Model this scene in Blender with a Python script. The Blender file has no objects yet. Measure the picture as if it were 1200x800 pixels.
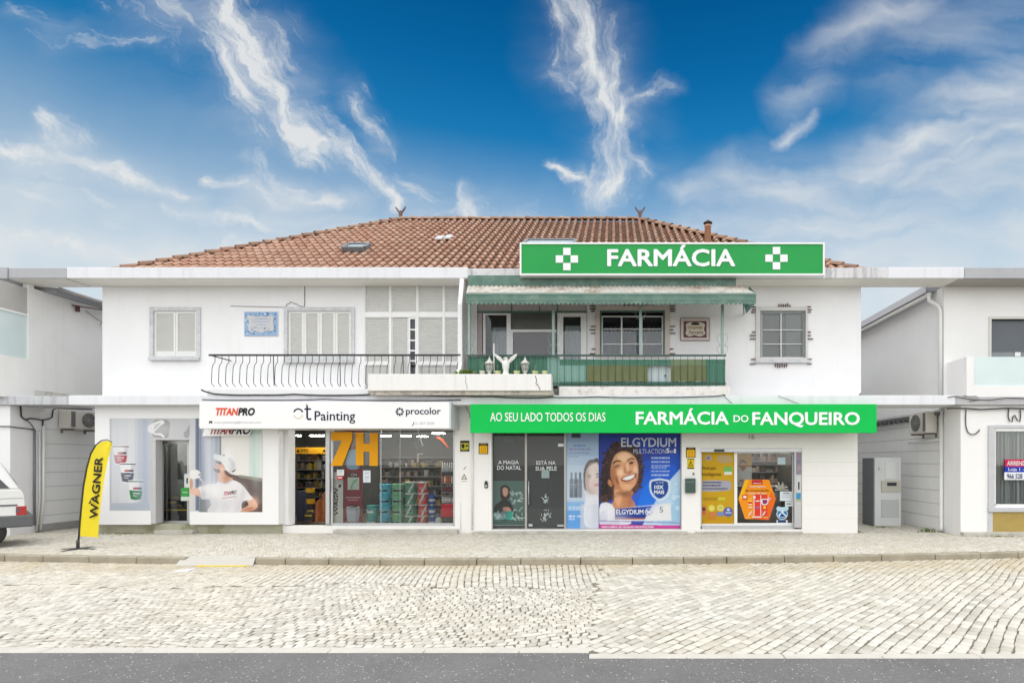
import bpy, bmesh, math, random
import numpy as np
from mathutils import Vector, Matrix, noise as mnoise
random.seed(7)
sc = bpy.context.scene
COL = sc.collection
R = math.radians

# ------------------------------------------------------------------ camera
D, F, CX, HZ, EH = 14.5, 640.0, 720.0, 540.0, 1.88   # distance to facade, focal (photo px), principal point, eye height
cam_d = bpy.data.cameras.new('camera')
cam = bpy.data.objects.new('camera', cam_d)
COL.objects.link(cam)
cam.location = (0, -D, EH)
cam.rotation_euler = (R(90), 0, 0)
cam_d.sensor_width = 36
cam_d.lens = 36 * F / 1200
cam_d.shift_x = (600 - CX) / 1200
cam_d.shift_y = (HZ - 400) / 1200
cam_d.clip_end = 3000
sc.camera = cam

# ------------------------------------------------------------------ sky, sun, exposure
SUN_EL, SUN_AZ = 42, 184           # azimuth clockwise from +Y: behind the camera
EXPOSURE = 0.55
SKY_STRENGTH = 0.10
SKY_SAT = 1.35
CLOUD = (5.4, 5.5, 5.5, 1)
CLOUD_FILL = (8.2, 8.25, 8.3, 1)  # brightness of the unseen cloud added to light the facade and alleys
w = bpy.data.worlds.new('World')
sc.world = w
w.use_nodes = True
nt = w.node_tree
nt.nodes.clear()

def wn(kind, **kw):
    n = nt.nodes.new(kind)
    for k, v in kw.items():
        setattr(n, k, v)
    return n

def wmath(op, a, b=None, c=None, clamp=False):
    n = wn('ShaderNodeMath', operation=op)
    n.use_clamp = clamp
    for i, s in enumerate((a, b, c)):
        if s is None:
            continue
        if isinstance(s, (int, float)):
            n.inputs[i].default_value = s
        else:
            nt.links.new(s, n.inputs[i])
    return n.outputs[0]

def wvec(op, a, b=None, scale=None):
    n = wn('ShaderNodeVectorMath', operation=op)
    for i, s in enumerate((a, b)):
        if s is None:
            continue
        if isinstance(s, (tuple, list)):
            n.inputs[i].default_value = s
        else:
            nt.links.new(s, n.inputs[i])
    if scale is not None:
        if isinstance(scale, (int, float)):
            n.inputs['Scale'].default_value = scale
        else:
            nt.links.new(scale, n.inputs['Scale'])
    return n

def build_sky():
    L = nt.links.new
    tc = wn('ShaderNodeTexCoord')
    sep = wn('ShaderNodeSeparateXYZ')
    L(tc.outputs['Generated'], sep.inputs[0])
    x, y, z = sep.outputs
    yy = wmath('MAXIMUM', y, 0.08)
    u = wmath('DIVIDE', x, yy)
    v = wmath('DIVIDE', z, yy)
    comb = wn('ShaderNodeCombineXYZ')
    L(u, comb.inputs[0]); L(v, comb.inputs[1])
    P0 = comb.outputs[0]
    def nz(vec, scale, detail, rough=.55):
        n = wn('ShaderNodeTexNoise')
        n.inputs['Scale'].default_value = scale
        n.inputs['Detail'].default_value = detail
        n.inputs['Roughness'].default_value = rough
        L(vec, n.inputs['Vector'])
        return n
    n1 = nz(P0, 4.0, 3)
    n2 = nz(P0, 14.0, 5, .62)
    o1 = wvec('SCALE', wvec('SUBTRACT', n1.outputs['Color'], (.5, .5, .5)).outputs[0], scale=.13).outputs[0]
    o2 = wvec('SCALE', wvec('SUBTRACT', n2.outputs['Color'], (.5, .5, .5)).outputs[0], scale=.05).outputs[0]
    P = wvec('ADD', wvec('ADD', P0, o1).outputs[0], o2).outputs[0]
    flat = wn('ShaderNodeVectorMath', operation='MULTIPLY')
    L(P, flat.inputs[0]); flat.inputs[1].default_value = (1, 1, 0)
    P = flat.outputs[0]
    # cirrus streaks on the sky sphere: start, end, half widths (tangent units x640), strength
    S = [
        (150, -40, 300, 70, 40, 50, .55), (262, 20, 325, 120, 34, 38, .95), (318, 105, 372, 165, 34, 22, 1.0), (370, 160, 470, 236, 22, 9, .85), (408, 105, 440, 172, 20, 18, .6),
        (-40, 160, 60, 185, 14, 20, .8), (60, 185, 215, 222, 20, 7, .75), (52, 130, 80, 170, 10, 22, .75),
        (240, 198, 320, 218, 7, 15, .75), (290, 170, 350, 220, 8, 22, .6), (320, 218, 405, 240, 15, 8, .75), (190, 240, 270, 262, 6, 12, .75), (265, 260, 350, 275, 12, 7, .6),
        (-40, 283, 160, 296, 16, 8, .7), (70, 25, 150, 45, 24, 12, .42), (20, 5, 180, 55, 10, 8, .42), (-20, 215, 120, 235, 20, 24, .42), (190, 300, 420, 290, 16, 22, .5), (430, 200, 560, 240, 30, 26, .38),
        (662, -30, 690, 60, 24, 28, .9), (690, 60, 722, 150, 36, 22, .9), (722, 140, 712, 222, 18, 26, .95), (730, 125, 795, 92, 15, 10, .6), (640, 203, 722, 238, 7, 13, .9), (728, 160, 748, 205, 10, 12, .7), (655, 80, 670, 100, 12, 16, .6),
        (545, 205, 552, 262, 9, 22, .8), (440, 262, 620, 262, 22, 26, .35),
        ('soft',), (790, 225, 900, 205, 18, 34, .75), (860, 215, 1000, 235, 34, 50, .85), (800, 265, 1100, 262, 30, 44, .85), (918, 162, 955, 128, 9, 8, .8),
        (930, 110, 1070, -20, 26, 36, .62), (960, 60, 1010, 20, 22, 20, .5), (1005, 200, 1110, 140, 34, 44, .85), (1100, 150, 1240, 85, 46, 70, .8), (1010, 200, 1050, 178, 20, 26, .9), (1030, 225, 1130, 170, 20, 26, .75), (1040, 232, 1240, 205, 36, 60, .85), (1090, 195, 1220, 145, 20, 30, .75), (1000, 290, 1240, 268, 26, 40, .8), (1060, 60, 1240, 10, 60, 70, .5),
        (-20, 228, 160, 240, 22, 26, .42), (470, 245, 620, 255, 24, 26, .42), (330, 258, 470, 270, 16, 20, .42), (0, 290, 200, 300, 18, 18, .6), (215, 30, 300, 95, 60, 66, .45), (680, 30, 730, 170, 50, 44, .4), (300, 225, 420, 235, 28, 20, .5), (70, 185, 230, 225, 30, 16, .5),
    ]
    total = None
    crisp = None
    fib = None
    groups = {}
    for si, row in enumerate(S):
        if row[0] == 'soft':
            crisp, total = total, None
            continue
        x0, y0, x1, y1, w0, w1, st = row
        a = Vector(((x0 - CX) / F, (HZ - y0) / F, 0)); b = Vector(((x1 - CX) / F, (HZ - y1) / F, 0))
        ab = b - a
        pa = wvec('SUBTRACT', P, tuple(a)).outputs[0]
        dt = wn('ShaderNodeVectorMath', operation='DOT_PRODUCT')
        L(pa, dt.inputs[0]); dt.inputs[1].default_value = tuple(ab / ab.length_squared)
        t = wmath('MULTIPLY', dt.outputs['Value'], 1.0, clamp=True)
        proj = wvec('SCALE', tuple(ab), scale=t).outputs[0]
        ds = wn('ShaderNodeVectorMath', operation='DISTANCE')
        L(pa, ds.inputs[0]); L(proj, ds.inputs[1])
        wd = wmath('MULTIPLY_ADD', t, (w1 - w0) / F, w0 / F)
        q = wmath('SUBTRACT', 1.0, wmath('DIVIDE', ds.outputs['Value'], wmath('MULTIPLY', wd, 1.9)), clamp=True)
        q = wmath('MULTIPLY', wmath('SMOOTH_MIN', q, 1.0, .2), st)
        total = q if total is None else wmath('MAXIMUM', total, q)
        if crisp is None:       # group the crisp streaks by direction
            ang = math.degrees(math.atan2(ab.y, ab.x)) % 180
            gk = 128 if 112 < ang < 148 else 92 if 70 <= ang <= 112 else 28 if ang < 70 else 162
            groups[gk] = q if gk not in groups else wmath('MAXIMUM', groups[gk], q)
    # fibres drawn out along the streaks, one direction per group
    for gk, gq in groups.items():
        rot = wn('ShaderNodeVectorRotate', rotation_type='Z_AXIS'); rot.inputs['Angle'].default_value = R(-gk)
        L(P, rot.inputs['Vector'])
        sc_ = wvec('MULTIPLY', rot.outputs[0], (5.0, 17.0, 1.0)).outputs[0]
        nf = nz(sc_, 1.7, 9, .64)
        lo = wmath('ADD', wmath('MULTIPLY', gq, 1.5), wmath('MULTIPLY_ADD', nf.outputs['Fac'], 2.9, -1.86), clamp=True)
        lo = wmath('MULTIPLY', lo, wmath('MULTIPLY', gq, 5.0, clamp=True))
        fib = lo if fib is None else wmath('MAXIMUM', fib, lo)
    veils, total = total, crisp
    # fibrous detail
    mp = wn('ShaderNodeMapping')
    mp.inputs['Rotation'].default_value = (0, 0, R(35)); mp.inputs['Scale'].default_value = (.8, 3.6, 1)
    L(P, mp.inputs['Vector'])
    n3 = nz(mp.outputs[0], 8.0, 9, .58)
    n4 = nz(mp.outputs[0], 3.2, 7, .52)
    dens = wmath('MULTIPLY', wmath('POWER', fib, 1.4), .92)
    soft = wmath('MULTIPLY', wmath('POWER', total, 1.7), wmath('MULTIPLY_ADD', n3.outputs['Fac'], 1.6, -.35), clamp=True)
    dens = wmath('MAXIMUM', dens, soft)
    vl = wmath('MULTIPLY', wmath('POWER', veils, 1.5), wmath('MULTIPLY_ADD', n4.outputs['Fac'], 3.6, -1.08), clamp=True)
    vl = wmath('MULTIPLY', vl, .9)
    dens = wmath('ADD', dens, wmath('MULTIPLY', vl, wmath('SUBTRACT', 1.0, dens)))
    # a thin veil low in the sky
    el = wmath('ARCSINE', z)
    low = wmath('SUBTRACT', 1.0, wmath('DIVIDE', wmath('SUBTRACT', el, .27), .26), clamp=True)
    veil = wmath('MULTIPLY', wmath('POWER', low, 1.35), wmath('MULTIPLY_ADD', n1.outputs['Fac'], .7, .55), clamp=True)
    veil = wmath('MULTIPLY', veil, .9)
    dens = wmath('ADD', dens, wmath('MULTIPLY', veil, wmath('SUBTRACT', 1.0, dens)))
    front = wmath('MULTIPLY', y, 6.0, clamp=True)
    dens = wmath('MULTIPLY', dens, front)
    # bright cloud added out of view, behind, beside and overhead, as fill light
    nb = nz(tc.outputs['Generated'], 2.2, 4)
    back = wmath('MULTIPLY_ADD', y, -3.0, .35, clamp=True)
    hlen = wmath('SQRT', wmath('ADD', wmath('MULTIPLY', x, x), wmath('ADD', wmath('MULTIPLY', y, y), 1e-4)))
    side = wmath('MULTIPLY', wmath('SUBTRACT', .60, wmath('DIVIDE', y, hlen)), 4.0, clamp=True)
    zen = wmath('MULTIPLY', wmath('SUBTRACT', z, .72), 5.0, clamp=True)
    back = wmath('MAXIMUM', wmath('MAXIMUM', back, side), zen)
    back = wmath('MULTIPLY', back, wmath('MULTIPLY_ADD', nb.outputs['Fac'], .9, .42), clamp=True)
    sky = wn('ShaderNodeTexSky', sky_type='NISHITA')
    sky.sun_disc = False
    sky.sun_elevation = R(SUN_EL); sky.sun_rotation = R(SUN_AZ)
    sky.air_density = 1.0; sky.dust_density = .35; sky.ozone_density = 2.2
    hs = wn('ShaderNodeHueSaturation')
    hs.inputs['Saturation'].default_value = SKY_SAT
    hs.inputs['Value'].default_value = 1.0
    hs.inputs['Hue'].default_value = .474
    L(sky.outputs[0], hs.inputs['Color'])
    # deeper blue towards the zenith as in the photograph
    rmp = wn('ShaderNodeValToRGB')
    e = rmp.color_ramp.elements
    stops = [(.30, (.86, .93, .98)), (.46, (.50, .83, .99)), (.54, (.25, .74, .97)), (.61, (.10, .62, .89)), (.70, (.04, .50, .77))]
    while len(e) < len(stops): e.new(.5)
    for i, (p_, c_) in enumerate(stops): e[i].position = p_; e[i].color = c_ + (1,)
    L(el, rmp.inputs['Fac'])
    gain = wn('ShaderNodeMix', data_type='RGBA', blend_type='MULTIPLY')
    gain.inputs['Factor'].default_value = 1
    L(hs.outputs[0], gain.inputs[6]); L(rmp.outputs['Color'], gain.inputs[7])
    cl = wn('ShaderNodeMix', data_type='RGBA')
    L(dens, cl.inputs['Factor'])
    L(gain.outputs[2], cl.inputs[6])
    cl.inputs[7].default_value = CLOUD
    bg = wn('ShaderNodeBackground')
    bg.inputs['Strength'].default_value = SKY_STRENGTH
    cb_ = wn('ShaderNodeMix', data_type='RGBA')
    L(back, cb_.inputs['Factor']); L(cl.outputs[2], cb_.inputs[6]); cb_.inputs[7].default_value = CLOUD_FILL
    br_ = wn('ShaderNodeMix', data_type='RGBA', blend_type='MULTIPLY'); br_.inputs['Factor'].default_value = 1
    gz = wmath('MULTIPLY_ADD', zen, 1.3, 1.0)  # overhead part of the added cloud is brightened further for the alleys
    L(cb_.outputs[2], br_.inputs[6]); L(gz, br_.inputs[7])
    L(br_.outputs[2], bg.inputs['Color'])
    out = wn('ShaderNodeOutputWorld')
    L(bg.outputs[0], out.inputs['Surface'])
build_sky()

sun_d = bpy.data.lights.new('sun', 'SUN')
sun_d.energy = 1.5
sun_d.angle = R(150)
sun_d.color = (1.0, .955, .90)
sun = bpy.data.objects.new('sun', sun_d)
COL.objects.link(sun)
az = R(SUN_AZ)
sdir = Vector((math.sin(az) * math.cos(R(SUN_EL)), math.cos(az) * math.cos(R(SUN_EL)), math.sin(R(SUN_EL))))
sun.rotation_euler = sdir.to_track_quat('Z', 'Y').to_euler()
sun.location = (0, -30, 40)
vs = sc.view_settings
vs.view_transform = 'Standard'; vs.look = 'None'; vs.gamma = 1; vs.use_curve_mapping = False
vs.exposure = EXPOSURE
sc.render.engine = 'CYCLES'
sc.cycles.max_bounces = 8
sc.cycles.transparent_max_bounces = 16
sc.cycles.caustics_reflective = False; sc.cycles.caustics_refractive = False

# ------------------------------------------------------------------ helpers
def X(px, Y=0): return (px - CX) * (D + Y) / F
def Z(py, Y=0): return EH - (py - HZ) * (D + Y) / F
def S2L(c):
    c = c / 255.0
    return c / 12.92 if c <= .04045 else ((c + .055) / 1.055) ** 2.4

ORG = {}
class MB:
    def __init__(s): s.v = []; s.f = []; s.m = []; s.sm = []
    def add(s, vs, fs, m=0, smooth=False):
        o = len(s.v)
        s.v += [tuple(p) for p in vs]
        for f in fs:
            s.f.append(tuple(i + o for i in f)); s.m.append(m); s.sm.append(smooth)
        return s
    def box(s, x0, x1, y0, y1, z0, z1, m=0):
        if x1 < x0: x0, x1 = x1, x0
        if y1 < y0: y0, y1 = y1, y0
        if z1 < z0: z0, z1 = z1, z0
        v = [(x0, y0, z0), (x1, y0, z0), (x1, y1, z0), (x0, y1, z0), (x0, y0, z1), (x1, y0, z1), (x1, y1, z1), (x0, y1, z1)]
        return s.add(v, [(0, 3, 2, 1), (4, 5, 6, 7), (0, 1, 5, 4), (1, 2, 6, 5), (2, 3, 7, 6), (3, 0, 4, 7)], m)
    def pbox(s, px0, px1, py0, py1, Y0, Y1, m=0):       # box whose front face (at depth Y0) spans the given extents
        return s.box(X(px0, Y0), X(px1, Y0), Y0, Y1, Z(py1, Y0), Z(py0, Y0), m)
    def obox(s, c, ax, ay, az, m=0):                    # oriented box: centre and three half-axis vectors
        c, ax, ay, az = Vector(c), Vector(ax), Vector(ay), Vector(az)
        v = [c + sx * ax + sy * ay + sz * az for sz in (-1, 1) for sx, sy in ((-1, -1), (1, -1), (1, 1), (-1, 1))]
        return s.add(v, [(0, 3, 2, 1), (4, 5, 6, 7), (0, 1, 5, 4), (1, 2, 6, 5), (2, 3, 7, 6), (3, 0, 4, 7)], m)
    def prism(s, pts, a0, a1, axis='y', m=0, ms=None):  # outline extruded along an axis; outline is (x,z), (y,z) or (x,y)
        n = len(pts)
        def P(p, a):
            return (p[0], a, p[1]) if axis == 'y' else (a, p[0], p[1]) if axis == 'x' else (p[0], p[1], a)
        v = [P(p, a0) for p in pts] + [P(p, a1) for p in pts]
        s.add(v, [tuple(range(n)), tuple(range(2 * n - 1, n - 1, -1))], m)
        return s.add(v, [(i, n + i, n + (i + 1) % n, (i + 1) % n) for i in range(n)], m if ms is None else ms)
    def tube(s, path, r, n=6, m=0, caps=True):
        path = [Vector(p) for p in path]
        rs = r if isinstance(r, (list, tuple)) else [r] * len(path)
        v = []
        up = None
        for i, p in enumerate(path):
            t = (path[min(i + 1, len(path) - 1)] - path[max(i - 1, 0)])
            t = t.normalized() if t.length > 1e-9 else Vector((0, 0, 1))
            if up is None:
                up = Vector((0, 0, 1)) if abs(t.z) < .9 else Vector((1, 0, 0))
            a = t.cross(up)
            if a.length < 1e-4:
                up = Vector((0, 1, 0)); a = t.cross(up)
            a.normalize(); b = a.cross(t).normalized()
            up = b
            for k in range(n):
                q = 2 * math.pi * k / n
                v.append(p + rs[i] * (math.cos(q) * a + math.sin(q) * b))
        f = []
        for i in range(len(path) - 1):
            for k in range(n):
                f.append((i * n + k, i * n + (k + 1) % n, (i + 1) * n + (k + 1) % n, (i + 1) * n + k))
        s.add(v, f, m, True)
        if caps:
            s.add(v, [tuple(range(n - 1, -1, -1)), tuple(range((len(path) - 1) * n, len(path) * n))], m)
        return s
    def lathe(s, c, prof, n=16, m=0, axis='z', smooth=True):
        c = Vector(c); v = []
        for (r, h) in prof:
            for k in range(n):
                q = 2 * math.pi * k / n
                a, b = r * math.cos(q), r * math.sin(q)
                v.append(c + (Vector((a, b, h)) if axis == 'z' else Vector((a, h, b)) if axis == 'y' else Vector((h, a, b))))
        f = []
        for i in range(len(prof) - 1):
            for k in range(n):
                f.append((i * n + k, i * n + (k + 1) % n, (i + 1) * n + (k + 1) % n, (i + 1) * n + k))
        s.add(v, f, m, smooth)
        return s.add(v, [tuple(range(n - 1, -1, -1)), tuple(range((len(prof) - 1) * n, len(prof) * n))], m)
    def flat(s, pts, m=0):
        return s.add(pts, [tuple(range(len(pts)))], m)
    def build(s, name, mats, parent=None, bevel=0, loc=None, recalc=True, cat=None, label=None, group=None, kind=None):
        me = bpy.data.meshes.new(name)
        off = Vector((0, 0, 0))
        if parent is not None:
            off = ORG.get(parent.as_pointer(), Vector((0, 0, 0)))
        if loc is not None:
            off = Vector(loc)
        me.from_pydata([tuple(Vector(p) - off) for p in s.v], [], s.f)
        mats = mats if isinstance(mats, (list, tuple)) else [mats]
        for mm in mats: me.materials.append(mm)
        me.polygons.foreach_set('material_index', s.m)
        me.polygons.foreach_set('use_smooth', s.sm)
        if recalc:
            bm = bmesh.new(); bm.from_mesh(me)
            bmesh.ops.remove_doubles(bm, verts=bm.verts, dist=1e-6)
            bmesh.ops.recalc_face_normals(bm, faces=bm.faces)
            bm.to_mesh(me); bm.free()
        me.update()
        o = bpy.data.objects.new(name, me)
        COL.objects.link(o)
        if parent is not None:
            o.parent = parent
            ORG[o.as_pointer()] = off
        else:
            ORG[o.as_pointer()] = off
            o.location = off
        if bevel:
            b = o.modifiers.new('bevel', 'BEVEL'); b.width = bevel; b.segments = 2; b.limit_method = 'ANGLE'; b.angle_limit = R(40)
        tag(o, label, cat, group, kind)
        return o

def tag(o, label=None, cat=None, group=None, kind=None):
    if label: o['label'] = label
    if cat: o['category'] = cat
    if group: o['group'] = group
    if kind: o['kind'] = kind
    return o

def thing(name, loc, label, cat, group=None):
    o = bpy.data.objects.new(name, None)
    o.empty_display_size = .2
    COL.objects.link(o)
    o.location = loc
    ORG[o.as_pointer()] = Vector(loc)
    return tag(o, label, cat, group)

def copy_tree(o, parent=None):
    c = o.copy(); COL.objects.link(c)
    if parent is not None: c.parent = parent
    for ch in [q for q in COL.objects if q.parent == o]:
        copy_tree(ch, c)
    return c

def wall(mb, x0, x1, z0, z1, yf, yb, holes, m=0):
    xs = sorted(set([x0, x1] + [min(max(h[i], x0), x1) for h in holes for i in (0, 1)]))
    zs = sorted(set([z0, z1] + [min(max(h[i], z0), z1) for h in holes for i in (2, 3)]))
    nx, nz = len(xs) - 1, len(zs) - 1
    def solid(i, j):
        if i < 0 or j < 0 or i >= nx or j >= nz: return False
        cx, cz = (xs[i] + xs[i + 1]) / 2, (zs[j] + zs[j + 1]) / 2
        return not any(h[0] < cx < h[1] and h[2] < cz < h[3] for h in holes)
    for i in range(nx):
        for j in range(nz):
            if not solid(i, j): continue
            a, b, c, d = xs[i], xs[i + 1], zs[j], zs[j + 1]
            mb.flat([(a, yf, c), (b, yf, c), (b, yf, d), (a, yf, d)], m)
            mb.flat([(a, yb, c), (a, yb, d), (b, yb, d), (b, yb, c)], m)
            if not solid(i - 1, j): mb.flat([(a, yf, c), (a, yf, d), (a, yb, d), (a, yb, c)], m)
            if not solid(i + 1, j): mb.flat([(b, yf, c), (b, yb, c), (b, yb, d), (b, yf, d)], m)
            if not solid(i, j - 1): mb.flat([(a, yf, c), (a, yb, c), (b, yb, c), (b, yf, c)], m)
            if not solid(i, j + 1): mb.flat([(a, yf, d), (b, yf, d), (b, yb, d), (a, yb, d)], m)
    return mb

def hole(px0, px1, py0, py1, Y):
    return (X(px0, Y), X(px1, Y), Z(py1, Y), Z(py0, Y))

# ------------------------------------------------------------------ materials
class NB:
    def __init__(s, name):
        s.mat = bpy.data.materials.new(name)
        s.mat.use_nodes = True
        s.nt = s.mat.node_tree
        s.bsdf = s.nt.nodes['Principled BSDF']
        s.out = s.nt.nodes['Material Output']
    def n(s, kind, **kw):
        q = s.nt.nodes.new(kind)
        for k, v in kw.items(): setattr(q, k, v)
        return q
    def l(s, a, b): s.nt.links.new(a, b)
    def pos(s, scale=(1, 1, 1)):
        g = s.n('ShaderNodeNewGeometry')
        m = s.n('ShaderNodeMapping'); m.inputs['Scale'].default_value = scale
        s.l(g.outputs['Position'], m.inputs['Vector'])
        return m.outputs[0]
    def noise(s, vec, scale, detail=4, rough=.55):
        q = s.n('ShaderNodeTexNoise')
        q.inputs['Scale'].default_value = scale; q.inputs['Detail'].default_value = detail; q.inputs['Roughness'].default_value = rough
        s.l(vec, q.inputs['Vector'])
        return q.outputs['Fac']
    def ramp(s, fac, stops):
        q = s.n('ShaderNodeValToRGB')
        e = q.color_ramp.elements
        while len(e) < len(stops): e.new(.5)
        for i, (p, c) in enumerate(stops):
            e[i].position = p
            e[i].color = (c, c, c, 1) if isinstance(c, (int, float)) else tuple(c) + (1,)
        s.l(fac, q.inputs['Fac'])
        return q.outputs['Color']
    def mix(s, fac, a, b, blend='MIX'):
        q = s.n('ShaderNodeMix', data_type='RGBA', blend_type=blend)
        for sock, val in ((q.inputs['Factor'], fac), (q.inputs[6], a), (q.inputs[7], b)):
            if isinstance(val, (int, float)): sock.default_value = val
            elif isinstance(val, (tuple, list)): sock.default_value = tuple(val) + (1,) if len(val) == 3 else val
            else: s.l(val, sock)
        return q.outputs[2]
    def math(s, op, a, b=None, clamp=False):
        q = s.n('ShaderNodeMath', operation=op); q.use_clamp = clamp
        for i, val in enumerate((a, b)):
            if val is None: continue
            if isinstance(val, (int, float)): q.inputs[i].default_value = val
            else: s.l(val, q.inputs[i])
        return q.outputs[0]
    def bump(s, h, strength=.3, dist=.01):
        q = s.n('ShaderNodeBump')
        q.inputs['Strength'].default_value = strength; q.inputs['Distance'].default_value = dist
        s.l(h, q.inputs['Height']); s.l(q.outputs[0], s.bsdf.inputs['Normal'])
    def col(s, c):
        if isinstance(c, (tuple, list)): s.bsdf.inputs['Base Color'].default_value = tuple(c) + (1,)
        else: s.l(c, s.bsdf.inputs['Base Color'])

MATS = {}
INK_RGB = {}
def mat(name, col, rough=.6, var=.08, vs=3.0, bump=0.0, bs=60, metal=0.0, streak=0.0, dirt=(.25, .23, .2), dirt_amt=0.0, dirt_scale=1.5, spec=.5, coat=0):
    if name in MATS: return MATS[name]
    b = NB(name)
    p = b.pos()
    n1 = b.noise(p, vs, 6, .6)
    c = b.mix(1.0, col, b.ramp(n1, [(.25, 1 - var), (.75, 1 + var * .6)]), 'MULTIPLY')
    if streak:
        n2 = b.noise(b.pos((3.5, 3.5, .22)), 2.2, 6, .65)
        c = b.mix(b.math('MULTIPLY', b.ramp(n2, [(.52, 0.0), (.78, 1.0)]), streak), c, dirt)
    if dirt_amt:
        n3 = b.noise(p, dirt_scale, 8, .68)
        c = b.mix(b.math('MULTIPLY', b.ramp(n3, [(.5, 0.0), (.7, 1.0)]), dirt_amt), c, dirt)
    b.col(c)
    b.bsdf.inputs['Roughness'].default_value = rough
    b.bsdf.inputs['Metallic'].default_value = metal
    b.bsdf.inputs['Specular IOR Level'].default_value = spec
    if coat: b.bsdf.inputs['Coat Weight'].default_value = coat
    if bump: b.bump(b.noise(p, bs, 4, .6), bump, .01)
    MATS[name] = b.mat
    return b.mat

def ink(r, g, b_, rough=.5, gain=.86):      # printed colour from sRGB values
    key = 'print_%d_%d_%d_%d' % (r, g, b_, int(rough * 100))
    if key in MATS: return MATS[key]
    INK_RGB[key] = None
    m_ = mat(key, tuple(S2L(v) * gain for v in (r, g, b_)), rough, .05, 1.2, spec=.2)
    INK_RGB[m_] = tuple(S2L(v) * gain for v in (r, g, b_))
    return m_

def glass(name, tint=(.9, .95, .94), dark=0.0, ior=1.5, rough=0.0):
    if name in MATS: return MATS[name]
    b = NB(name)
    b.nt.nodes.remove(b.bsdf)
    tr = b.n('ShaderNodeBsdfTransparent'); tr.inputs['Color'].default_value = tuple(tint) + (1,)
    gl = b.n('ShaderNodeBsdfGlossy'); gl.inputs['Roughness'].default_value = rough
    fr = b.n('ShaderNodeFresnel'); fr.inputs['IOR'].default_value = ior
    mx = b.n('ShaderNodeMixShader')
    b.l(fr.outputs[0], mx.inputs[0]); b.l(tr.outputs[0], mx.inputs[1]); b.l(gl.outputs[0], mx.inputs[2])
    last = mx.outputs[0]
    if dark:
        df = b.n('ShaderNodeBsdfDiffuse'); df.inputs['Color'].default_value = tuple(.6 * t for t in tint) + (1,)
        m2 = b.n('ShaderNodeMixShader'); m2.inputs[0].default_value = dark
        b.l(last, m2.inputs[1]); b.l(df.outputs[0], m2.inputs[2]); last = m2.outputs[0]
    b.l(last, b.out.inputs['Surface'])
    MATS[name] = b.mat
    return b.mat

def emit(name, col, strength):
    if name in MATS: return MATS[name]
    b = NB(name)
    b.bsdf.inputs['Base Color'].default_value = (.8, .8, .8, 1)
    b.bsdf.inputs['Emission Color'].default_value = tuple(col) + (1,)
    b.bsdf.inputs['Emission Strength'].default_value = strength
    MATS[name] = b.mat
    return b.mat

def island_mat(name, stops, rough, nscale=.5, namt=.35, tint=(.5, .45, .36), bump=.2, bs=90, vary=None):
    b = NB(name)
    g = b.n('ShaderNodeNewGeometry')
    c = b.ramp(g.outputs['Random Per Island'], stops)
    p = b.pos()
    big = b.noise(p, nscale, 6, .62)
    c = b.mix(b.math('MULTIPLY', b.ramp(big, [(.42, 0.0), (.68, 1.0)]), namt), c, tint)
    fine = b.noise(p, bs, 5, .65)
    c = b.mix(1.0, c, b.ramp(fine, [(.25, .82), (.75, 1.08)]), 'MULTIPLY')
    if vary: c = vary(b, c, p)
    b.col(c)
    b.bsdf.inputs['Roughness'].default_value = rough
    b.bsdf.inputs['Specular IOR Level'].default_value = .3
    b.bump(fine, bump, .004)
    MATS[name] = b.mat
    return b.mat

def tile_moss(b, c, p):
    m = b.noise(p, 7.0, 5, .7)
    sx = b.n('ShaderNodeSeparateXYZ'); b.l(p, sx.inputs[0])
    reg = b.math('MULTIPLY_ADD', sx.outputs[0], .12)
    reg.node.inputs[2].default_value = .35
    reg.node.use_clamp = True
    f = b.math('MULTIPLY', b.ramp(m, [(.56, 0.0), (.66, 1.0)]), b.math('MULTIPLY', reg, .8), clamp=True)
    c = b.mix(f, c, (.20, .15, .035))
    k = b.noise(p, 16.0, 5, .7)
    return b.mix(b.math('MULTIPLY', b.ramp(k, [(.60, 0.0), (.70, 1.0)]), .55), c, (.10, .075, .06))

white_wall = mat('white_plaster', (.80, .80, .81), .75, .05, .8, .12, 70, streak=.13, dirt=(.52, .51, .48), dirt_amt=.05, dirt_scale=1.3)
old_wall = mat('aged_white_plaster', (.74, .74, .73), .8, .06, .9, .15, 60, streak=.16, dirt=(.42, .42, .40), dirt_amt=.10, dirt_scale=.9)
warm_wall = mat('cream_plaster', (.79, .775, .75), .75, .04, .8, .12, 70, streak=.07, dirt=(.5, .47, .42))
slab_mat = mat('painted_concrete', (.72, .73, .76), .7, .05, 1.2, .12, 50, streak=.26, dirt=(.34, .34, .34), dirt_amt=.08, dirt_scale=3)
stained = mat('stained_concrete', (.66, .65, .66), .8, .1, 2.5, .2, 45, streak=.8, dirt=(.10, .10, .11), dirt_amt=.35, dirt_scale=5)
mouldy = mat('mouldy_concrete', (.60, .56, .50), .85, .15, 3.0, .3, 40, streak=.35, dirt=(.055, .05, .04), dirt_amt=.75, dirt_scale=4.5)
peeling = mat('peeling_white_paint', (.74, .72, .69), .8, .08, 3.0, .3, 40, dirt=(.16, .13, .10), dirt_amt=.42, dirt_scale=7)
grey_slab = mat('grey_painted_concrete', (.40, .41, .43), .75, .05, 1.5, .1, 50, streak=.15, dirt=(.22, .22, .22))
soffit_mat = mat('cream_soffit', (.78, .76, .71), .8, .06, 1.0, .1, 50)
marble = mat('grey_veined_stone', (.55, .56, .58), .5, .22, 9.0, .05, 60)
beige_stone = mat('beige_stone', (.58, .52, .47), .6, .08, 6.0, .1, 60)
shutter_mat = mat('white_shutter_paint', (.74, .74, .72), .5, .04, 4)
white_paint = mat('white_gloss_paint', (.80, .80, .80), .35, .03, 3)
white_panel = mat('white_composite_panel', (.80, .80, .80), .4, .02, 1.0)
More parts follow.
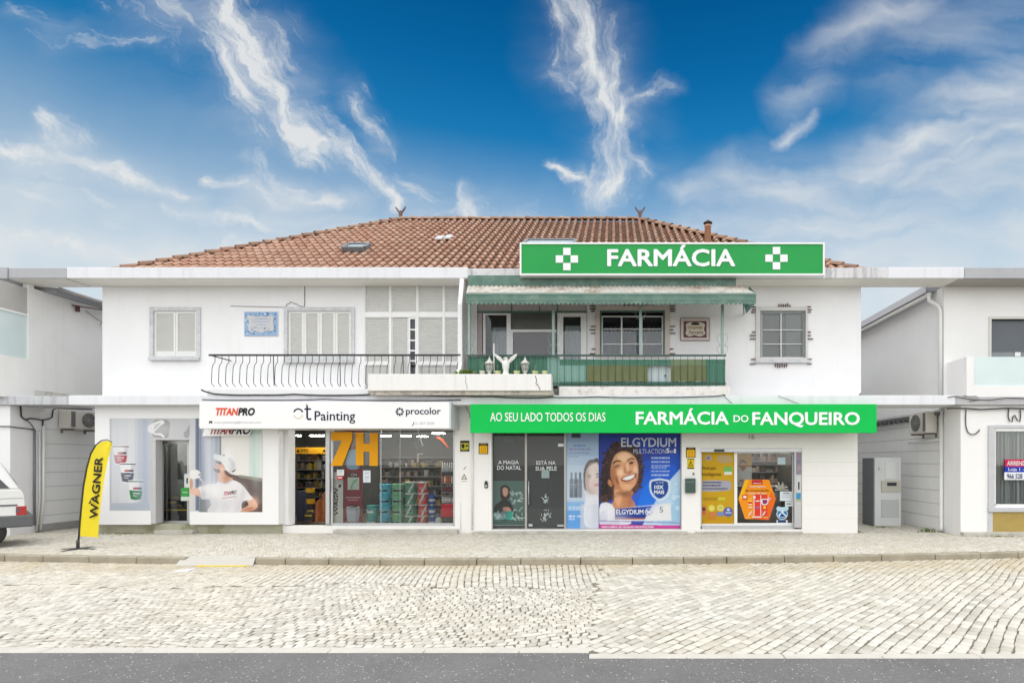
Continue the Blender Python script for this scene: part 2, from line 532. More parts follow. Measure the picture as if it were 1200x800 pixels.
alu = mat('brushed_aluminium', (.52, .53, .54), .38, .06, 5, metal=.7)
pvc = mat('white_plastic', (.72, .72, .70), .45, .04, 4)
cream_pvc = mat('aged_cream_plastic', (.60, .57, .52), .5, .05, 4)
iron = mat('black_iron', (.02, .022, .025), .5, .2, 10)
brown_iron = mat('brown_iron', (.10, .045, .04), .6, .2, 10)
green_metal = mat('green_painted_metal', (.10, .20, .17), .5, .18, 5, streak=.25, dirt=(.20, .26, .22))
awning_green = mat('faded_green_awning', (.085, .175, .14), .6, .16, 4, streak=.5, dirt=(.23, .29, .24), dirt_amt=.6, dirt_scale=4)
rusty = mat('rusty_white_sheet', (.46, .44, .40), .7, .3, 4, .2, 40, streak=.7, dirt=(.20, .11, .065), dirt_amt=.95, dirt_scale=2.2)
green_sheet = mat('green_corrugated_plastic', (.05, .18, .12), .45, .15, 3, streak=.35, dirt=(.20, .32, .24))
olive_cloth = mat('olive_cloth', (.135, .155, .07), .85, .15, 4)
dark_wood = mat('dark_wood', (.10, .05, .035), .6, .2, 8)
cable_mat = mat('black_cable', (.035, .035, .04), .6, .1, 10)
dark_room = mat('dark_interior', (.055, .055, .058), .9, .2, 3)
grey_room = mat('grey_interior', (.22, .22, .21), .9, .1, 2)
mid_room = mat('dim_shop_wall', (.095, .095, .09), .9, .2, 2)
curtain = mat('pale_curtain', (.50, .53, .56), .9, .06, 6)
curtain_dk = mat('lilac_curtain', (.20, .20, .235), .9, .08, 6)
win_glass = glass('window_glass', (.93, .95, .95))
shop_glass = glass('shop_glass', (.96, .975, .97))
dark_glass = glass('tinted_glass', (.36, .39, .39), .26)
frost = mat('frosted_glass', (.60, .70, .70), .25, .08, 1.0, streak=.2, dirt=(.62, .74, .75))
rubber = mat('black_rubber', (.02, .02, .02), .8, .1, 6)
terracotta = mat('terracotta', (.40, .20, .13), .8, .15, 6, .15, 40)
signgreen_hi = mat('roof_sign_green', (.022, .315, .072), .5, .07, .8, spec=.2, streak=.10, dirt=(.10, .30, .16))
signgreen_lo = mat('shop_sign_green', (.001, .47, .075), .5, .06, .8, spec=.2, streak=.06, dirt=(.04, .36, .12))
letter_white = mat('lettering_white', (.80, .80, .82), .5, .02, 4)
navy = ink(24, 30, 62)
blackink = ink(22, 24, 28)

# ------------------------------------------------------------------ lettering and flat prints
def glyphs(body, bold, shear):
    cu = bpy.data.curves.new('lettering', 'FONT')
    cu.body = body; cu.size = 1; cu.shear = shear; cu.extrude = 0; cu.resolution_u = 3
    to = bpy.data.objects.new('lettering_source', cu)
    COL.objects.link(to)
    dg = bpy.context.evaluated_depsgraph_get()
    me0 = bpy.data.meshes.new_from_object(to.evaluated_get(dg))
    co = np.zeros(len(me0.vertices) * 3); me0.vertices.foreach_get('co', co); co = co.reshape(-1, 3)[:, :2]
    polys = [tuple(p.vertices) for p in me0.polygons]
    bpy.data.objects.remove(to); bpy.data.curves.remove(cu); bpy.data.meshes.remove(me0)
    n0 = len(co)
    if bold:
        allc, allp = [], []
        for k in range(9):
            d = (0, 0) if k == 8 else (bold * math.cos(k * math.pi / 4), bold * math.sin(k * math.pi / 4))
            allc.append(co + np.array(d)); allp += [tuple(i + k * n0 for i in p) for p in polys]
        co = np.concatenate(allc); polys = allp
    dep = np.repeat(np.arange(max(1, len(co) // n0)), n0) * .00022
    lo, hi = co.min(0), co.max(0)
    return dep, ((co - lo) / (hi - lo), polys)

def text(body, px0, px1, py0, py1, Y, m, parent, name='lettering', bold=0.0, shear=0.0, thick=.004, lift=.002, quad=None):
    """lettering fitted to a box in photo px on the plane at depth Y (quad: four corners bl, br, tr, tl instead)"""
    dep, (uv, polys) = glyphs(body, bold, shear)
    if quad is None: quad = [(px0, py1), (px1, py1), (px1, py0), (px0, py0)]
    q = np.array([(X(a, Y), Z(b, Y)) for a, b in quad])
    u, v = uv[:, :1], uv[:, 1:]
    xz = q[0] * (1 - u) * (1 - v) + q[1] * u * (1 - v) + q[2] * u * v + q[3] * (1 - u) * v
    n = len(uv); yy = Y - lift
    vf = [(c[0], yy - thick - e, c[1]) for c, e in zip(xz, dep)]
    mb = MB(); mb.add(vf, polys, 0)
    if thick > .0025:
        cnt = {}
        for p in polys:
            for a, b in zip(p, p[1:] + p[:1]):
                k = (min(a, b), max(a, b)); cnt[k] = cnt.get(k, 0) + 1
        o = len(mb.v); mb.v += vf + [(c[0], yy, c[1]) for c in xz]
        for (a, b), t in cnt.items():
            if t == 1: mb.f.append((o + a, o + b, o + b + n, o + a + n)); mb.m.append(0); mb.sm.append(False)
    return mb.build(name, m, parent, recalc=False)

def spline(pts, k=5):
    out = []; n = len(pts)
    for i in range(n):
        p0, p1, p2, p3 = [Vector(pts[(i + j - 1) % n]) for j in range(4)]
        for q in range(k):
            t = q / k
            out.append(tuple(.5 * ((2 * p1) + (p2 - p0) * t + (2 * p0 - 5 * p1 + 4 * p2 - p3) * t * t + (3 * p1 - p0 - 3 * p2 + p3) * t ** 3)))
    return out

def rect(a, b, c, d): return [(a, c), (b, c), (b, d), (a, d)]
def circ(x, y, r, n=18, ry=None): return [(x + r * math.cos(2 * math.pi * i / n), y + (ry or r) * math.sin(2 * math.pi * i / n)) for i in range(n)]

def print_mat():
    if 'printed_photo' in MATS: return MATS['printed_photo']
    b = NB('printed_photo')
    at = b.n('ShaderNodeAttribute'); at.attribute_name = 'print'
    b.col(at.outputs['Color']); b.bsdf.inputs['Roughness'].default_value = .5; b.bsdf.inputs['Specular IOR Level'].default_value = .2
    MATS['printed_photo'] = b.mat
    return b.mat

def blur(a, sg):
    if sg <= 0: return a
    r = max(1, int(sg * 2.6)); k = np.exp(-.5 * (np.arange(-r, r + 1) / sg) ** 2); k /= k.sum()
    for ax in (0, 1):
        pad = [(0, 0)] * a.ndim; pad[ax] = (r, r)
        p = np.pad(a, pad, mode='edge'); n = a.shape[ax]
        a = sum(k[i] * np.take(p, np.arange(i, i + n), axis=ax) for i in range(2 * r + 1))
    return a

def photo_print(parent, Y, x0, x1, y0, y1, items, blobs=(), res=2.4, soft=.5, name='photo_print', final=.55, cut=None):
    """a printed photograph: outlines and soft brush marks (photo px) rasterised into the colours of a fine sheet"""
    w_, h_ = int((x1 - x0) * res) + 1, int((y1 - y0) * res) + 1
    gx = x0 + np.arange(w_) * (x1 - x0) / (w_ - 1); gy = y0 + np.arange(h_) * (y1 - y0) / (h_ - 1)
    GX, GY = np.meshgrid(gx, gy)
    img = np.full((h_, w_, 3), .6)
    def poly(pts):
        m = np.zeros((h_, w_), bool); n = len(pts)
        for i in range(n):
            (xa, ya), (xb, yb) = pts[i][:2], pts[(i + 1) % n][:2]
            if ya == yb: continue
            c = ((GY >= min(ya, yb)) & (GY < max(ya, yb))) & (GX < xa + (GY - ya) * (xb - xa) / (yb - ya))
            m ^= c
        return m
    for it in items:
        pts, m = it[0], it[1]; sg = it[2] if len(it) > 2 else soft
        mk = blur(poly(pts).astype(float), sg * res)
        img = img * (1 - mk[..., None]) + np.array(INK_RGB[m]) * mk[..., None]
    for (cx, cy, rx, ry, rgb, al) in blobs:
        g = al * np.exp(-.9 * (((GX - cx) / rx) ** 2 + ((GY - cy) / ry) ** 2))
        img = img * (1 - g[..., None]) + np.array([S2L(v) * .86 for v in rgb]) * g[..., None]
    img = blur(img, final * res)
    img = img * (1 + np.random.default_rng(4).normal(0, .025, (h_, w_, 1)))
    img = np.clip(img, 0, .86)
    X_ = np.array([X(v, Y) for v in gx]); Z_ = np.array([Z(v, Y) for v in gy])
    co = np.stack([np.broadcast_to(X_[None], (h_, w_)), np.full((h_, w_), Y - .002), np.broadcast_to(Z_[:, None], (h_, w_))], -1).reshape(-1, 3)
    off = np.array(ORG.get(parent.as_pointer(), Vector((0, 0, 0)))); co = co - off
    I, J = np.meshgrid(np.arange(h_ - 1), np.arange(w_ - 1), indexing='ij')
    a = (I * w_ + J); q = np.stack([a, a + w_, a + w_ + 1, a + 1], -1)
    if cut is not None:
        cxm = (gx[:-1] + gx[1:]) / 2; cym = (gy[:-1] + gy[1:]) / 2
        CXm, CYm = np.meshgrid(cxm, cym)
        q = q[~((CXm > cut[0]) & (CXm < cut[1]) & (CYm > cut[2]) & (CYm < cut[3]))]
    q = q.reshape(-1, 4)
    me = bpy.data.meshes.new(name)
    me.vertices.add(len(co)); me.vertices.foreach_set('co', co.ravel())
    me.loops.add(q.size); me.loops.foreach_set('vertex_index', q.ravel().astype(np.int32))
    me.polygons.add(len(q)); me.polygons.foreach_set('loop_start', np.arange(0, q.size, 4)); me.polygons.foreach_set('loop_total', np.full(len(q), 4))
    me.update(calc_edges=True)
    at = me.color_attributes.new('print', 'FLOAT_COLOR', 'POINT')
    at.data.foreach_set('color', np.concatenate([img, np.ones((h_, w_, 1))], -1).astype(np.float32).ravel())
    me.materials.append(print_mat())
    o = bpy.data.objects.new(name, me); COL.objects.link(o); o.parent = parent
    return o

def art(parent, Y, items, name='print', step=.0012, thick=0):
    """flat print: each item is (outline in photo px, colour material); later items lie 1.2 mm in front"""
    mb = MB(); mats = []
    for i, (pts, m) in enumerate(items):
        if m not in mats: mats.append(m)
        y = Y - .001 - step * i
        mb.flat([(X(p[0], Y), y, Z(p[1], Y)) for p in pts], mats.index(m))
    return mb.build(name, mats, parent, recalc=False)

# ================================================================== SETTING: ground, road, pavement
def ground():
    g = mat('dry_earth', (.20, .18, .14), .95, .2, .5, .2, 30)
    MB().box(-300, 300, -250, 400, -.6, -.21).build('ground', g, kind='structure')
    b = NB('asphalt')
    p = b.pos()
    f = b.noise(p, 1.1, 9, .7)
    v = b.n('ShaderNodeTexVoronoi'); v.inputs['Scale'].default_value = 48; b.l(p, v.inputs['Vector'])
    sp = b.noise(p, 62, 4, .75)
    c = b.ramp(f, [(.25, (.095, .093, .09)), (.75, (.155, .152, .148))])
    c = b.mix(b.math('MULTIPLY', b.ramp(sp, [(.54, 0.0), (.66, 1.0)]), .5), c, (.34, .335, .33))
    wv = b.n('ShaderNodeTexWhiteNoise'); b.l(v.outputs['Position'], wv.inputs['Vector'])
    chip = b.math('MULTIPLY', b.ramp(wv.outputs['Value'], [(.93, 0.0), (.95, 1.0)]), b.ramp(v.outputs['Distance'], [(.25, 1.0), (.42, 0.0)]))
    c = b.mix(b.math('MULTIPLY', chip, .75), c, (.62, .61, .58))
    b.col(c); b.bsdf.inputs['Roughness'].default_value = .85
    b.bump(v.outputs['Distance'], .5, .006)
    jog = X(690, -8.85)
    road = MB()
    road.prism([(-60, -40), (60, -40), (60, -8.96), (jog, -8.96), (jog, -8.80), (-60, -8.80)], -.20, -.12, 'z')
    road.build('road', b.mat, kind='structure')
    # pale flush edging between asphalt and setts
    eb = mat('pale_edging_stone', (.52, .49, .44), .8, .1, 4, .2, 50, dirt=(.4, .37, .32), dirt_amt=.25)
    e = MB()
    x = -30.0
    while x < 30:
        ln = 1.0
        y0 = -8.80 if x + ln / 2 < jog else -8.96
        hi = min(x + ln, jog) if x < jog < x + ln else x + ln
        e.box(x + .004, hi - .004, y0, y0 + (.13 if y0 < -8.9 else .16), -.2, -.114)
        x = hi if hi < x + ln else x + ln
    e.build('road_edging', eb, kind='structure', bevel=.008)

    rng = np.random.default_rng(3)
    KB = lambda x: .0058 * (np.clip(x, -15, 12) + 3.5) ** 2       # the kerb bows gently away at both ends
    def setts(name, x0, x1, y0, y1, sx, sy, ang, warp, gap, z0, z1, mats, bed, jit=.12, clip=None, kind='structure', drop=0.0):
        ca, sa = math.cos(ang), math.sin(ang)
        cx, cy = (x0 + x1) / 2, (y0 + y1) / 2
        hx, hy = (x1 - x0) / 2 + .4, (y1 - y0) / 2 + .4
        ru = abs(hx * ca) + abs(hy * sa); rv = abs(hx * sa) + abs(hy * ca)
        nu, nv = int(2 * ru / sx) + 2, int(2 * rv / sy) + 2
        J, I = np.meshgrid(np.arange(nv), np.arange(nu), indexing='ij')
        U = -ru + I * sx + (J % 2) * sx * .5 + rng.uniform(-.18, .18, (nv, 1)) * sx
        wv = rng.uniform(.82, 1.0, U.shape)
        V = -rv + J * sy
        corners = []
        g1 = rng.uniform(.35, 1.5, U.shape) * gap; g2 = rng.uniform(.35, 1.6, U.shape) * gap
        for (a, b_) in ((-.5, -.5), (.5, -.5), (.5, .5), (-.5, .5)):
            uu = U + a * (sx - g1) + rng.normal(0, jit * .22, U.shape) * sx
            vv = V + b_ * (sy - g2) + rng.normal(0, jit * .22, U.shape) * sy
            xx = cx + uu * ca - vv * sa; yy = cy + uu * sa + vv * ca
            dx, dy = warp(xx, yy)
            corners.append((xx + dx, yy + dy))
        C = np.stack([np.stack(c, -1) for c in corners], 2).reshape(-1, 4, 2)     # n,4,2
        ctr = C.mean(1)
        keep = (ctr[:, 0] > x0) & (ctr[:, 0] < x1) & (C[:, :, 1].min(1) > y0) & (C[:, :, 1].max(1) < y1)
        if clip is not None: keep &= clip(ctr[:, 0], ctr[:, 1])
        if drop: keep &= rng.uniform(0, 1, len(keep)) > drop
        C = C[keep]; ctr = ctr[keep]
        n = len(C)
        inset = .90
        T = ctr[:, None, :] + (C - ctr[:, None, :]) * inset
        h = z1 + np.clip(rng.normal(0, .0014, n), -.003, .003)
        tilt = rng.normal(0, .0010, (n, 4))
        vb = np.concatenate([C, np.full((n, 4, 1), z0)], 2)
        vm = np.concatenate([C, np.repeat((h - .003)[:, None, None], 4, 1)], 2)
        vt = np.concatenate([T, (h[:, None] + tilt)[:, :, None]], 2)
        verts = np.concatenate([vb, vm, vt], 1).reshape(-1, 3)
        base = (np.arange(n) * 12)[:, None, None]
        fl = []
        for k in range(4):
            k2 = (k + 1) % 4
            fl.append((k, k2, 4 + k2, 4 + k)); fl.append((4 + k, 4 + k2, 8 + k2, 8 + k))
        fl.append((8, 9, 10, 11))
        faces = (base + np.array(fl)[None]).reshape(-1, 4)
        me = bpy.data.meshes.new(name)
        me.vertices.add(len(verts)); me.vertices.foreach_set('co', verts.ravel())
        me.loops.add(faces.size); me.loops.foreach_set('vertex_index', faces.ravel())
        me.polygons.add(len(faces))
        me.polygons.foreach_set('loop_start', np.arange(0, faces.size, 4))
        me.polygons.foreach_set('loop_total', np.full(len(faces), 4))
        me.update(calc_edges=True)
        me.materials.append(mats)
        o = bpy.data.objects.new(name, me); COL.objects.link(o)
        return tag(o, kind=kind)

    def edge_dirt(b, c, p):      # brown silt washed against the kerb
        s = b.n('ShaderNodeSeparateXYZ'); b.l(p, s.inputs[0])
        q = b.math('MULTIPLY', b.math('ADD', s.outputs[1], 5.1), 1.1, clamp=True)
        q = b.math('MULTIPLY', q, b.ramp(b.noise(p, 1.6, 6, .6), [(.3, 0.1), (.6, 1.0)]))
        return b.mix(b.math('MULTIPLY', q, .55), c, (.40, .31, .17))
    sett_m = island_mat('limestone_setts', [(0, (.43, .405, .35)), (.5, (.545, .515, .455)), (1, (.64, .615, .555))], .75, .45, .35, (.58, .52, .40), .25, 80, vary=edge_dirt)
    pave_m = island_mat('calcada_stones', [(0, (.43, .405, .345)), (.45, (.54, .51, .445)), (1, (.63, .60, .535))], .8, .8, .5, (.47, .42, .32), .25, 90)
    joint = mat('sand_joints', (.15, .135, .10), .95, .35, 1.3, .3, 60, dirt=(.36, .32, .24), dirt_amt=.55, dirt_scale=1.1)
    joint2 = mat('grey_sand_joints', (.20, .185, .145), .95, .3, 1.2, .3, 60, dirt=(.42, .38, .30), dirt_amt=.7, dirt_scale=1.1)
    MB().box(-40, 40, -8.80, -2.0, -.21, -.127).build('parking_strip', joint, kind='structure')
    MB().box(-40, jog, -8.80, -8.79, -.21, -.127).build('parking_strip', joint, kind='structure')
    def warpL(x, y):
        return .05 * np.sin(x * .9 + 1.2 * y) + .03 * np.sin(2.1 * x - y), .17 * np.sin(x * .8 + .5) + .07 * np.sin(x * 2.1 + y * 1.3) + .03 * np.sin(4.1 * x + 1.9 * y)
    def warpR(x, y):
        return .06 * np.sin(y * 1.3 + .6 * x), .05 * np.sin(x * 1.1 + .7 * y) + .03 * np.sin(2.7 * x)
    seam = lambda x, y: jog + .07 * np.sin(2.3 * y) + .05 * np.sin(6.1 * y + .8)
    bnd = lambda x, y: -5.75 + .18 * np.sin(x * 1.1) + .1 * np.sin(2.7 * x)
    setts('paving_setts', -16, jog + .5, -8.79, -4.03, .108, .108, R(4), warpL, .0175, -.17, -.118, sett_m, joint, jit=.34, clip=lambda x, y: (y < bnd(x, y)) & (y < KB(x) - 4.03) & (x < seam(x, y)) & ((x < jog - .05) | (y > -8.75)))
    setts('paving_setts', -16, jog + .5, -8.79, -2.6, .104, .108, R(101), warpL, .017, -.17, -.118, sett_m, joint, jit=.22, clip=lambda x, y: (y >= bnd(x, y) + .02) & (y < KB(x) - 4.0) & (x < seam(x, y)))
    setts('paving_setts', jog - .5, 12, -8.95, -2.5, .165, .118, R(47), warpR, .0165, -.17, -.118, sett_m, joint, jit=.14, clip=lambda x, y: (y < KB(x) - 4.0) & (x > seam(x, y) + .02) & ((x > jog + .12) | (y > -8.72)))
    # pavement bed, also running through both alleys and under the buildings
    xs_ = np.linspace(-40, 40, 81)
    MB().prism([(float(x), float(KB(x)) - 3.86) for x in xs_] + [(40, 14), (-40, 14)], -.21, -.006, 'z').build('pavement', joint2, kind='structure')
    def warpP(x, y):
        return .02 * np.sin(3 * y + x), .12 * np.abs(((x * .62 + .15 * np.sin(y)) % 1) - .5) * 1.6 + .05 * np.sin(.7 * x)
    setts('pavement_stones', -17.5, 12, -3.87, -.1, .073, .070, R(3), warpP, .010, -.04, .004, pave_m, joint2, jit=.3, clip=lambda x, y: y > KB(x) - 3.83)
    setts('alley_stones', -15.2, -13.75, -.1, 5, .08, .075, R(8), warpR, .012, -.04, .004, pave_m, joint2, jit=.4)
    setts('alley_stones', 6.6, 8.7, -.1, 5.5, .08, .075, R(12), warpR, .012, -.04, .004, pave_m, joint2, jit=.4)
    # kerb stones, broken by the dropped ramp
    ks = mat('kerb_stone', (.33, .295, .225), .85, .2, 3, .3, 40, dirt=(.16, .14, .10), dirt_amt=.55, dirt_scale=2.2)
    k = MB()
    rx0, rx1 = X(213, -4), X(297, -4)
    def kstone(a, b_, dy=0, dz=0):
        ya, yb_ = float(KB(a)), float(KB(b_))
        k.prism([(a, ya - 4.02 + dy), (b_, yb_ - 4.02 + dy), (b_, yb_ - 3.86), (a, ya - 3.86)], -.21, .006 + dz, 'z')
    x = -24.0
    while x < 20:
        ln = random.choice([.85, 1.0, 1.15])
        a, b_ = x + .006, x + ln - .006
        x += ln
        if b_ > rx0 and a < rx1:
            if a < rx0 - .1: kstone(a, rx0)
            if b_ > rx1 + .1: kstone(rx1, b_)
            continue
        kstone(a, b_, random.uniform(-.012, .012), random.uniform(-.010, .003))
    k.build('kerb', ks, kind='structure', bevel=.018)
    rm = mat('ramp_concrete', (.44, .42, .38), .85, .08, 2, .2, 50, dirt=(.4, .37, .3), dirt_amt=.3)
    yl = mat('worn_yellow_paint', (.70, .55, .03), .7, .1, 6, .1, 60, dirt=(.52, .49, .43), dirt_amt=.9, dirt_scale=3.5)
    r = MB()
    yb, yf, yr = -3.72, -4.10, -4.14
    xl, xr = X(205, yf), X(296, yf)
    bx0, bx1 = X(215, yb), X(300, yb)
    for nm, m_, zo, ya, yz in (('kerb_ramp', rm, 0, yb, yf),):
        v = [(xl, yf, -.108), (xr, yf, -.108), (bx1, yb, .012), (bx0, yb, .012), (xl, yf, -.2), (xr, yf, -.2), (bx1, yb, -.2), (bx0, yb, -.2)]
        r.add(v, [(0, 1, 2, 3), (4, 7, 6, 5), (0, 4, 5, 1), (1, 5, 6, 2), (2, 6, 7, 3), (3, 7, 4, 0)])
    r.build('kerb_ramp', rm, kind='structure')
    st = MB()
    st.box(X(231, yf), X(292, yf), yf - .035, yf - .001, -.2, -.100)
    st.build('yellow_kerb_line', yl, kind='structure')
    st = MB()
    q = -.111
    st.flat([(X(200, -4.6), -4.62, q), (X(221, -4.6), -4.66, q), (X(223, -4.5), -4.34, q), (X(215, -4.5), -4.42, q)])
    st.build('white_road_mark', mat('worn_white_paint', (.74, .75, .78), .7, .1, 8, dirt=(.5, .47, .4), dirt_amt=.4, dirt_scale=5), kind='structure')
ground()

# ================================================================== MAIN BUILDING
MAIN = thing('commercial_building', (-3.6, 0, 0), 'two storey white building in the middle with a hipped orange tile roof over two shops', 'building')
YU, YL, YS, YE = 0.0, -.25, -.80, -.60          # upper wall, shop wall, floor slab edge, eave edge
XL, XR = X(120), X(1009)
SZ0, SZ1 = 3.29, 3.53                           # floor slab
EZ0, EZ1 = 6.53, 6.81                           # roof slab

def up_hole(a, b, c, d): return hole(a, b, c, d, YU)
wb = MB()
UH = [up_hole(180, 231, 365, 417), up_hole(337, 412, 365, 418), up_hole(427, 539, 333, 455), up_hole(559, 688, 355, 455), up_hole(703, 779, 363, 417), up_hole(890, 944, 364, 419)]
wall(wb, XL, XR, SZ1, EZ0, YU, YU + .28, UH)
wb.box(XL, XL + .28, YU + .28, 11.6, SZ1, EZ0); wb.box(XR - .28, XR, YU + .28, 11.6, SZ1, EZ0)
wb.box(XL, XR, 11.6, 11.88, 0, EZ0)
wb.build('upper_wall', white_wall, MAIN)

lb = MB()
LX0, LX1 = X(112, YL), X(1005, YL)
SH = lambda a, b, c, d: hole(a, b, c, d, YL)
lower_holes = [SH(182, 223, 516, 614), SH(333, 533, 495, 616), SH(576, 799, 500, 620.5), SH(821, 940, 525, 620)]
wall(lb, LX0, LX1, 0, SZ0, YL, YL + .22, lower_holes)
lb.box(LX0, LX0 + .25, YL + .22, 11.6, 0, SZ0); lb.box(LX1 - .25, LX1, YL + .22, 11.6, 0, SZ0)
lb.build('shop_wall', warm_wall, MAIN)
# fine panel joints scored on the wall right of the pharmacy door
gj = MB()
for py in (526, 541, 557, 574, 591, 607): gj.pbox(942, 1004.5, py, py + .35, YL - .0015, YL)
gj.build('wall_joint', mat('joint_grey', (.62, .61, .59), .8, .1), MAIN)
# plinth and steps along the shop fronts
plm = mat('worn_step_stone', (.48, .46, .41), .85, .15, 3, .3, 40, dirt=(.17, .15, .10), dirt_amt=.6, dirt_scale=2.5)
MB().box(X(390, -.42), X(536, -.42), -.42, YL - .002, 0, .11).build('step', plm, MAIN, bevel=.012)
MB().box(X(553, -.42), X(806, -.42), -.42, YL - .002, 0, .06).build('step', plm, MAIN, bevel=.012)
MB().box(X(816, -.40), X(942, -.40), -.36, YL - .002, 0, .05).build('step', plm, MAIN, bevel=.012)
MB().box(X(181, -.50), X(226, -.50), -.52, -.30, 0, .10).build('step', plm, MAIN, bevel=.012)
pl = MB(); pl.box(X(114, -.33), X(329, -.33), -.33, YL - .002, 0, .26)
moss = mat('mossy_plinth', (.40, .39, .30), .9, .15, 3, .3, 40, dirt=(.13, .145, .045), dirt_amt=.85, dirt_scale=1.7)
pl.build('plinth', moss, MAIN)

# floor slab (also bridges both alleys) and roof slab
fs = MB()
fs.box(X(80, YS), X(1120, YS), YS, .12, SZ0, SZ1)
fs.build('floor_slab', slab_mat, MAIN, bevel=.012)
xa = X(78, YE)
for a, b_ in ((78, 548), (612, 968), (1041, 1130)): MB().box(X(a, YE), X(b_, YE), YE, .10, EZ0, EZ1).build('eave', slab_mat, MAIN, bevel=.012)
MB().box(X(548, YE), X(612, YE), YE + .003, .10, EZ0 + .01, EZ1 - .03).build('eave', stained, MAIN, bevel=.012)
MB().box(X(968, YE), X(1041, YE), YE + .003, .10, EZ0, EZ1 - .01).build('eave', stained, MAIN, bevel=.012)
sf = MB(); sf.box(xa + .02, X(1129, YE), YE + .03, .09, EZ0 - .012, EZ0 - .002)
sf.build('soffit', soffit_mat, MAIN)
cl = MB(); cl.box(XL + .3, XR - .3, .3, 11.5, EZ0 - .1, EZ0 - .02); cl.box(XL + .02, XR - .02, .12, 11.5, SZ0 + .002, SZ1 - .002)
cl.build('ceiling_slab', grey_room, MAIN)

# ---- roof of barrel tiles
def roof():
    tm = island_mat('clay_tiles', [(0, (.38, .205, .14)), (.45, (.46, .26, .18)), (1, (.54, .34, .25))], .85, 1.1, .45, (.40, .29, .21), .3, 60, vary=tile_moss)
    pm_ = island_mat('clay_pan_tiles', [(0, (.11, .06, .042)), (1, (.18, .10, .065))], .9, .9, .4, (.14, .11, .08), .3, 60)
    cl_, cr_ = Vector((X(126, -.3), -.38, EZ1 - .10)), Vector((X(1018, -.3), -.38, EZ1 - .10))
    rd = 5.6
    rl = Vector(((470 - CX) * (D + rd) / F, rd, EH + (HZ - 258.5) * (D + rd) / F))
    rr = Vector(((750 - CX) * (D + rd) / F, rd, rl.z))
    bl, br = Vector((cl_.x, 2 * rd + .5, cl_.z)), Vector((cr_.x, 2 * rd + .5, cl_.z))
    base = MB()
    dz = Vector((0, 0, -.05))
    for q in ((cl_, cr_, rr, rl), (bl, cl_, rl), (cr_, br, rr), (br, bl, rl, rr)):
        base.flat([p + dz for p in q])
    base.flat([p + dz * 1.2 for p in (cl_, bl, br, cr_)])
    under = base.build('roof_deck', mat('tile_underlay', (.20, .10, .065), .9, .2, 5), MAIN, recalc=False)
    t = MB()
    def slope(o, e, ridge_a, ridge_b, wcol=.232, course=.36):
        # o..e is the eave line; the slope rises to ridge_a (above o) .. ridge_b (above e)
        U = (e - o); Lu = U.length; U = U / Lu
        W = (ridge_a - o); W = W - U * W.dot(U); H = W.length; W = W / H
        N = U.cross(W).normalized()
        if N.z < 0: N = -N
        ua, ub = (ridge_a - o).dot(U), (ridge_b - o).dot(U)
        n = int(Lu / wcol)
        for i in range(n):
            uc = (i + .5) * Lu / n
            lim = H
            if uc < ua: lim = H * uc / ua
            elif uc > ub: lim = H * (Lu - uc) / (Lu - ub)
            k = 0
            while k * course < lim - .08:
                w0, w1 = k * course, min((k + 1) * course + .05, lim + .02)
                j = random.uniform(-.005, .005); jz = random.uniform(0, .004)
                prof = []
                half = Lu / n / 2
                for q in range(8):                       # cover tile: half barrel
                    a = math.pi * q / 7
                    prof.append((-math.cos(a) * half * .53, math.sin(a) * .072))
                lo = [o + U * (uc + j + p[0] * 1.0) + W * w0 + N * (p[1] + .022 + jz) for p in prof]
                hi = [o + U * (uc + j + p[0] * .80) + W * w1 + N * (p[1] * .86 - .008) for p in prof]
                m_ = len(prof)
                t.add(lo + hi, [(q, q + 1, m_ + q + 1, m_ + q) for q in range(m_ - 1)], 0, True)
                inn = [p - N * .020 for p in lo]
                t.add(lo + inn, [(q, m_ + q, m_ + q + 1, q + 1) for q in range(m_ - 1)])
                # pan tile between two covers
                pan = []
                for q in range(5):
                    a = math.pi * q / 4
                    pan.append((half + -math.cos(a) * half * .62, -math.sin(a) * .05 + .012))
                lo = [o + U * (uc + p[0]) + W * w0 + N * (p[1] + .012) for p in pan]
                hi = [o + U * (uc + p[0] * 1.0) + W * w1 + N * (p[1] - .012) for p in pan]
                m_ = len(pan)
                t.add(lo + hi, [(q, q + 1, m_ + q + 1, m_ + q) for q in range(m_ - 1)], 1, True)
                k += 1
    slope(cl_, cr_, rl, rr)
    slope(bl, cl_, rl, rl)
    slope(cr_, br, rr, rr)
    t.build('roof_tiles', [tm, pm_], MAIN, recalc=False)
    c = MB()
    def caps(a, b, r=.11, ln=.40):
        d = b - a; n = max(1, int(d.length / ln)); T = d.normalized()
        S = T.cross(Vector((0, 0, 1))).normalized(); N = S.cross(T).normalized()
        for i in range(n):
            p0 = a + d * i / n - T * .03; p1 = a + d * (i + 1) / n
            jr = random.uniform(.93, 1.05)
            lo = []; hi = []
            for q in range(9):
                g = math.pi * q / 8
                lo.append(p0 + S * math.cos(g) * r * 1.12 * jr + N * (math.sin(g) * r * 1.12 * jr - .01))
                hi.append(p1 + S * math.cos(g) * r * .86 + N * (math.sin(g) * r * .86 - .03))
            c.add(lo + hi, [(q, q + 1, 10 + q, 9 + q) for q in range(8)], 0, True)
            c.add([x_ - N * 0 for x_ in lo] + [p0 + (x_ - p0) * .72 for x_ in lo], [(q, 9 + q, 10 + q, q + 1) for q in range(8)])
    up = Vector((0, 0, .05))
    caps(cl_ + up, rl + up); caps(cr_ + up, rr + up); caps(rl + up, rr + up); caps(bl + up, rl + up); caps(br + up, rr + up)
    cm = island_mat('ridge_tiles', [(0, (.22, .125, .09)), (.5, (.33, .19, .13)), (1, (.42, .28, .20))], .9, 3.0, .6, (.16, .125, .09), .35, 60)
    c.build('ridge_tiles', cm, MAIN, recalc=False)
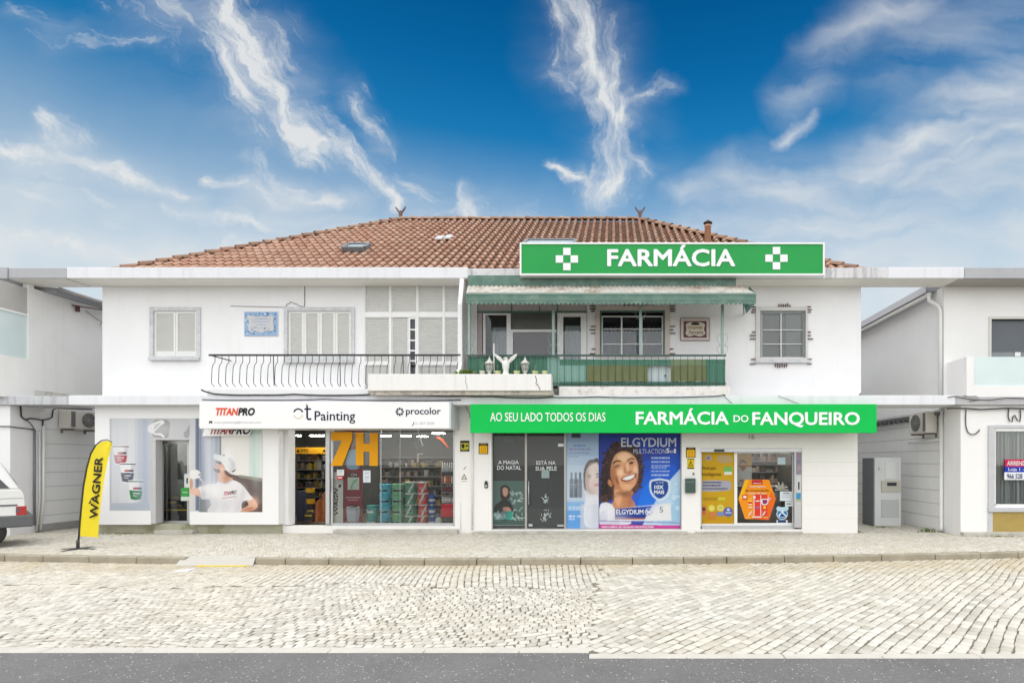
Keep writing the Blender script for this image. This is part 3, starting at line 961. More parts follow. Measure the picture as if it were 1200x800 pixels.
    # point on the front slope under a photo position
    W = (rl - cl_); nrm = (cr_ - cl_).cross(W).normalized()
    def on_slope(px, py):
        d = Vector(((px - CX) / F, 1, (HZ - py) / F)); o = Vector((0, -D, EH))
        return o + d * ((cl_ - o).dot(nrm) / d.dot(nrm))
    Uv = Vector((1, 0, 0)); Wv = (W - Uv * W.x).normalized(); Nv = nrm if nrm.z > 0 else -nrm
    for (px, py, w2, h2) in ((419, 294.5, .31, .25), (645, 290, .75, .30)):
        p = on_slope(px, py) + Nv * .12
        f = MB()
        f.obox(p - Wv * h2, Uv * w2, Wv * .05, Nv * .07); f.obox(p + Wv * h2, Uv * w2, Wv * .05, Nv * .07)
        f.obox(p - Uv * w2, Uv * .05, Wv * (h2 - .05), Nv * .068); f.obox(p + Uv * w2, Uv * .05, Wv * (h2 - .05), Nv * .068)
        sk = f.build('skylight', mat('skylight_frame', (.16, .17, .18), .5, .1), MAIN)
        MB().obox(p + Nv * .02, Uv * (w2 - .04), Wv * (h2 - .04), Nv * .01).build('pane', mat('skylight_glass', (.45, .55, .60), .12, .05), sk)
    p = on_slope(521, 281.5)
    g = MB()
    for s_ in (-.5, .5):
        g.obox(p + Uv * s_ * .25 + Wv * s_ * .12 + Nv * .09, Uv * .10, Wv * .22, Nv * .02)
    g.build('glass_roof_tile', mat('pale_glass_tile', (.66, .68, .70), .25, .1, 10), MAIN)
    # chimney pipe with cap
    p = on_slope(829.5, 288)
    r_ = 3.7 * (D + p.y) / F
    zt = EH + (HZ - 264) * (D + p.y) / F
    ch = MB(); ch.lathe((p.x, p.y, 0), [(r_, p.z - .3), (r_, zt - .05), (r_ * 1.08, zt - .05), (r_ * 1.08, zt)], 16)
    chm = ch.build('chimney', mat('clay_pipe', (.60, .33, .22), .7, .1, 5), MAIN)
    cp = MB(); cp.lathe((p.x, p.y, 0), [(r_ * .55, zt - .01), (r_ * .55, zt + .05), (r_ * 1.35, zt + .05), (r_ * 1.45, zt + .07), (r_ * .3, zt + .15), (.01, zt + .17)], 16)
    cp.build('chimney_cap', mat('sooty_cap', (.06, .055, .05), .7, .2, 8), chm)
    # ridge-end finials: clay birds with raised wings
    fm = mat('weathered_clay_bird', (.15, .085, .075), .8, .25, 12)
    for (pt, dx, lab) in ((rl, -.02, 'small dark clay bird with raised wings on the left end of the roof ridge'), (rr, .0, 'small dark clay bird with raised wings at the ridge end nearer the chimney')):
        b = MB()
        o = pt + Vector((dx, 0, .13))
        b.lathe(o, [(.10, -.08), (.11, 0), (.07, .05), (.085, .12), (.09, .20), (.06, .27), (.055, .32), (.03, .36), (.005, .37)], 12)
        b.tube([o + Vector((.0, -.05, .33)), o + Vector((.02, -.12, .31))], [.02, .004], 6)
        for s_ in (-1, 1):
            wv = [(.03, .17), (.10, .25), (.22, .43), (.27, .56), (.22, .54), (.14, .44), (.06, .33), (.03, .28)]
            b.prism([(o.x + s_ * a, o.z + h) for a, h in wv], o.y - .02, o.y + .03)
        b.v = [tuple(o + (Vector(v_) - o) * .74 - Vector((0, 0, .03))) for v_ in b.v]
        b.build('roof_finial', fm, None, loc=o, label=lab, cat='roof ornament', group='clay birds on the roof ridge')
roof()

# ---- upper floor: windows, shutters, balconies
def shutter(parent, px0, px1, py0, py1, Y, m=shutter_mat, fr=.035, name='shutter', rail=None):
    b = MB()
    x0, x1, z0, z1 = X(px0, Y), X(px1, Y), Z(py1, Y), Z(py0, Y)
    t = .035
    b.box(x0, x0 + fr, Y, Y + t, z0, z1); b.box(x1 - fr, x1, Y, Y + t, z0, z1)
    zb = z0 + (rail or fr)
    b.box(x0 + fr, x1 - fr, Y + .001, Y + t - .001, z0, zb); b.box(x0 + fr, x1 - fr, Y + .001, Y + t - .001, z1 - fr, z1)
    h = z1 - fr - zb
    n = max(3, int(h / .052))
    for i in range(n):
        z = zb + (i + .5) * h / n
        b.obox(((x0 + x1) / 2, Y + t / 2, z), ((x1 - x0) / 2 - fr, 0, 0), (0, .016, -.017), (0, .0022, .0022))
    b.box(x0 + fr, x1 - fr, Y + t - .003, Y + t - .001, zb, z1 - fr)
    return b.build(name, m, parent)

def surround(px0, px1, py0, py1, in0, in1, jn0, jn1, m, name='window', Y=YU, proud=.035, back=.10, parent=MAIN):
    b = MB()
    b.box(X(px0), X(in0), Y - proud, Y + back, Z(py1), Z(py0)); b.box(X(in1), X(px1), Y - proud, Y + back, Z(py1), Z(py0))
    b.box(X(in0), X(in1), Y - proud + .002, Y + back, Z(jn0), Z(py0)); b.box(X(in0), X(in1), Y - proud + .002, Y + back, Z(py1), Z(jn1))
    return b.build(name, m, parent, bevel=.004)

# window left
w1 = surround(176, 235.5, 360, 421.5, 180.5, 230.8, 364.5, 417.3, marble)
sl = MB(); sl.box(X(176.5), X(235), -.09, -.036, Z(422.5), Z(418.5)); sl.build('sill', marble, w1, bevel=.006)
for a in (181, 206): shutter(w1, a, a + 24.6, 365, 417, .01, fr=.05, rail=.13)
# window centre-left, four leaves
w2 = surround(333.2, 416, 360, 424, 337.5, 411.6, 364.6, 418, marble)
sl = MB(); sl.box(X(334), X(416), -.09, -.036, Z(425.5), Z(420)); sl.build('sill', marble, w2, bevel=.006)
for i in range(4): shutter(w2, 338 + 18.4 * i, 338 + 18.4 * (i + 1) - .3, 365, 418, .01, fr=.055)
# shutter wall over the left balcony
bm_ = MB()
wf = [(426.6, 428), (456.5, 459), (488.4, 490.6), (519.2, 521.4), (538.2, 540)]
for a, b_ in wf: bm_.box(X(a), X(b_), -.03, .06, Z(455), Z(332.5))
for (a, _), (_, b_) in zip(wf[:-1], wf[1:]): pass
for i in range(4):
    a, b_ = wf[i][1], wf[i + 1][0]
    bm_.box(X(a), X(b_), -.028, .06, Z(372), Z(366.2))
    if i != 1: bm_.box(X(a), X(b_), -.028, .06, Z(428), Z(424))
sw = bm_.build('window', white_paint, MAIN, bevel=.004)
for i in range(4):
    a, b_ = wf[i][1], wf[i + 1][0]
    shutter(sw, a, b_, 333.5, 366, .0, fr=.02)
    if i != 1:
        shutter(sw, a, b_, 372.3, 424, .0, fr=.02); shutter(sw, a, b_, 428, 454, .0, fr=.02)
# one leaf swung open, glazed door leaf behind it
lf = shutter(sw, 459, 478.5, 371, 450, .0, fr=.025)
gl = MB()
for a, b_ in ((479, 480.8), (486.8, 488.2)): gl.box(X(a), X(b_), -.02, .03, Z(455), Z(372.3))
for py in (372.3, 385.5, 398, 410, 422): gl.box(X(480.8), X(486.8), -.018, .03, Z(py + 1.6), Z(py))
gdo = gl.build('door_leaf', white_paint, sw)
g = MB(); g.box(X(480.8), X(486.8), .02, .026, Z(452), Z(373)); g.build('pane', win_glass, gdo)
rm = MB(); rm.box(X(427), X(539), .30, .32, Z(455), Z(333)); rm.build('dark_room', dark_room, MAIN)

# curved white divider fin between the flats
fn = MB()
prof = [(-1.22, EZ0 - .02), (-1.05, Z(352, -1)), (-.93, Z(362, -.9)), (-.90, Z(425, -.9)), (-.98, Z(434, -.9)), (-1.02, Z(440, -1)), (-1.02, SZ1), (0, SZ1), (0, EZ0 - .02)]
prof = [(-.62, EZ0 - .014), (-.72, Z(345, -.7)), (-.80, Z(356, -.8)), (-.80, Z(425, -.8)), (-.90, Z(434, -.9)), (-.98, Z(439, -1)), (-.98, SZ1 + .01), (-.002, SZ1 + .01), (-.002, EZ0 - .014)]
fn.prism(prof, X(541.5, -.4), X(546.5, -.4), 'x')
fn.build('balcony_divider', white_wall, MAIN, bevel=.008)

# left balcony curb, planter and belly railing
cb = MB(); cb.box(X(242, YS), X(431, YS), YS + .02, -.002, SZ1, Z(455, YS + .02)); cb.build('balcony_curb', white_wall, MAIN, bevel=.01)
pt = MB(); YP = -1.08
x0, x1, z0, z1 = X(431, YP), X(646, YP), Z(457.5, YP), Z(438, YP)
pt.box(x0, x1, YP, YP + .06, z0, z1); pt.box(x0, x1, YP + .36, YP + .42, z0, z1)
pt.box(x0, x0 + .06, YP + .06, YP + .36, z0, z1); pt.box(x1 - .06, x1, YP + .06, YP + .36, z0, z1)
pt.box(x0 + .06, x1 - .06, YP + .06, YP + .36, z0, z1 - .06)
planter = pt.build('planter_trough', mat('cracked_white_plaster', (.78, .77, .75), .8, .06, 2, .15, 50, streak=.22, dirt=(.40, .36, .31), dirt_amt=.18, dirt_scale=2), MAIN, bevel=.008)
ck = MB(); ckm = mat('dark_crack_line', (.10, .085, .07), .9, .2)  # dark strips laid along the plaster cracks
def crack(pts, wd=.5):
    for (a, b_) in zip(pts[:-1], pts[1:]):
        ck.flat([(X(a[0] - wd / 2, YP), YP - .0015, Z(a[1], YP)), (X(a[0] + wd / 2, YP), YP - .0015, Z(a[1], YP)), (X(b_[0] + wd / 2, YP), YP - .0015, Z(b_[1], YP)), (X(b_[0] - wd / 2, YP), YP - .0015, Z(b_[1], YP))])
crack([(545, 440), (546, 443), (545.5, 447), (547.5, 453), (547, 456)]); ck.build('crack', ckm, planter, recalc=False); ck = MB(); crack([(627, 440), (629, 445), (628, 449), (631.5, 453), (633, 457)], .9); crack([(626, 452), (629, 451.5), (631, 449)], .6)
ck.build('crack', ckm, planter, recalc=False)
md = MB(); md.box(X(434, -1.0), X(648, -1.0), -1.0, -.30, Z(462.5, -1.0), z0 - .002); md.build('planter_corbel', mouldy, MAIN)
tr = MB(); tr.box(X(655, YS), X(856, YS), YS + .03, -.002, SZ1 + .0, Z(452.5, YS + .03)); tr.build('balcony_curb', peeling, MAIN, bevel=.012)

def railing(px0, px1, py, Y, name):
    b = MB(); b.box(X(px0, Y), X(px1, Y), Y - .02, Y + .02, Z(py + 2.0, Y), Z(py, Y))
    return b.build(name, iron, MAIN)
YR = -.78
rl_ = railing(245, 540, 415, YR, 'railing')
b = MB(); b.tube([(X(245.5, YR), YR, Z(416, YR)), (X(245.5, YR), -.02, Z(416, YR))], .016, 5); b.build('end_rail', iron, rl_)
first = None
n = 36
for i in range(n):
    px = 252 + i * (537 - 252) / (n - 1)
    x = X(px, YR)
    zt, zm, zl, ze = Z(417, YR), Z(424, YR), Z(427, YR), Z(449, YR)
    short = px > 432
    if first is None:
        b = MB()
        path = [(x, YR, zt), (x, YR, zm), (x, YR - .07, zl - .02), (x, YR - .10, zl - .10), (x, YR - .125, ze), (x, YR - .10, ze - .03), (x, YR - .02, ze - .09)]
        b.tube(path, .008, 5)
        first = b.build('baluster', iron, rl_)
    else:
        o = first.copy(); COL.objects.link(o); o.parent = rl_; o.location = (x - X(252, YR), 0, 0)
for px in (318, 396, 470):
    x = X(px, YR)
    b = MB(); b.tube([(x + .05, YR, Z(417, YR)), (x + .05, YR + .03, Z(452, YR))], .011, 5); b.build('post', iron, rl_)

# right-hand balcony: glazed recess, door, window
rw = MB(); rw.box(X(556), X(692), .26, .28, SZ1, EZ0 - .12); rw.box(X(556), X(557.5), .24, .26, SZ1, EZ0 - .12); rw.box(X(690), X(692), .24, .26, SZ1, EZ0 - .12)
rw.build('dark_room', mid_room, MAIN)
gf = MB()
pinkwood = mat('faded_pink_wood', (.50, .44, .43), .7, .08, 4)
gf.pbox(559, 688, 355, 366, .06, .10)
gf.pbox(560, 565, 366, 455, .06, .10)
for px in (559, 599, 631.5, 653): gf.pbox(px, px + 1.2, 355, 366, .045, .06, 1)
gf.pbox(559, 688, 364.3, 366.5, .04, .06, 1)
gw = gf.build('window', [pinkwood, green_metal], MAIN)
f = MB()
for a, b_ in ((566, 569), (593.6, 598.5)): f.pbox(a, b_, 367, 455, .03, .08)
f.pbox(569, 593.6, 367, 369, .03, .08)
f.pbox(598.5, 652, 386, 389, .035, .08); f.pbox(598.5, 601, 389, 455, .034, .08)
f.build('frame', white_paint, gw)
f = MB(); f.pbox(569, 593.6, 369, 455, .055, .06); f.pbox(598.5, 652, 366.5, 386, .055, .06); f.pbox(601, 652, 389, 455, .055, .06)
f.build('pane', win_glass, gw)
f = MB()
x = X(577, .11)
cv = []
for i in range(15):
    cv.append((X(577 + i * 16.5 / 14, .11), .11 + .02 * math.sin(i * 1.7)))
for i in range(14):
    f.flat([(cv[i][0], cv[i][1], Z(455, .11)), (cv[i + 1][0], cv[i + 1][1], Z(455, .11)), (cv[i + 1][0], cv[i + 1][1], Z(384 - (i % 2), .11)), (cv[i][0], cv[i][1], Z(384 - ((i + 1) % 2), .11))])
f.build('curtain', curtain, gw, recalc=False)
f = MB(); f.pbox(599, 652, 390, 455, .11, .12); f.build('curtain', mat('plum_blind', (.14, .11, .13), .8, .1, 4), gw)
f = MB(); f.pbox(599, 652, 364, 390, .12, .13); f.build('curtain', mat('grey_wall_inside', (.42, .40, .375), .8, .08, 3), gw)
# white door with lace curtain
f = MB()
f.pbox(653, 657, 366.5, 455, .02, .08); f.pbox(683.5, 687.5, 366.5, 455, .02, .08); f.pbox(657, 683.5, 366.5, 369.5, .022, .08)
f.pbox(657, 660, 369.5, 455, .035, .08); f.pbox(680.5, 683.5, 369.5, 455, .035, .08); f.pbox(660, 680.5, 369.5, 371, .036, .08); f.pbox(660, 680.5, 424, 429, .036, .08)
dr = f.build('door', white_paint, MAIN, bevel=.003)
f = MB(); f.pbox(660, 680.5, 371, 424, .055, .06); f.build('pane', win_glass, dr)
f = MB(); f.pbox(660, 680.5, 429, 455, .05, .07); f.build('door_panel', mat('pale_blue_panel', (.45, .55, .57), .5, .08), dr)
def lace(px0, px1, pyt, pyb, Y, parent, m, nsc=6):
    f = MB(); n_ = nsc * 4
    for i in range(n_):
        a, b_ = px0 + (px1 - px0) * i / n_, px0 + (px1 - px0) * (i + 1) / n_
        sa, sb = 1.2 * abs(math.sin(math.pi * i / 4)), 1.2 * abs(math.sin(math.pi * (i + 1) / 4))
        ya, yb = Y + .012 * math.sin(i * 1.3), Y + .012 * math.sin((i + 1) * 1.3)
        f.flat([(X(a, Y), ya, Z(pyb, Y)), (X(b_, Y), yb, Z(pyb, Y)), (X(b_, Y), yb, Z(pyt + sb, Y)), (X(a, Y), ya, Z(pyt + sa, Y))])
    return f.build('curtain', m, parent, recalc=False)
lace(662, 680, 381, 424, .09, dr, curtain)
# window right of the door, stone surround
w3 = surround(697.5, 785, 358.5, 419, 703, 779, 363.5, 416.5, beige_stone)
def win_frame(parent, px0, px1, py0, py1, cols, rows, Y=.05, fr=1.4, m=white_paint, outer=None):
    f = MB()
    f.pbox(px0, px0 + fr, py0, py1, Y, Y + .04); f.pbox(px1 - fr, px1, py0, py1, Y, Y + .04)
    f.pbox(px0 + fr, px1 - fr, py0, py0 + fr, Y + .002, Y + .038); f.pbox(px0 + fr, px1 - fr, py1 - fr, py1, Y + .002, Y + .038)
    for c in cols: f.pbox(c - fr * .6, c + fr * .6, py0 + fr, py1 - fr, Y + .001, Y + .037)
    xs = [px0 + fr] + list(cols) + [px1 - fr]
    for r_ in rows:
        for a, b_ in zip(xs[:-1], xs[1:]): f.pbox(a + fr * .6, b_ - fr * .6, r_ - .5, r_ + .5, Y + .003, Y + .03)
    o = f.build('frame', m, parent)
    g = MB(); g.pbox(px0 + fr, px1 - fr, py0 + fr, py1 - fr, Y + .018, Y + .022); g.build('pane', win_glass, parent)
    return o
of = MB()
of.pbox(703, 705, 363.5, 416.5, .015, .05); of.pbox(777, 779, 363.5, 416.5, .015, .05); of.pbox(705, 777, 363.5, 365.3, .017, .05)
of.build('outer_frame', green_metal, w3)
win_frame(w3, 705, 777, 370, 416.5, [728.5, 752], [385.5, 403])
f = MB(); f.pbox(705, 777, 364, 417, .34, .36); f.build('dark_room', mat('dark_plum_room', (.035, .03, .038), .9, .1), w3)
lace(705.5, 776.5, 383, 416.5, .105, w3, curtain_dk, 14)
# window on the far right
w4 = surround(885.5, 946.5, 359.5, 424.5, 890.5, 943.8, 364.2, 419.5, mat('pale_stone', (.60, .59, .57), .6, .08, 6))
sl = MB(); sl.box(X(885), X(947), -.08, -.036, Z(425.5), Z(421.5)); sl.build('sill', marble, w4, bevel=.005)
f = MB(); f.pbox(890.5, 892.5, 364.2, 419.5, .015, .05); f.pbox(942, 943.8, 364.2, 419.5, .015, .05); f.pbox(892.5, 942, 364.2, 366, .017, .05); f.build('outer_frame', mat('grey_green_frame', (.22, .27, .27), .5, .1), w4)
win_frame(w4, 892, 942, 366, 419.5, [915.3], [386.5, 403], fr=1.2, m=mat('pale_frame', (.58, .60, .60), .4, .05))
f = MB(); f.pbox(890, 944, 364, 420, .13, .14); f.pbox(921, 938, 366, 420, .11, .12, 1); f.build('blind', [mat('grey_curtain', (.30, .30, .29), .9, .08, 3), mat('grey_curtain_fold', (.38, .38, .37), .9, .08, 3)], w4)
# little iron stubs round these windows
def stubs(parent, px0, px1, py0, py1, top, bot, left=True):
    s = MB()
    for (px, sd) in ((px0, -1), (px1, 1)):
        if sd < 0 and not left: continue
        for py in (py0 - .3, py0 + 3, py0 + 6, (py0 + py1) / 2 - 4, (py0 + py1) / 2, (py0 + py1) / 2 + 4, py1 - 5.5, py1):
            ln = random.choice([4.0, 5.0, 6.5])
            s.pbox(min(px, px + sd * ln), max(px, px + sd * ln), py - .45, py + .45, -.05, -.02)
    for py, sgn, rng_ in ((py0, -1, top), (py1, 1, bot)):
        if rng_:
            for i in range(6):
                px = rng_[0] + (rng_[1] - rng_[0]) * i / 5
                ln = random.choice([2.5, 3.5, 4.5])
                s.pbox(px - .5, px + .5, min(py, py + sgn * ln), max(py, py + sgn * ln), -.05, -.02)
    s.build('iron_ornament', brown_iron, parent)
stubs(w3, 697.5, 785, 358.5, 414, (732, 757), None)
stubs(w4, 885.5, 946.5, 359.5, 426, (913, 926), (909, 922))

# framed tile plaque, blue tile panel: flat ornaments fixed on the wall
pq = thing('tile_plaque', (X(814.5), -.01, Z(385)), 'small framed ceramic plaque with brown border beside the green balcony window', 'plaque')
f = MB()
f.pbox(798, 831, 373, 376, -.04, -.002); f.pbox(798, 831, 395.5, 398.5, -.04, -.002); f.pbox(798, 801, 376, 395.5, -.04, -.002); f.pbox(828, 831, 376, 395.5, -.04, -.002)
f.build('plaque_frame', mat('pale_pink_frame', (.60, .50, .48), .5, .1, 8), pq)
brn = ink(110, 85, 85)
art(pq, -.020, [(rect(801, 828, 376, 395.5), brn), (spline([(804, 380), (809, 377.5), (815, 379), (820, 377.5), (826, 380), (825, 386), (826.5, 391), (820, 394), (814, 392.5), (808, 394), (803.5, 391), (804.5, 386)]), ink(222, 214, 198)), (rect(810, 819.5, 378.6, 380.8), ink(40, 34, 34))], 'plaque_tile')
text('Vivenda', 806, 823, 381.5, 385.4, -.026, ink(150, 120, 60), pq, shear=.3, thick=.002)
text('Ferreira', 807, 824, 387.0, 391.5, -.026, ink(110, 80, 50), pq, shear=.3, thick=.002)
b = MB(); b.pbox(797.6, 831.4, 372.6, 373, -.042, -.002); b.pbox(797.6, 831.4, 398.5, 398.9, -.042, -.002); b.pbox(797.4, 797.9, 372.6, 398.9, -.042, -.002); b.pbox(831.1, 831.6, 372.6, 398.9, -.042, -.002)
b.build('plaque_rim', mat('brown_rim', (.17, .09, .08), .5, .1), pq)

az_ = thing('ceramic_picture', (X(305.5), -.01, Z(379)), 'blue and white painted tile panel on the wall between the two white shuttered windows', 'tile panel')
b = MB(); b.pbox(286, 325.5, 365, 393.5, -.022, -.002); b.build('tile_backing', ink(205, 215, 230, 30), az_, bevel=.003)
A1, A2, A3, A4 = ink(120, 160, 205, 25), ink(160, 190, 222, 25), ink(236, 240, 246, 25), ink(88, 132, 188, 25)
its = [(rect(286.6, 325, 365.6, 393), A2)]
for i in range(60):
    sd = random.choice('tblr')
    cx_ = random.uniform(288, 323); cy_ = random.uniform(367, 391)
    if sd == 't': cy_ = random.uniform(366.5, 370)
    if sd == 'b': cy_ = random.uniform(388, 392)
    if sd == 'l': cx_ = random.uniform(287.5, 291)
    if sd == 'r': cx_ = random.uniform(320, 324)
    its.append((circ(cx_, cy_, random.uniform(.5, 1.3), 7, random.uniform(.4, 1.0)), random.choice([A1, A4, A4, A3])))
its.append((spline([(290, 371), (296, 369.5), (301, 371.5), (306, 370), (311, 371.5), (316, 369.5), (321, 371.5), (320, 377), (321.5, 384), (319, 388), (312, 387.5), (306, 390), (299, 387.5), (293, 389), (291, 384), (292, 377)], 4), ink(214, 212, 214, 25)))
for i in range(14): its.append((circ(random.uniform(294, 318), random.uniform(383, 388), random.uniform(.4, 1.2), 7, .6), random.choice([A1, A4, A2])))
for (a, b_, c) in ((298, 314, 373), (296, 316, 376.5), (300, 313, 380)): its.append((rect(a, b_, c, c + .8), A2))
art(az_, -.023, its, 'tile_picture', step=.00012)
# joints between the tiles
b = MB()
for i in range(1, 4): b.pbox(286 + i * 39.5 / 4 - .12, 286 + i * 39.5 / 4 + .12, 365, 393.5, -.0335, -.0330)
for i in range(1, 3): b.pbox(286, 325.5, 365 + i * 9.5 - .12, 365 + i * 9.5 + .12, -.0335, -.0330)
b.build('tile_joint', ink(190, 200, 214), az_)

# green balcony front: rail, balusters, corrugated sheets, posts, cloths
YG = -.76
gr = MB(); gr.pbox(547, 851, 415.2, 417.2, YG - .02, YG + .02); gr.pbox(547, 851, 448.6, 449.6, YG - .012, YG + .012)
grail = gr.build('railing', mat('dark_green_iron', (.035, .075, .065), .5, .2, 6), MAIN)
fb = None
for i in range(36):
    px = 551 + i * (848.5 - 551) / 35
    if fb is None:
        q = MB(); q.tube([(X(px, YG), YG, Z(417, YG)), (X(px, YG), YG, Z(453.5, YG))], .0065, 5); fb = q.build('baluster', MATS['dark_green_iron'], grail); px0_ = px
    else:
        o = fb.copy(); COL.objects.link(o); o.parent = grail; o.location = (X(px, YG) - X(px0_, YG), 0, 0)
def corrugated(px0, px1, py0, py1, Y, pitch=.07, amp=.012, m=green_sheet, name='corrugated_sheet', parent=None):
    q = MB(); x0, x1, z0, z1 = X(px0, Y), X(px1, Y), Z(py1, Y), Z(py0, Y)
    n_ = int((x1 - x0) / pitch * 6); vs_ = []
    for i in range(n_ + 1):
        x = x0 + (x1 - x0) * i / n_; y = Y + amp * math.sin(2 * math.pi * (x - x0) / pitch)
        vs_ += [(x, y, z0), (x, y, z1)]
    q.add(vs_, [(2 * i, 2 * i + 2, 2 * i + 3, 2 * i + 1) for i in range(n_)], 0, True)
    return q.build(name, m, parent, recalc=False)
corrugated(548, 641, 418, 452, YG + .05, parent=grail)
corrugated(641, 656, 418, 452, YG + .053, parent=grail, m=mat('bleached_green_sheet', (.20, .36, .31), .45, .1, 3))
corrugated(656, 850, 421, 428, YG + .05, parent=grail)
corrugated(656, 850, 447, 451.5, YG + .05, parent=grail)
corrugated(827, 850, 428, 447, YG + .05, parent=grail)
corrugated(656, 688, 428, 447, YG + .05, parent=grail, m=mat('bleached_green_sheet', (.30, .46, .44)))
corrugated(786, 827, 421, 428, YG + .046, parent=grail, m=mat('olive_sheet', (.17, .24, .13), .5, .1))
for a, b_ in ((687, 759), (786, 828)):
    q = MB(); nn = 24; vs_ = []
    for i in range(nn + 1):
        px = a + (b_ - a) * i / nn
        y = YG + .02 + .012 * math.sin(i * .9) 
        vs_ += [(X(px, YG), y, Z(446.5 + .5 * math.sin(i * .6), YG)), (X(px, YG), y + .004, Z(427.5 + .4 * math.sin(i * .4), YG))]
    q.add(vs_, [(2 * i, 2 * i + 2, 2 * i + 3, 2 * i + 1) for i in range(nn)], 0, True)
    q.build('drying_cloth', olive_cloth, None, loc=(X(a, YG), YG, Z(446, YG)), recalc=False, cat='cloth', label='olive cloth panel behind the green balcony bars, left of the pale little door' if a < 700 else 'olive cloth panel behind the green balcony bars, right of the pale little door')
cbx = thing('balcony_cupboard', (X(772, -.55), -.55, SZ1), 'low pale blue cupboard with white edges standing behind the green balcony bars', 'cupboard')
q = MB(); q.pbox(758, 786, 428.5, 452, -.60, -.25); q.build('cupboard_body', mat('pale_blue_paint', (.45, .54, .56), .5, .05), cbx, bevel=.006)
q = MB(); q.pbox(784.5, 786.4, 428, 452, -.62, -.602); q.pbox(758, 784.5, 427.7, 429, -.62, -.602); q.pbox(767.3, 767.8, 429, 452, -.612, -.602); q.pbox(776.5, 777, 429, 452, -.612, -.602); q.build('cupboard_edge', white_paint, cbx)
q = MB(); q.lathe((X(779.5, -.62), -.625, Z(440, -.62)), [(.02, -.01), (.02, .02)], 10, axis='y'); q.build('knob', iron, cbx)
for px in (550, 648.5, 750.5, 846.5):
    q = MB(); q.box(X(px, YG) - .032, X(px, YG) + .032, YG - .03, YG + .03, Z(416, YG), 5.95)
    post = q.build('balcony_post', mat('grey_green_paint', (.27, .37, .34), .5, .12, 5, streak=.3, dirt=(.12, .16, .14)), MAIN)
    s = MB(); x0 = X(px, YG)
    for sd in (-1, 1):
        for (za, hh) in ((Z(399, YG), .32), (Z(368, YG) if px == 750.5 else Z(411, YG), .26)):
            pts = []
            for i in range(22):
                a = i / 21 * 2.6 * math.pi
                r_ = .065 * (1 - i / 30)
                pts.append((x0 + sd * (.095 - r_ * math.cos(a) * .9), YG, za + hh / 2 * math.cos(i / 21 * math.pi) * 1.0 + r_ * .4 * math.sin(a)))
            s.tube(pts, .005, 4)
    s.build('scroll', MATS['grey_green_paint'], post)

# awning
aw = thing('balcony_awning', (X(716, -1.0), -1.0, 6.0), 'long faded green metal awning with rusty top and scalloped edge over the right balcony', 'awning')
YA = -1.30
q = MB(); q.box(X(549, YE - .02), X(862, YE - .02), YE - .06, YE - .012, Z(336, YE), Z(323.5, YE)); q.build('back_board', awning_green, aw)
q = MB()
za, zb = Z(335, YE - .06), Z(344, YA)
xl0, xr0, xl1, xr1 = X(549, YE), X(868, YE), X(546, YA), X(886, YA)
n_ = 160; vs_ = []
for i in range(n_ + 1):
    t_ = i / n_
    dz_ = .018 * math.sin(i * math.pi * .75)
    vs_ += [(xl0 + (xr0 - xl0) * t_, YE - .062, za + dz_), (xl1 + (xr1 - xl1) * t_, YA, zb + dz_)]
q.add(vs_, [(2 * i, 2 * i + 2, 2 * i + 3, 2 * i + 1) for i in range(n_)], 0, True)
q.build('roof_sheet', rusty, aw, recalc=False)
q = MB()
pts = [(xl1, Z(344, YA)), (xl1, Z(354.5, YA))]
ns = 64
for i in range(ns):
    for k in range(6):
        t_ = (i + (k + 1) / 6) / ns
        pts.append((xl1 + (xr1 - xl1) * t_, Z(354.5 + 2.6 * math.sin(math.pi * (k + 1) / 6), YA)))
pts.append((xr1, Z(344, YA)))
q.prism(pts, YA - .012, YA, 'y')
q.prism([(YA, Z(344, YA)), (YA, Z(356, YA)), (YE - .05, Z(343, YE)), (YE - .05, Z(336, YE))], xr1 - .012, xr1, 'x')
q.build('valance', awning_green, aw)
q = MB(); q.box(xl1, xr1, YA - .022, YA - .013, Z(345.3, YA), Z(343.3, YA)); q.box(xl1, xr1, YA - .02, YA - .013, Z(351.4, YA), Z(350.6, YA)); q.build('trim', mat('pale_green_trim', (.20, .30, .25), .6, .2, 5), aw)
q = MB()
for px in (552, 649, 750, 846, 880): MB().tube([(X(px, YA), YA + .03, Z(348, YA)), (X(px, YA) , YE, Z(344, YE))], .018, 5).build('bracket', green_metal, aw)
q.tube([(X(872, YA), YA + .1, Z(352, YA)), (X(872, -.03), -.01, Z(368, 0))], .018, 5)
q.build('bracket', green_metal, aw)
MB().prism([(X(871, -.9), Z(356, -.9)), (X(885, -.9), Z(356, -.9)), (X(874, -.9), Z(368, -.9))], -.95, -.93, 'y').build('bracket_plate', green_metal, aw)

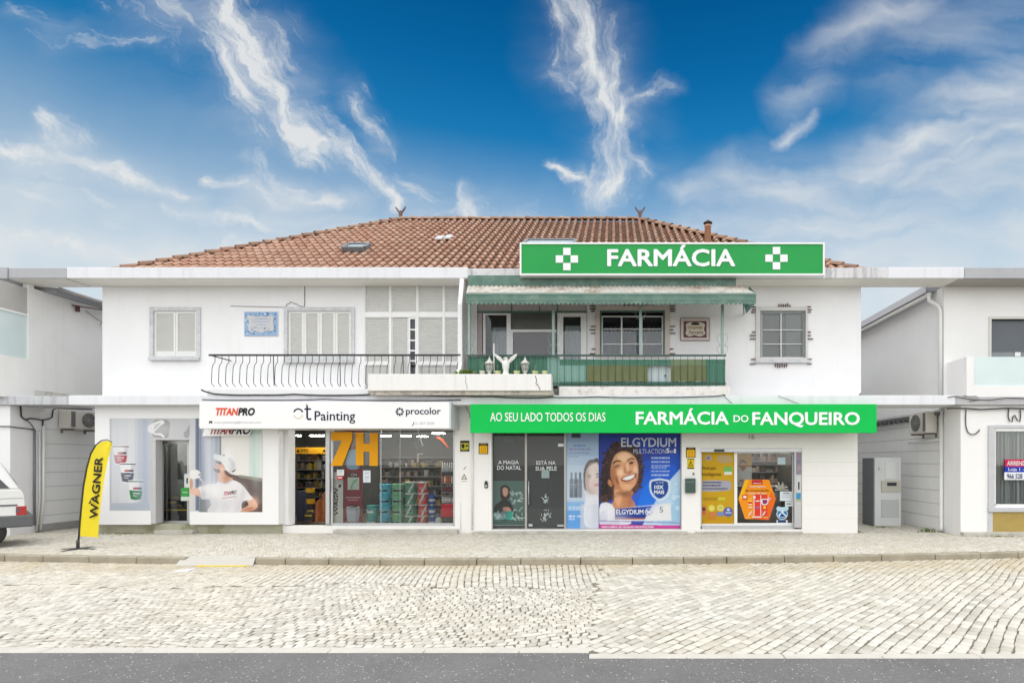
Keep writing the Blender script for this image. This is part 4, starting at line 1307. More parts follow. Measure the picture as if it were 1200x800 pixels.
# things along the planter: plant, lanterns, eagle, pots, white stick
tk = z1_pl = Z(438, YP)
def lantern(px, lab):
    x = X(px, -.95); y = -.90
    t_ = thing('garden_lantern', (x, y, tk), lab, 'lantern', 'white lanterns on the planter')
    m_ = mat('cream_lantern_paint', (.68, .66, .60), .5, .1, 8)
    q = MB(); q.lathe((x, y, tk - .05), [(.085, 0), (.085, .03), (.04, .06), (.035, .11), (.06, .13), (.065, .15)], 14); q.build('base', m_, t_)
    q = MB()
    for k in range(6):
        a = k * math.pi / 3 + .3
        q.tube([(x + .062 * math.cos(a), y + .062 * math.sin(a), tk + .10), (x + .088 * math.cos(a), y + .088 * math.sin(a), tk + .27)], .009, 5)
    q.lathe((x, y, tk + .095), [(.07, 0), (.07, .012)], 14); q.lathe((x, y, tk + .268), [(.095, 0), (.095, .012)], 14)
    q.build('cage', m_, t_)
    q = MB(); q.lathe((x, y, tk + .107), [(.052, 0), (.078, .16)], 12); q.build('lamp_glass', mat('lantern_glass', (.30, .33, .32), .15, .1), t_)
    q = MB(); q.lathe((x, y, tk + .28), [(.125, 0), (.10, .03), (.055, .075), (.03, .10), (.02, .11), (.028, .13), (.008, .155), (.002, .19)], 14); q.build('roof', m_, t_)
lantern(573, 'cream garden lantern on the white planter left of the white eagle statue')
lantern(615, 'cream garden lantern on the white planter right of the white eagle statue')
x = X(592.5, -.95); y = -.92
q = MB(); wm = mat('white_statue_paint', (.76, .75, .72), .5, .06, 12, dirt=(.2, .2, .22), dirt_amt=.25, dirt_scale=14)
ea = thing('eagle_statue', (x, y, tk), 'white eagle statue with both wings raised standing on the planter', 'statue')
q.lathe((x, y, tk - .05), [(.10, 0), (.11, .03), (.09, .07), (.075, .10), (.065, .15), (.085, .22), (.095, .30), (.075, .37), (.045, .41), (.05, .445), (.04, .48), (.01, .495)], 14)
q.tube([(x, y - .03, tk + .41), (x - .03, y - .085, tk + .40), (x - .035, y - .095, tk + .375)], [.025, .015, .003], 6)
q.build('eagle_body', wm, ea)
for sd in (-1, 1):
    wv = [(.03, .20), (.08, .27), (.14, .33), (.22, .40), (.28, .49), (.275, .53), (.23, .51), (.17, .47), (.12, .43), (.06, .37), (.03, .33)]
    q = MB(); q.prism([(x + sd * a, tk + h) for a, h in wv], y - .02, y + .025)
    for i in range(5):
        q.obox((x + sd * (.09 + .037 * i), y - .025, tk + .335 + .032 * i), (sd * .012, 0, .05), (0, .006, 0), (.008, 0, -.004))
    q.build('wing', wm, ea, bevel=.008)
lab_p = ['small cream flower pot on the planter, nearest the green plant', 'cream flower pot with a thin plant left of the left lantern', 'yellow star shaped pot between the left lantern and the eagle', 'yellow star shaped pot between the eagle and the right lantern', 'yellow star shaped pot with a thin plant right of the right lantern', 'yellow pot at the right end of the planter']
for i, (px, lb_) in enumerate(zip((555.5, 564.5, 582.5, 605, 626.5, 638), lab_p)):
    x = X(px, -.95); y = -.88 - .02 * (i % 2); s_ = .75 if i == 0 else 1
    t_ = thing('flower_pot', (x, y, tk), lb_, 'pot', 'small pots along the planter')
    pm = mat('pale_yellow_glaze', (.62, .64, .32), .4, .08, 8) if i > 1 else mat('cream_glaze', (.66, .66, .54), .4, .08, 8)
    q = MB()
    prof = [(.045, -.05), (.05, .0), (.062, .06), (.075, .085), (.075, .10), (.05, .10)]
    vs_ = []; nn = 20
    for (r_, h) in prof:
        for k in range(nn):
            a = 2 * math.pi * k / nn
            rr_ = r_ * s_ * (1 + (.18 if 1 < i < 5 else 0) * math.cos(5 * a))
            vs_.append((x + rr_ * math.cos(a), y + rr_ * math.sin(a), tk + h * s_))
    q.add(vs_, [(j * nn + k, j * nn + (k + 1) % nn, (j + 1) * nn + (k + 1) % nn, (j + 1) * nn + k) for j in range(5) for k in range(nn)], 0, True)
    q.add(vs_, [tuple(range(5 * nn, 6 * nn))]); q.build('pot', pm, t_)
    if i in (1, 2, 3, 4):
        q = MB()
        for k in range(9):
            a = random.uniform(0, 6.28); r_ = random.uniform(.01, .05); h = random.uniform(.12, .24)
            q.tube([(x, y, tk + .09), (x + r_ * .5 * math.cos(a), y + r_ * .5 * math.sin(a), tk + .09 + h * .6), (x + r_ * math.cos(a), y + r_ * math.sin(a), tk + .09 + h)], [.003, .003, .001], 4)
        q.build('sprig', mat('grey_green_sprig', (.24, .31, .24), .7, .2, 20), t_)
q = MB(); q.tube([(X(577.8, -.95), -.84, tk - .06), (X(577.8, -.95), -.84, Z(402, -.9))], .018, 8)
q.build('white_stick', pvc, None, loc=(X(577.8, -.95), -.84, tk - .06), label='thin white plastic stick standing upright in the planter by the left lantern', cat='stick')
# low green succulent
def leaf_clump(name, cx_, cy_, cz, rx, ry, rz, n_, size, mats, parent=None, **kw):
    q = MB()
    for i in range(n_):
        while True:
            p = Vector((random.uniform(-1, 1), random.uniform(-1, 1), random.uniform(-.2, 1)))
            if p.length < 1: break
        c = Vector((cx_ + p.x * rx, cy_ + p.y * ry, cz + p.z * rz))
        d = Vector((p.x + random.uniform(-.5, .5), p.y + random.uniform(-.5, .5), .6 + random.uniform(-.3, .6))).normalized() * size * random.uniform(.6, 1.3)
        s_ = d.cross(Vector((random.uniform(-1, 1), random.uniform(-1, 1), .3))).normalized() * size * .28
        q.add([c - s_ * .4, c + d * .5 - s_, c + d, c + d * .5 + s_, c + s_ * .4], [(0, 1, 2, 3, 4)], random.randrange(len(mats)))
    return q.build(name, mats, parent, recalc=False, **kw)
gl1, gl2, gl3 = mat('leaf_green', (.12, .20, .03), .6, .2, 20), mat('leaf_yellow_green', (.22, .28, .04), .6, .2, 20), mat('leaf_dark_green', (.06, .11, .02), .6, .2, 20)
leaf_clump('planter_plant', X(545.5, -.95), -.90, tk - .05, .33, .10, .16, 420, .07, [gl1, gl2, gl3], loc=(X(545.5, -.95), -.90, tk - .05), label='low bright green plant spilling over the planter beside the balcony divider', cat='plant')

# cables strung along the slab
def cable(pts, Y, r, lab, loc_=None, sag=True):
    q = MB(); P_ = []
    for (a, b_) in zip(pts[:-1], pts[1:]):
        for i in range(6):
            t_ = i / 6
            P_.append((a[0] + (b_[0] - a[0]) * t_, a[1] + (b_[1] - a[1]) * t_ + (.5 * math.sin(math.pi * t_) if sag else 0)))
    P_.append(pts[-1])
    q.tube([(X(p[0], Y), Y - (.0), Z(p[1], Y)) for p in P_], r, 6)
    return q.build('cable', cable_mat, None, loc=(X(pts[0][0], Y), Y, Z(pts[0][1], Y)), label=lab, cat='cable', group='cables along the building')
cable([(236, 456.5), (244, 459.5), (256, 461.8), (300, 462.6), (345, 461.8), (400, 463), (448, 461.2)], YS - .035, .022, 'thick black cable sagging under the left balcony railing above the white sign')
cable([(448, 461.4), (500, 463.5), (545, 464), (575, 464.2), (610, 466), (645, 465.3), (700, 464.8), (760, 465.4), (830, 464.2), (850, 462.5)], YS - .035, .014, 'thin black cable under the planter running on to the right balcony')
cable([(237, 468), (300, 468.6), (380, 467.6), (470, 469), (540, 468.4)], YS - .03, .013, 'thin grey black cable lying along the slab just above the white sign')
cable([(860, 463.6), (940, 464.2), (1004, 464.2), (1008, 462.2), (1008.5, 460.6)], .0 - .02, .013, 'thin cable along the wall foot below the window with iron ornaments')
cable([(848, 462.6), (853, 468), (858, 472)], YS - .02, .006, 'short thin wire hanging from the slab under the right end of the awning balcony')
cable([(912, 463.5), (922, 467), (936, 472.5)], YS - .02, .005, 'short thin slanting wire crossing the slab right of the balcony')
cable([(541, 470.5), (546, 476), (550, 484), (551, 490)], YS + .35, .008, 'short drooping wire in the gap between the white sign and the green shop sign')
cable([(357, 334.5), (357, 355), (356.5, 359.5)], -.012, .006, 'thin grey wire running down the wall onto the four leaf shuttered window', sag=False)
cable([(270, 358.5), (300, 359.2), (334, 360)], -.012, .005, 'thin wire on the wall above the blue tile panel', sag=False)
cable([(334, 363), (336, 356.5), (341, 353.5), (347, 356), (356, 359.5)], -.02, .006, 'looped wire on the top left corner of the four leaf shuttered window')

# ================================================================== SIGNS
def cross(px, py, Y, parent):
    q = MB(); a = 4.0
    for (dx, dy) in ((-8.7, 0), (8.7, 0), (0, -8.9), (0, 8.9)):
        q.pbox(px + dx - 4.4, px + dx + 4.4, py + dy - 4.3, py + dy + 4.3, Y - .012, Y - .001)
    q.build('cross', letter_white, parent, bevel=.003)
YRS = -.86
s1 = thing('pharmacy_roof_sign', (X(787, YRS), YRS, Z(322, YRS)), 'long green roof sign with white FARMÁCIA lettering between two white crosses', 'sign')
q = MB(); q.pbox(611, 964.5, 286, 320.5, YRS, YRS + .16); q.build('sign_panel', signgreen_hi, s1)
q = MB(); q.pbox(609, 966.5, 284, 286, YRS - .02, YRS + .18); q.pbox(609, 966.5, 320.5, 322.5, YRS - .02, YRS + .18); q.pbox(609, 611, 286, 320.5, YRS - .02, YRS + .18); q.pbox(964.5, 966.5, 286, 320.5, YRS - .02, YRS + .18)
q.build('frame', white_paint, s1)
for px in (746, 884): MB().pbox(px, px + .35, 286, 320.5, YRS - .0015, YRS).build('panel_joint', mat('sign_joint', (.05, .25, .08), .5), s1)
cross(664.3, 303.5, YRS, s1); cross(910, 302.5, YRS, s1)
text('FARMÁCIA', 711.5, 861.5, 287.0, 312.5, YRS, letter_white, s1, bold=0.02625, thick=.012)
for px in (640, 720, 800, 880, 950):
    MB().tube([(X(px, YRS), YRS + .17, Z(300, YRS)), (X(px, YE), YE + .3, EZ1 + .02)], .02, 6).build('bracket', alu, s1)

YS2 = -.96
s2 = thing('pharmacy_fascia_sign', (X(789, YS2), YS2, Z(507, YS2)), 'long bright green fascia sign with white lettering over the pharmacy shopfront', 'sign')
q = MB(); q.pbox(551, 1027.5, 473.3, 507, YS2, YS2 + .14); q.build('sign_panel', signgreen_lo, s2, bevel=.006)
text('AO SEU LADO TODOS OS DIAS', 574.5, 709.5, 483.2, 493.6, YS2, letter_white, s2, bold=0.006, thick=.006)
text('FARMÁCIA', 745, 854, 478.2, 497.5, YS2, letter_white, s2, bold=0.024, thick=.006)
text('DO', 859.5, 877, 486.2, 494.4, YS2, letter_white, s2, bold=0.015, thick=.006)
text('FANQUEIRO', 881.5, 1007.5, 482.6, 500.6, YS2, letter_white, s2, bold=0.024, thick=.006)
for px in (570, 700, 830, 960): MB().box(X(px, YS2), X(px, YS2) + .04, YS2 + .14, -.30, Z(480, YS2), Z(478, YS2)).build('bracket', alu, s2)
q = MB(); q.box(X(560, -.7), X(1010, -.7), YS2 + .145, YL - .002, Z(506, YS2) + .33, Z(506, YS2) + .36); q.build('soffit_board', mat('grubby_board', (.50, .48, .44), .8, .1), s2)

YS3 = -1.0
s3 = thing('paint_shop_sign', (X(380, YS3), YS3, Z(502, YS3)), 'long white box sign with orange and dark blue lettering over the paint shop', 'sign')
q = MB(); q.pbox(233.5, 526.5, 470.5, 502, YS3, -.27); q.build('sign_box', white_panel, s3, bevel=.01)
q = MB(); q.pbox(526.6, 528.4, 470.5, 502, YS3 + .02, -.28); q.build('end_cap', mat('pale_grey_trim', (.55, .60, .62), .4, .05), s3)
text('TITAN', 253, 279.5, 477.6, 486.6, YS3, ink(236, 96, 66), s3, bold=.045, shear=.22)
text('PRO', 279, 298.8, 477.6, 486.8, YS3, blackink, s3, bold=.045, shear=.22)
text('oseu.painting@hotmail.com', 251, 306, 493.2, 496.4, YS3, ink(190, 184, 190), s3, thick=.002)
art(s3, YS3, [(rect(245, 248.8, 493, 496.2), ink(50, 50, 60)), ([(246, 496.3), (247, 494.6), (248, 496.3)], ink(240, 240, 240))], 'envelope_icon')
def arc(cx_, cy_, r0, r1, a0, a1, n_=14, ry=1.0):
    o = [(cx_ + r1 * math.cos(a0 + (a1 - a0) * i / n_), cy_ - ry * r1 * math.sin(a0 + (a1 - a0) * i / n_)) for i in range(n_ + 1)]
    return o + [(cx_ + r0 * math.cos(a1 + (a0 - a1) * i / n_), cy_ - ry * r0 * math.sin(a1 + (a0 - a1) * i / n_)) for i in range(n_ + 1)]
art(s3, YS3, [(arc(349.5, 484.2, 4.3, 6.1, R(15), R(165)), navy), (arc(349.5, 485.0, 4.3, 5.9, R(190), R(350)), ink(226, 216, 190)),
              (rect(356.8, 364.6, 478.2, 480.0), navy), (rect(359.0, 361.0, 474.8, 489), navy), (arc(362.5, 488.8, 1.4, 3.4, R(180), R(330), 8), navy), (rect(358.6, 359.9, 473.2, 476.4), ink(150, 150, 160))], 'logo')
text('Painting', 368.8, 416.3, 481.5, 496.0, YS3, navy, s3, bold=0.0045)
fl_ = []
for k in range(8):
    a = k * math.pi / 4
    c, s_ = math.cos(a), math.sin(a)
    P_ = lambda r_, t_: (468.5 + r_ * c - t_ * s_, 482.2 - (r_ * s_ + t_ * c))
    fl_.append(([P_(2.2, -.75), P_(4.6, -1.25), P_(4.9, 0), P_(4.6, 1.25), P_(2.2, .75)], navy))
art(s3, YS3, fl_, 'logo')
text('procolor', 475.8, 516.5, 477.5, 487.8, YS3, navy, s3, bold=0.009)
text('21 837 0500', 486.5, 509, 494.3, 497.2, YS3, ink(188, 188, 192), s3, thick=.002)
art(s3, YS3, [(spline([(482.4, 498.3), (484, 497), (484.6, 494.4), (485.4, 494.6), (485, 497), (483.2, 498.9)], 3), ink(60, 60, 80))], 'phone_icon')

# ================================================================== PAINT SHOP: cladding with printed murals
YC = -.48
q = MB()
cx0, cx1, cz0, cz1 = X(111, YC), X(326.5, YC), Z(614.5, YC), Z(473, YC)
wall(q, cx0, cx1, cz0, cz1, YC, YL - .003, [(X(176.5, YC), X(222, YC), cz0 - 1, Z(515, YC))])
q.build('cladding', white_panel, MAIN, bevel=.006)
def zz(pts, ox, oy, s_): return [(ox + p[0] / s_, oy + p[1] / s_) for p in pts]
mu = thing('bucket_mural', (X(152, YC), YC, Z(598, YC)), 'pale grey printed wall panel with three paint buckets, left of the narrow shop door', 'mural')
G = lambda v, d=0: ink(v - d, v, v + 6 + d)
its = [(rect(128.5, 176, 490, 598), ink(208, 211, 216)), (rect(176, 222.5, 490, 514.4), ink(200, 201, 204))]
for (a, b_, c) in ((128.5, 131, (186, 190, 196)), (140, 150, (214, 216, 220)), (150, 158, (218, 219, 222)), (162, 167, (196, 201, 210)), (167, 172, (184, 191, 204)), (172, 176, (194, 199, 208))):
    its.append((rect(a, b_, 490.4, 597.6), ink(*c)))
its += [(rect(128.5, 176, 589, 598), ink(186, 192, 202))]
o5 = (120, 480, 5.517)
its += [(zz(spline([(330, 75), (400, 62), (435, 80), (432, 150), (420, 180), (370, 182), (325, 165)]), *o5), ink(160, 160, 162)),
        (zz(spline([(292, 130), (305, 98), (345, 78), (385, 66), (402, 84), (372, 106), (340, 138), (318, 152)]), *o5), ink(238, 238, 238)),
        (zz(spline([(340, 100), (372, 84), (362, 104), (336, 128)]), *o5), ink(196, 196, 200)),
        (zz([(318, 146), (334, 144), (345, 152), (380, 150), (402, 170), (398, 184), (376, 164), (340, 162)], *o5), ink(242, 242, 242)),
        (zz(spline([(525, 150), (545, 130), (560, 100), (575, 95), (570, 130), (560, 175), (535, 180)]), *o5), ink(168, 168, 172))]
def bucket(x0, y0, w_, h_, lab, lid):
    P_ = lambda u, v: (x0 + u * w_, y0 + v * h_)
    sh = [P_(.04, .08), P_(.96, .08), P_(.84, .98), P_(.5, 1.02), P_(.16, .98)]
    r_ = [(zz(sh, *o5), ink(236, 236, 238)), (zz([P_(.70, .08), P_(.96, .08), P_(.84, .98), P_(.66, 1.0)], *o5), ink(206, 206, 212)),
          (zz([P_(.07, .48), P_(.88, .50), P_(.80, .90), P_(.5, .96), P_(.17, .92)], *o5), lab),
          (zz([P_(0, .0), P_(.5, -.03), P_(1, .0), P_(1, .06), P_(.5, .09), P_(0, .06)], *o5), ink(244, 244, 244)),
          (zz([P_(.0, .03), P_(1, .03), P_(1, .075), P_(0, .075)], *o5), lid),
          (zz([P_(.32, .34), P_(.60, .34), P_(.58, .44), P_(.30, .44)], *o5), ink(190, 30, 45)), (zz([P_(.58, .34), P_(.86, .34), P_(.83, .44), P_(.57, .44)], *o5), ink(30, 26, 30)),
          (zz([P_(.30, .60), P_(.70, .61), P_(.68, .66), P_(.29, .65)], *o5), ink(226, 220, 222)), (zz([P_(.30, .72), P_(.55, .73), P_(.54, .78), P_(.30, .77)], *o5), ink(206, 200, 204))]
    return r_
its += bucket(66, 230, 107, 126, ink(178, 40, 52), ink(110, 40, 42)) + bucket(110, 343, 108, 130, ink(92, 98, 116), ink(62, 62, 74)) + bucket(166, 455, 106, 134, ink(44, 128, 74), ink(70, 100, 84))
photo_print(mu, YC, 128.5, 222.5, 490, 598, its, blobs=[(136, 520, 8, 40, (218, 221, 226), .5), (168, 560, 9, 60, (176, 186, 204), .45), (190, 503, 14, 7, (225, 225, 226), .4), (145, 594, 18, 4, (170, 178, 192), .5)], cut=(176.6, 223, 515, 600), soft=.16, final=.22)

mp_ = thing('painter_mural', (X(266, YC), YC, Z(600, YC)), 'printed wall panel showing a painter in a white cap and white shirt seen from behind', 'mural')
o8 = (230, 520, 8.89)
its = [(rect(222.6, 233, 490, 598), ink(206, 209, 212)), (rect(222.6, 226, 520, 598), ink(214, 212, 210)), (rect(229, 233, 490, 598), ink(122, 132, 152)), (rect(231.6, 233, 490, 598), ink(86, 92, 112)),
       (rect(233, 308, 500, 599.8), ink(238, 236, 231)), (rect(233, 258, 500, 599.8), ink(182, 188, 202)), (rect(233, 236, 500, 599.8), ink(142, 150, 168)), (rect(239, 247, 500, 599.8), ink(206, 210, 218)), (rect(252, 256, 500, 599.8), ink(150, 156, 176)), (rect(257, 259.3, 500, 570), ink(84, 82, 98)),
       (rect(292, 305, 500, 562), ink(212, 226, 221)), (rect(296, 300, 500, 562), ink(196, 218, 212)), (rect(284, 306, 500, 508), ink(176, 206, 196)), (rect(306, 308, 500, 599.8), ink(222, 221, 217)),
       ([(266, 554.5), (280, 557), (307.4, 561.5), (307.4, 599.8), (236, 599.8), (236, 592), (250, 585)], ink(112, 99, 96)), ([(280, 556), (307.4, 560), (307.4, 564), (280, 559)], ink(150, 146, 134)), ([(234, 585), (246, 585), (246, 599.8), (234, 599.8)], ink(128, 132, 130)), (rect(270, 307.4, 590, 599.8), ink(94, 80, 78)),
       # right arm on the hip
       (zz(spline([(520, 555), (560, 535), (600, 565), (640, 640), (600, 685), (520, 705), (445, 706), (470, 680), (540, 640), (535, 600)]), *o8), ink(226, 178, 152)), (zz(spline([(500, 600), (545, 625), (480, 665), (455, 690), (470, 640)]), *o8), ink(70, 52, 50)), (zz(spline([(470, 690), (540, 660), (600, 660), (560, 695), (450, 706)]), *o8), ink(208, 150, 118)),
       # neck, face, beard
       (zz(spline([(232, 300), (280, 280), (345, 305), (376, 340), (372, 390), (300, 400), (228, 388), (228, 340)]), *o8), ink(224, 176, 152)), (zz(spline([(300, 270), (345, 300), (380, 330), (370, 352), (320, 330), (295, 300)]), *o8), ink(92, 78, 72)),
       (zz(spline([(212, 178), (262, 196), (296, 245), (284, 290), (240, 312), (196, 290), (178, 258), (200, 222)]), *o8), ink(222, 168, 138)), (zz(spline([(180, 250), (205, 262), (235, 262), (248, 296), (215, 296), (190, 280)]), *o8), ink(58, 44, 42)), (zz(spline([(205, 178), (255, 186), (262, 210), (225, 205)]), *o8), ink(86, 62, 54)), (zz(spline([(252, 245), (280, 240), (288, 268), (262, 285)]), *o8), ink(240, 196, 172)),
       # shirt
       (zz(spline([(15, 462), (90, 425), (200, 412), (236, 384), (300, 404), (372, 374), (450, 402), (505, 455), (562, 530), (588, 578), (490, 594), (470, 640), (442, 711), (130, 711), (150, 640), (140, 566), (70, 574), (42, 545)], 3), *o8), ink(238, 236, 236)),
       (zz(spline([(140, 566), (190, 540), (230, 600), (200, 711), (130, 711), (152, 640)]), *o8), ink(222, 221, 224)), (zz(spline([(480, 470), (505, 530), (480, 600), (440, 711), (400, 711), (450, 600)]), *o8), ink(226, 224, 226)), (zz(spline([(236, 384), (300, 404), (372, 374), (366, 388), (300, 416), (240, 398)]), *o8), ink(206, 204, 206)), (zz(spline([(300, 600), (380, 590), (330, 711), (270, 711)]), *o8), ink(230, 229, 231)),
       # cap
       (zz(spline([(178, 122), (200, 104), (262, 116), (310, 92), (365, 108), (405, 160), (418, 220), (408, 275), (372, 304), (330, 275), (296, 232), (262, 188), (210, 168), (182, 148)]), *o8), ink(240, 240, 240)), (zz(spline([(330, 150), (380, 160), (412, 220), (404, 272), (372, 302), (345, 280), (370, 230)]), *o8), ink(220, 221, 224)), (zz([(370, 284), (408, 262), (412, 274), (378, 298)], *o8), ink(60, 60, 66)), (zz([(270, 112), (298, 106), (300, 122), (276, 124)], *o8), ink(150, 152, 158)),
       # forearm, hand and roller head
       (zz(spline([(-70, 470), (-20, 462), (25, 462), (46, 545), (0, 535), (-66, 510)]), *o8), ink(228, 182, 160)), (zz(spline([(-66, 300), (-20, 268), (30, 280), (52, 320), (30, 356), (-10, 362), (-50, 380), (-66, 470)]), *o8), ink(236, 234, 232)), (zz(spline([(-66, 372), (-40, 366), (-36, 440), (-66, 470)]), *o8), ink(206, 160, 136)), (zz([(30, 358), (44, 350), (92, 412), (80, 420)], *o8), ink(238, 238, 238)), (zz([(22, 318), (46, 308), (50, 322), (30, 330)], *o8), ink(120, 122, 128))]
bl_ = [(252, 545, 9, 50, (206, 212, 222), .5), (238, 560, 4, 50, (130, 140, 160), .5), (268, 530, 5, 6, (250, 250, 250), .5), (272, 546, 4, 5, (196, 198, 204), .5), (252, 575, 7, 10, (250, 248, 248), .6), (262, 592, 10, 8, (206, 206, 212), .55), (278, 590, 6, 14, (202, 200, 206), .5), (245, 590, 4, 9, (196, 196, 204), .5), (285, 578, 4, 8, (212, 210, 214), .5), (240, 572, 6, 4, (250, 248, 246), .5),
       (258, 558, 3, 4, (240, 200, 178), .5), (266, 560, 4, 5, (170, 120, 98), .55), (299, 588, 4, 6, (244, 200, 176), .5), (293, 596, 7, 3, (176, 118, 92), .5), (228, 576, 5, 3, (244, 206, 186), .5), (298, 570, 8, 8, (92, 82, 80), .35), (300, 530, 5, 30, (222, 236, 230), .5), (275, 515, 12, 10, (250, 248, 244), .5)]
photo_print(mp_, YC, 222.6, 308, 490, 599.8, its, blobs=bl_, soft=.16, final=.24, cut=(222, 233, 599, 601))
text('TITAN', 0, 0, 0, 0, YC, ink(200, 40, 60), mp_, bold=0.015, lift=.004, thick=.001, quad=[(262, 580.6), (270.4, 579.4), (270.8, 574.8), (262.6, 576)], shear=.2)
text('PRO', 0, 0, 0, 0, YC, navy, mp_, bold=0.015, lift=.004, thick=.001, quad=[(270.2, 579.4), (277, 578.4), (277.5, 573.8), (270.8, 574.8)], shear=.2)
art(mp_, YC - .004, [([(260, 583.2), (277, 581), (277, 581.6), (260, 583.8)], ink(190, 120, 130))], 'underline')
bd = thing('hanging_name_board', (X(269, YC), YC - .05, Z(511, YC)), 'small white slanted board with dark red and black letters under the long white sign', 'sign')
q = MB(); q.prism([(X(239, YC), Z(511, YC)), (X(293.5, YC), Z(510.6, YC)), (X(299, YC), Z(498, YC)), (X(243, YC), Z(498, YC))], YC - .06, YC - .04); q.build('board', white_panel, bd)
text('TITAN', 0, 0, 0, 0, YC - .06, ink(176, 24, 52), bd, bold=0.0225, shear=.0, quad=[(244.5, 508.6), (270, 508.6), (273.5, 498.4), (248, 498.4)])
text('PRO', 0, 0, 0, 0, YC - .06, blackink, bd, bold=0.0225, quad=[(270.8, 508.8), (292, 508.8), (296, 498.4), (274.5, 498.4)])

# narrow shop door in the cladding
q = MB()
q.pbox(182.5, 186, 516, 613.5, -.16, -.10); q.pbox(219, 222.6, 516, 613.5, -.16, -.10); q.pbox(186, 219, 516, 519.5, -.158, -.10); q.pbox(186, 219, 610, 613.5, -.158, -.10)
q.pbox(188.4, 190.8, 521, 611, -.20, -.162)
sd_ = q.build('door', alu, MAIN, bevel=.004)
q = MB(); q.pbox(186, 219, 519.5, 610, -.13, -.124); q.build('pane', shop_glass, sd_)
q = MB(); q.pbox(176.6, 182.4, 515, 613, YC + .005, YL - .01); q.build('door_reveal', mat('reveal_grey', (.50, .50, .51), .5, .06, 4), MAIN)
q = MB()
q.box(X(170, 0), X(240, 0), 2.2, 2.22, .1, 2.9); q.box(X(172), X(173), 0, 2.2, .1, 2.9); q.box(X(239), X(240), 0, 2.2, .1, 2.9); q.box(X(172), X(240), 0, 2.2, .08, .1); q.box(X(172), X(240), 0, 2.2, 2.88, 2.9)
q.build('shop_interior', mat('pale_stock_room', (.36, .37, .35), .9, .1), MAIN)
MB().box(X(205, 1) - .3, X(205, 1) + .3, .95, 1.05, 2.82, 2.879).build('ceiling_and_fill_lamp', emit('shop_and_fill_lamp', (1, .97, .90), 40), MAIN)  # added lamp out of view, brightens the stock room behind the door
def toolbox(px0, px1, py0, py1, Y, lab, n_bands=1, grp=None):
    t_ = thing('tool_case', (X((px0 + px1) / 2, Y), Y, Z(py1, Y)), lab, 'tool case', grp)
    q = MB(); q.pbox(px0, px1, py0 + 2, py1, Y, Y + .3); q.build('case', mat('dark_grey_plastic', (.05, .052, .055), .5, .1), t_, bevel=.012)
    q = MB(); q.pbox(px0 + .5, px1 - .5, py0 + 4.5, py0 + 6, Y - .006, Y - .001); q.build('band', mat('yellow_plastic', (.66, .45, .02), .5, .08), t_)
    c = (px0 + px1) / 2
    q = MB(); q.tube([(X(c - 3.5, Y), Y + .1, Z(py0 + 2, Y)), (X(c - 3, Y), Y + .1, Z(py0, Y)), (X(c + 3, Y), Y + .1, Z(py0, Y)), (X(c + 3.5, Y), Y + .1, Z(py0 + 2, Y))], .014, 6); q.build('handle', MATS['yellow_plastic'], t_)
    return t_
toolbox(189, 221, 592, 612.5, .10, 'wide dark tool case with a yellow band on the floor behind the narrow shop door')
toolbox(197, 206, 583, 594, .12, 'small yellow handled tool case on top of the wide dark case behind the narrow door')
def leaflet(name, px0, px1, py0, py1, Y, lab, cat, base, blocks, group=None):
    t_ = thing(name, (X((px0 + px1) / 2, Y), Y, Z(py1, Y)), lab, cat, group)
    q = MB(); q.pbox(px0, px1, py0, py1, Y - .003, Y); q.build('sheet', base, t_)
    if blocks: art(t_, Y - .003, [(rect(px0 + (px1 - px0) * a, px0 + (px1 - px0) * b_, py0 + (py1 - py0) * c, py0 + (py1 - py0) * d_), m_) for (a, b_, c, d_, m_) in blocks], step=.0008)
    return t_
leaflet('leaflet', 216, 222, 555, 571, -.20, 'white leaflet with a dark tree mark on the right side of the narrow door', 'leaflet', ink(222, 228, 224), [(.4, .7, .3, .7, ink(40, 70, 60))])
leaflet('leaflet', 212, 222, 571, 586.5, -.20, 'green and white leaflet on the right side of the narrow door', 'leaflet', ink(214, 226, 216), [(0, 1, 0, .68, ink(70, 160, 80)), (.2, .8, .3, .42, ink(150, 205, 150))])

# ---------------------------------------------------------------- paint shop window and entrance
YW = -.14
q = MB()
q.pbox(333, 338, 497, 615, YL + .0, .05); q.build('entrance_jamb', white_wall, MAIN, bevel=.006)
q = MB()
q.pbox(387.5, 390, 497, 615, YW, YW + .05); q.pbox(446, 446.8, 497, 613, YW + .003, YW + .03); q.pbox(468.5, 469, 497, 613, YW + .003, YW + .02); q.pbox(531, 533, 497, 615, YW, YW + .05); q.pbox(390, 531, 612.6, 616, YW - .01, YW + .06); q.pbox(390, 531, 495.5, 497.5, YW, YW + .05)
sw_ = q.build('shop_window', alu, MAIN, bevel=.004)
q = MB(); q.pbox(390, 531, 497.5, 612.6, YW + .012, YW + .018); q.build('pane', shop_glass, sw_)
q = MB(); q.pbox(381.5, 386, 500, 614, YW - .03, YW + .02); q.pbox(384.6, 386, 560, 575, YW - .06, YW - .032); q.build('door_post', alu, MAIN)
RX0, RX1 = X(331, 0), X(533, 0)
q = MB()
q.box(RX0 - 2.0, RX1 + .3, 4.6, 4.65, .05, 3.0); q.box(RX0 - 2.05, RX0 - 2.0, 2.3, 4.6, .05, 3.0); q.box(RX1 + .3, RX1 + .35, .02, 4.6, .05, 3.0); q.box(RX0 - 2.0, RX1 + .3, .02, 4.6, 2.95, 3.0)
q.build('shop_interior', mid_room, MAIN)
q = MB(); q.box(RX0 - 2.0, RX1 + .3, -.24, 4.6, .01, .05); q.build('shop_floor', mat('brown_floor_tiles', (.15, .12, .09), .5, .15, 3), MAIN)
q = MB(); q.box(X(391, -.05), RX1, -.07, .9, .05, .13); q.build('display_plinth', mat('grey_display_base', (.30, .31, .31), .7, .1), MAIN)
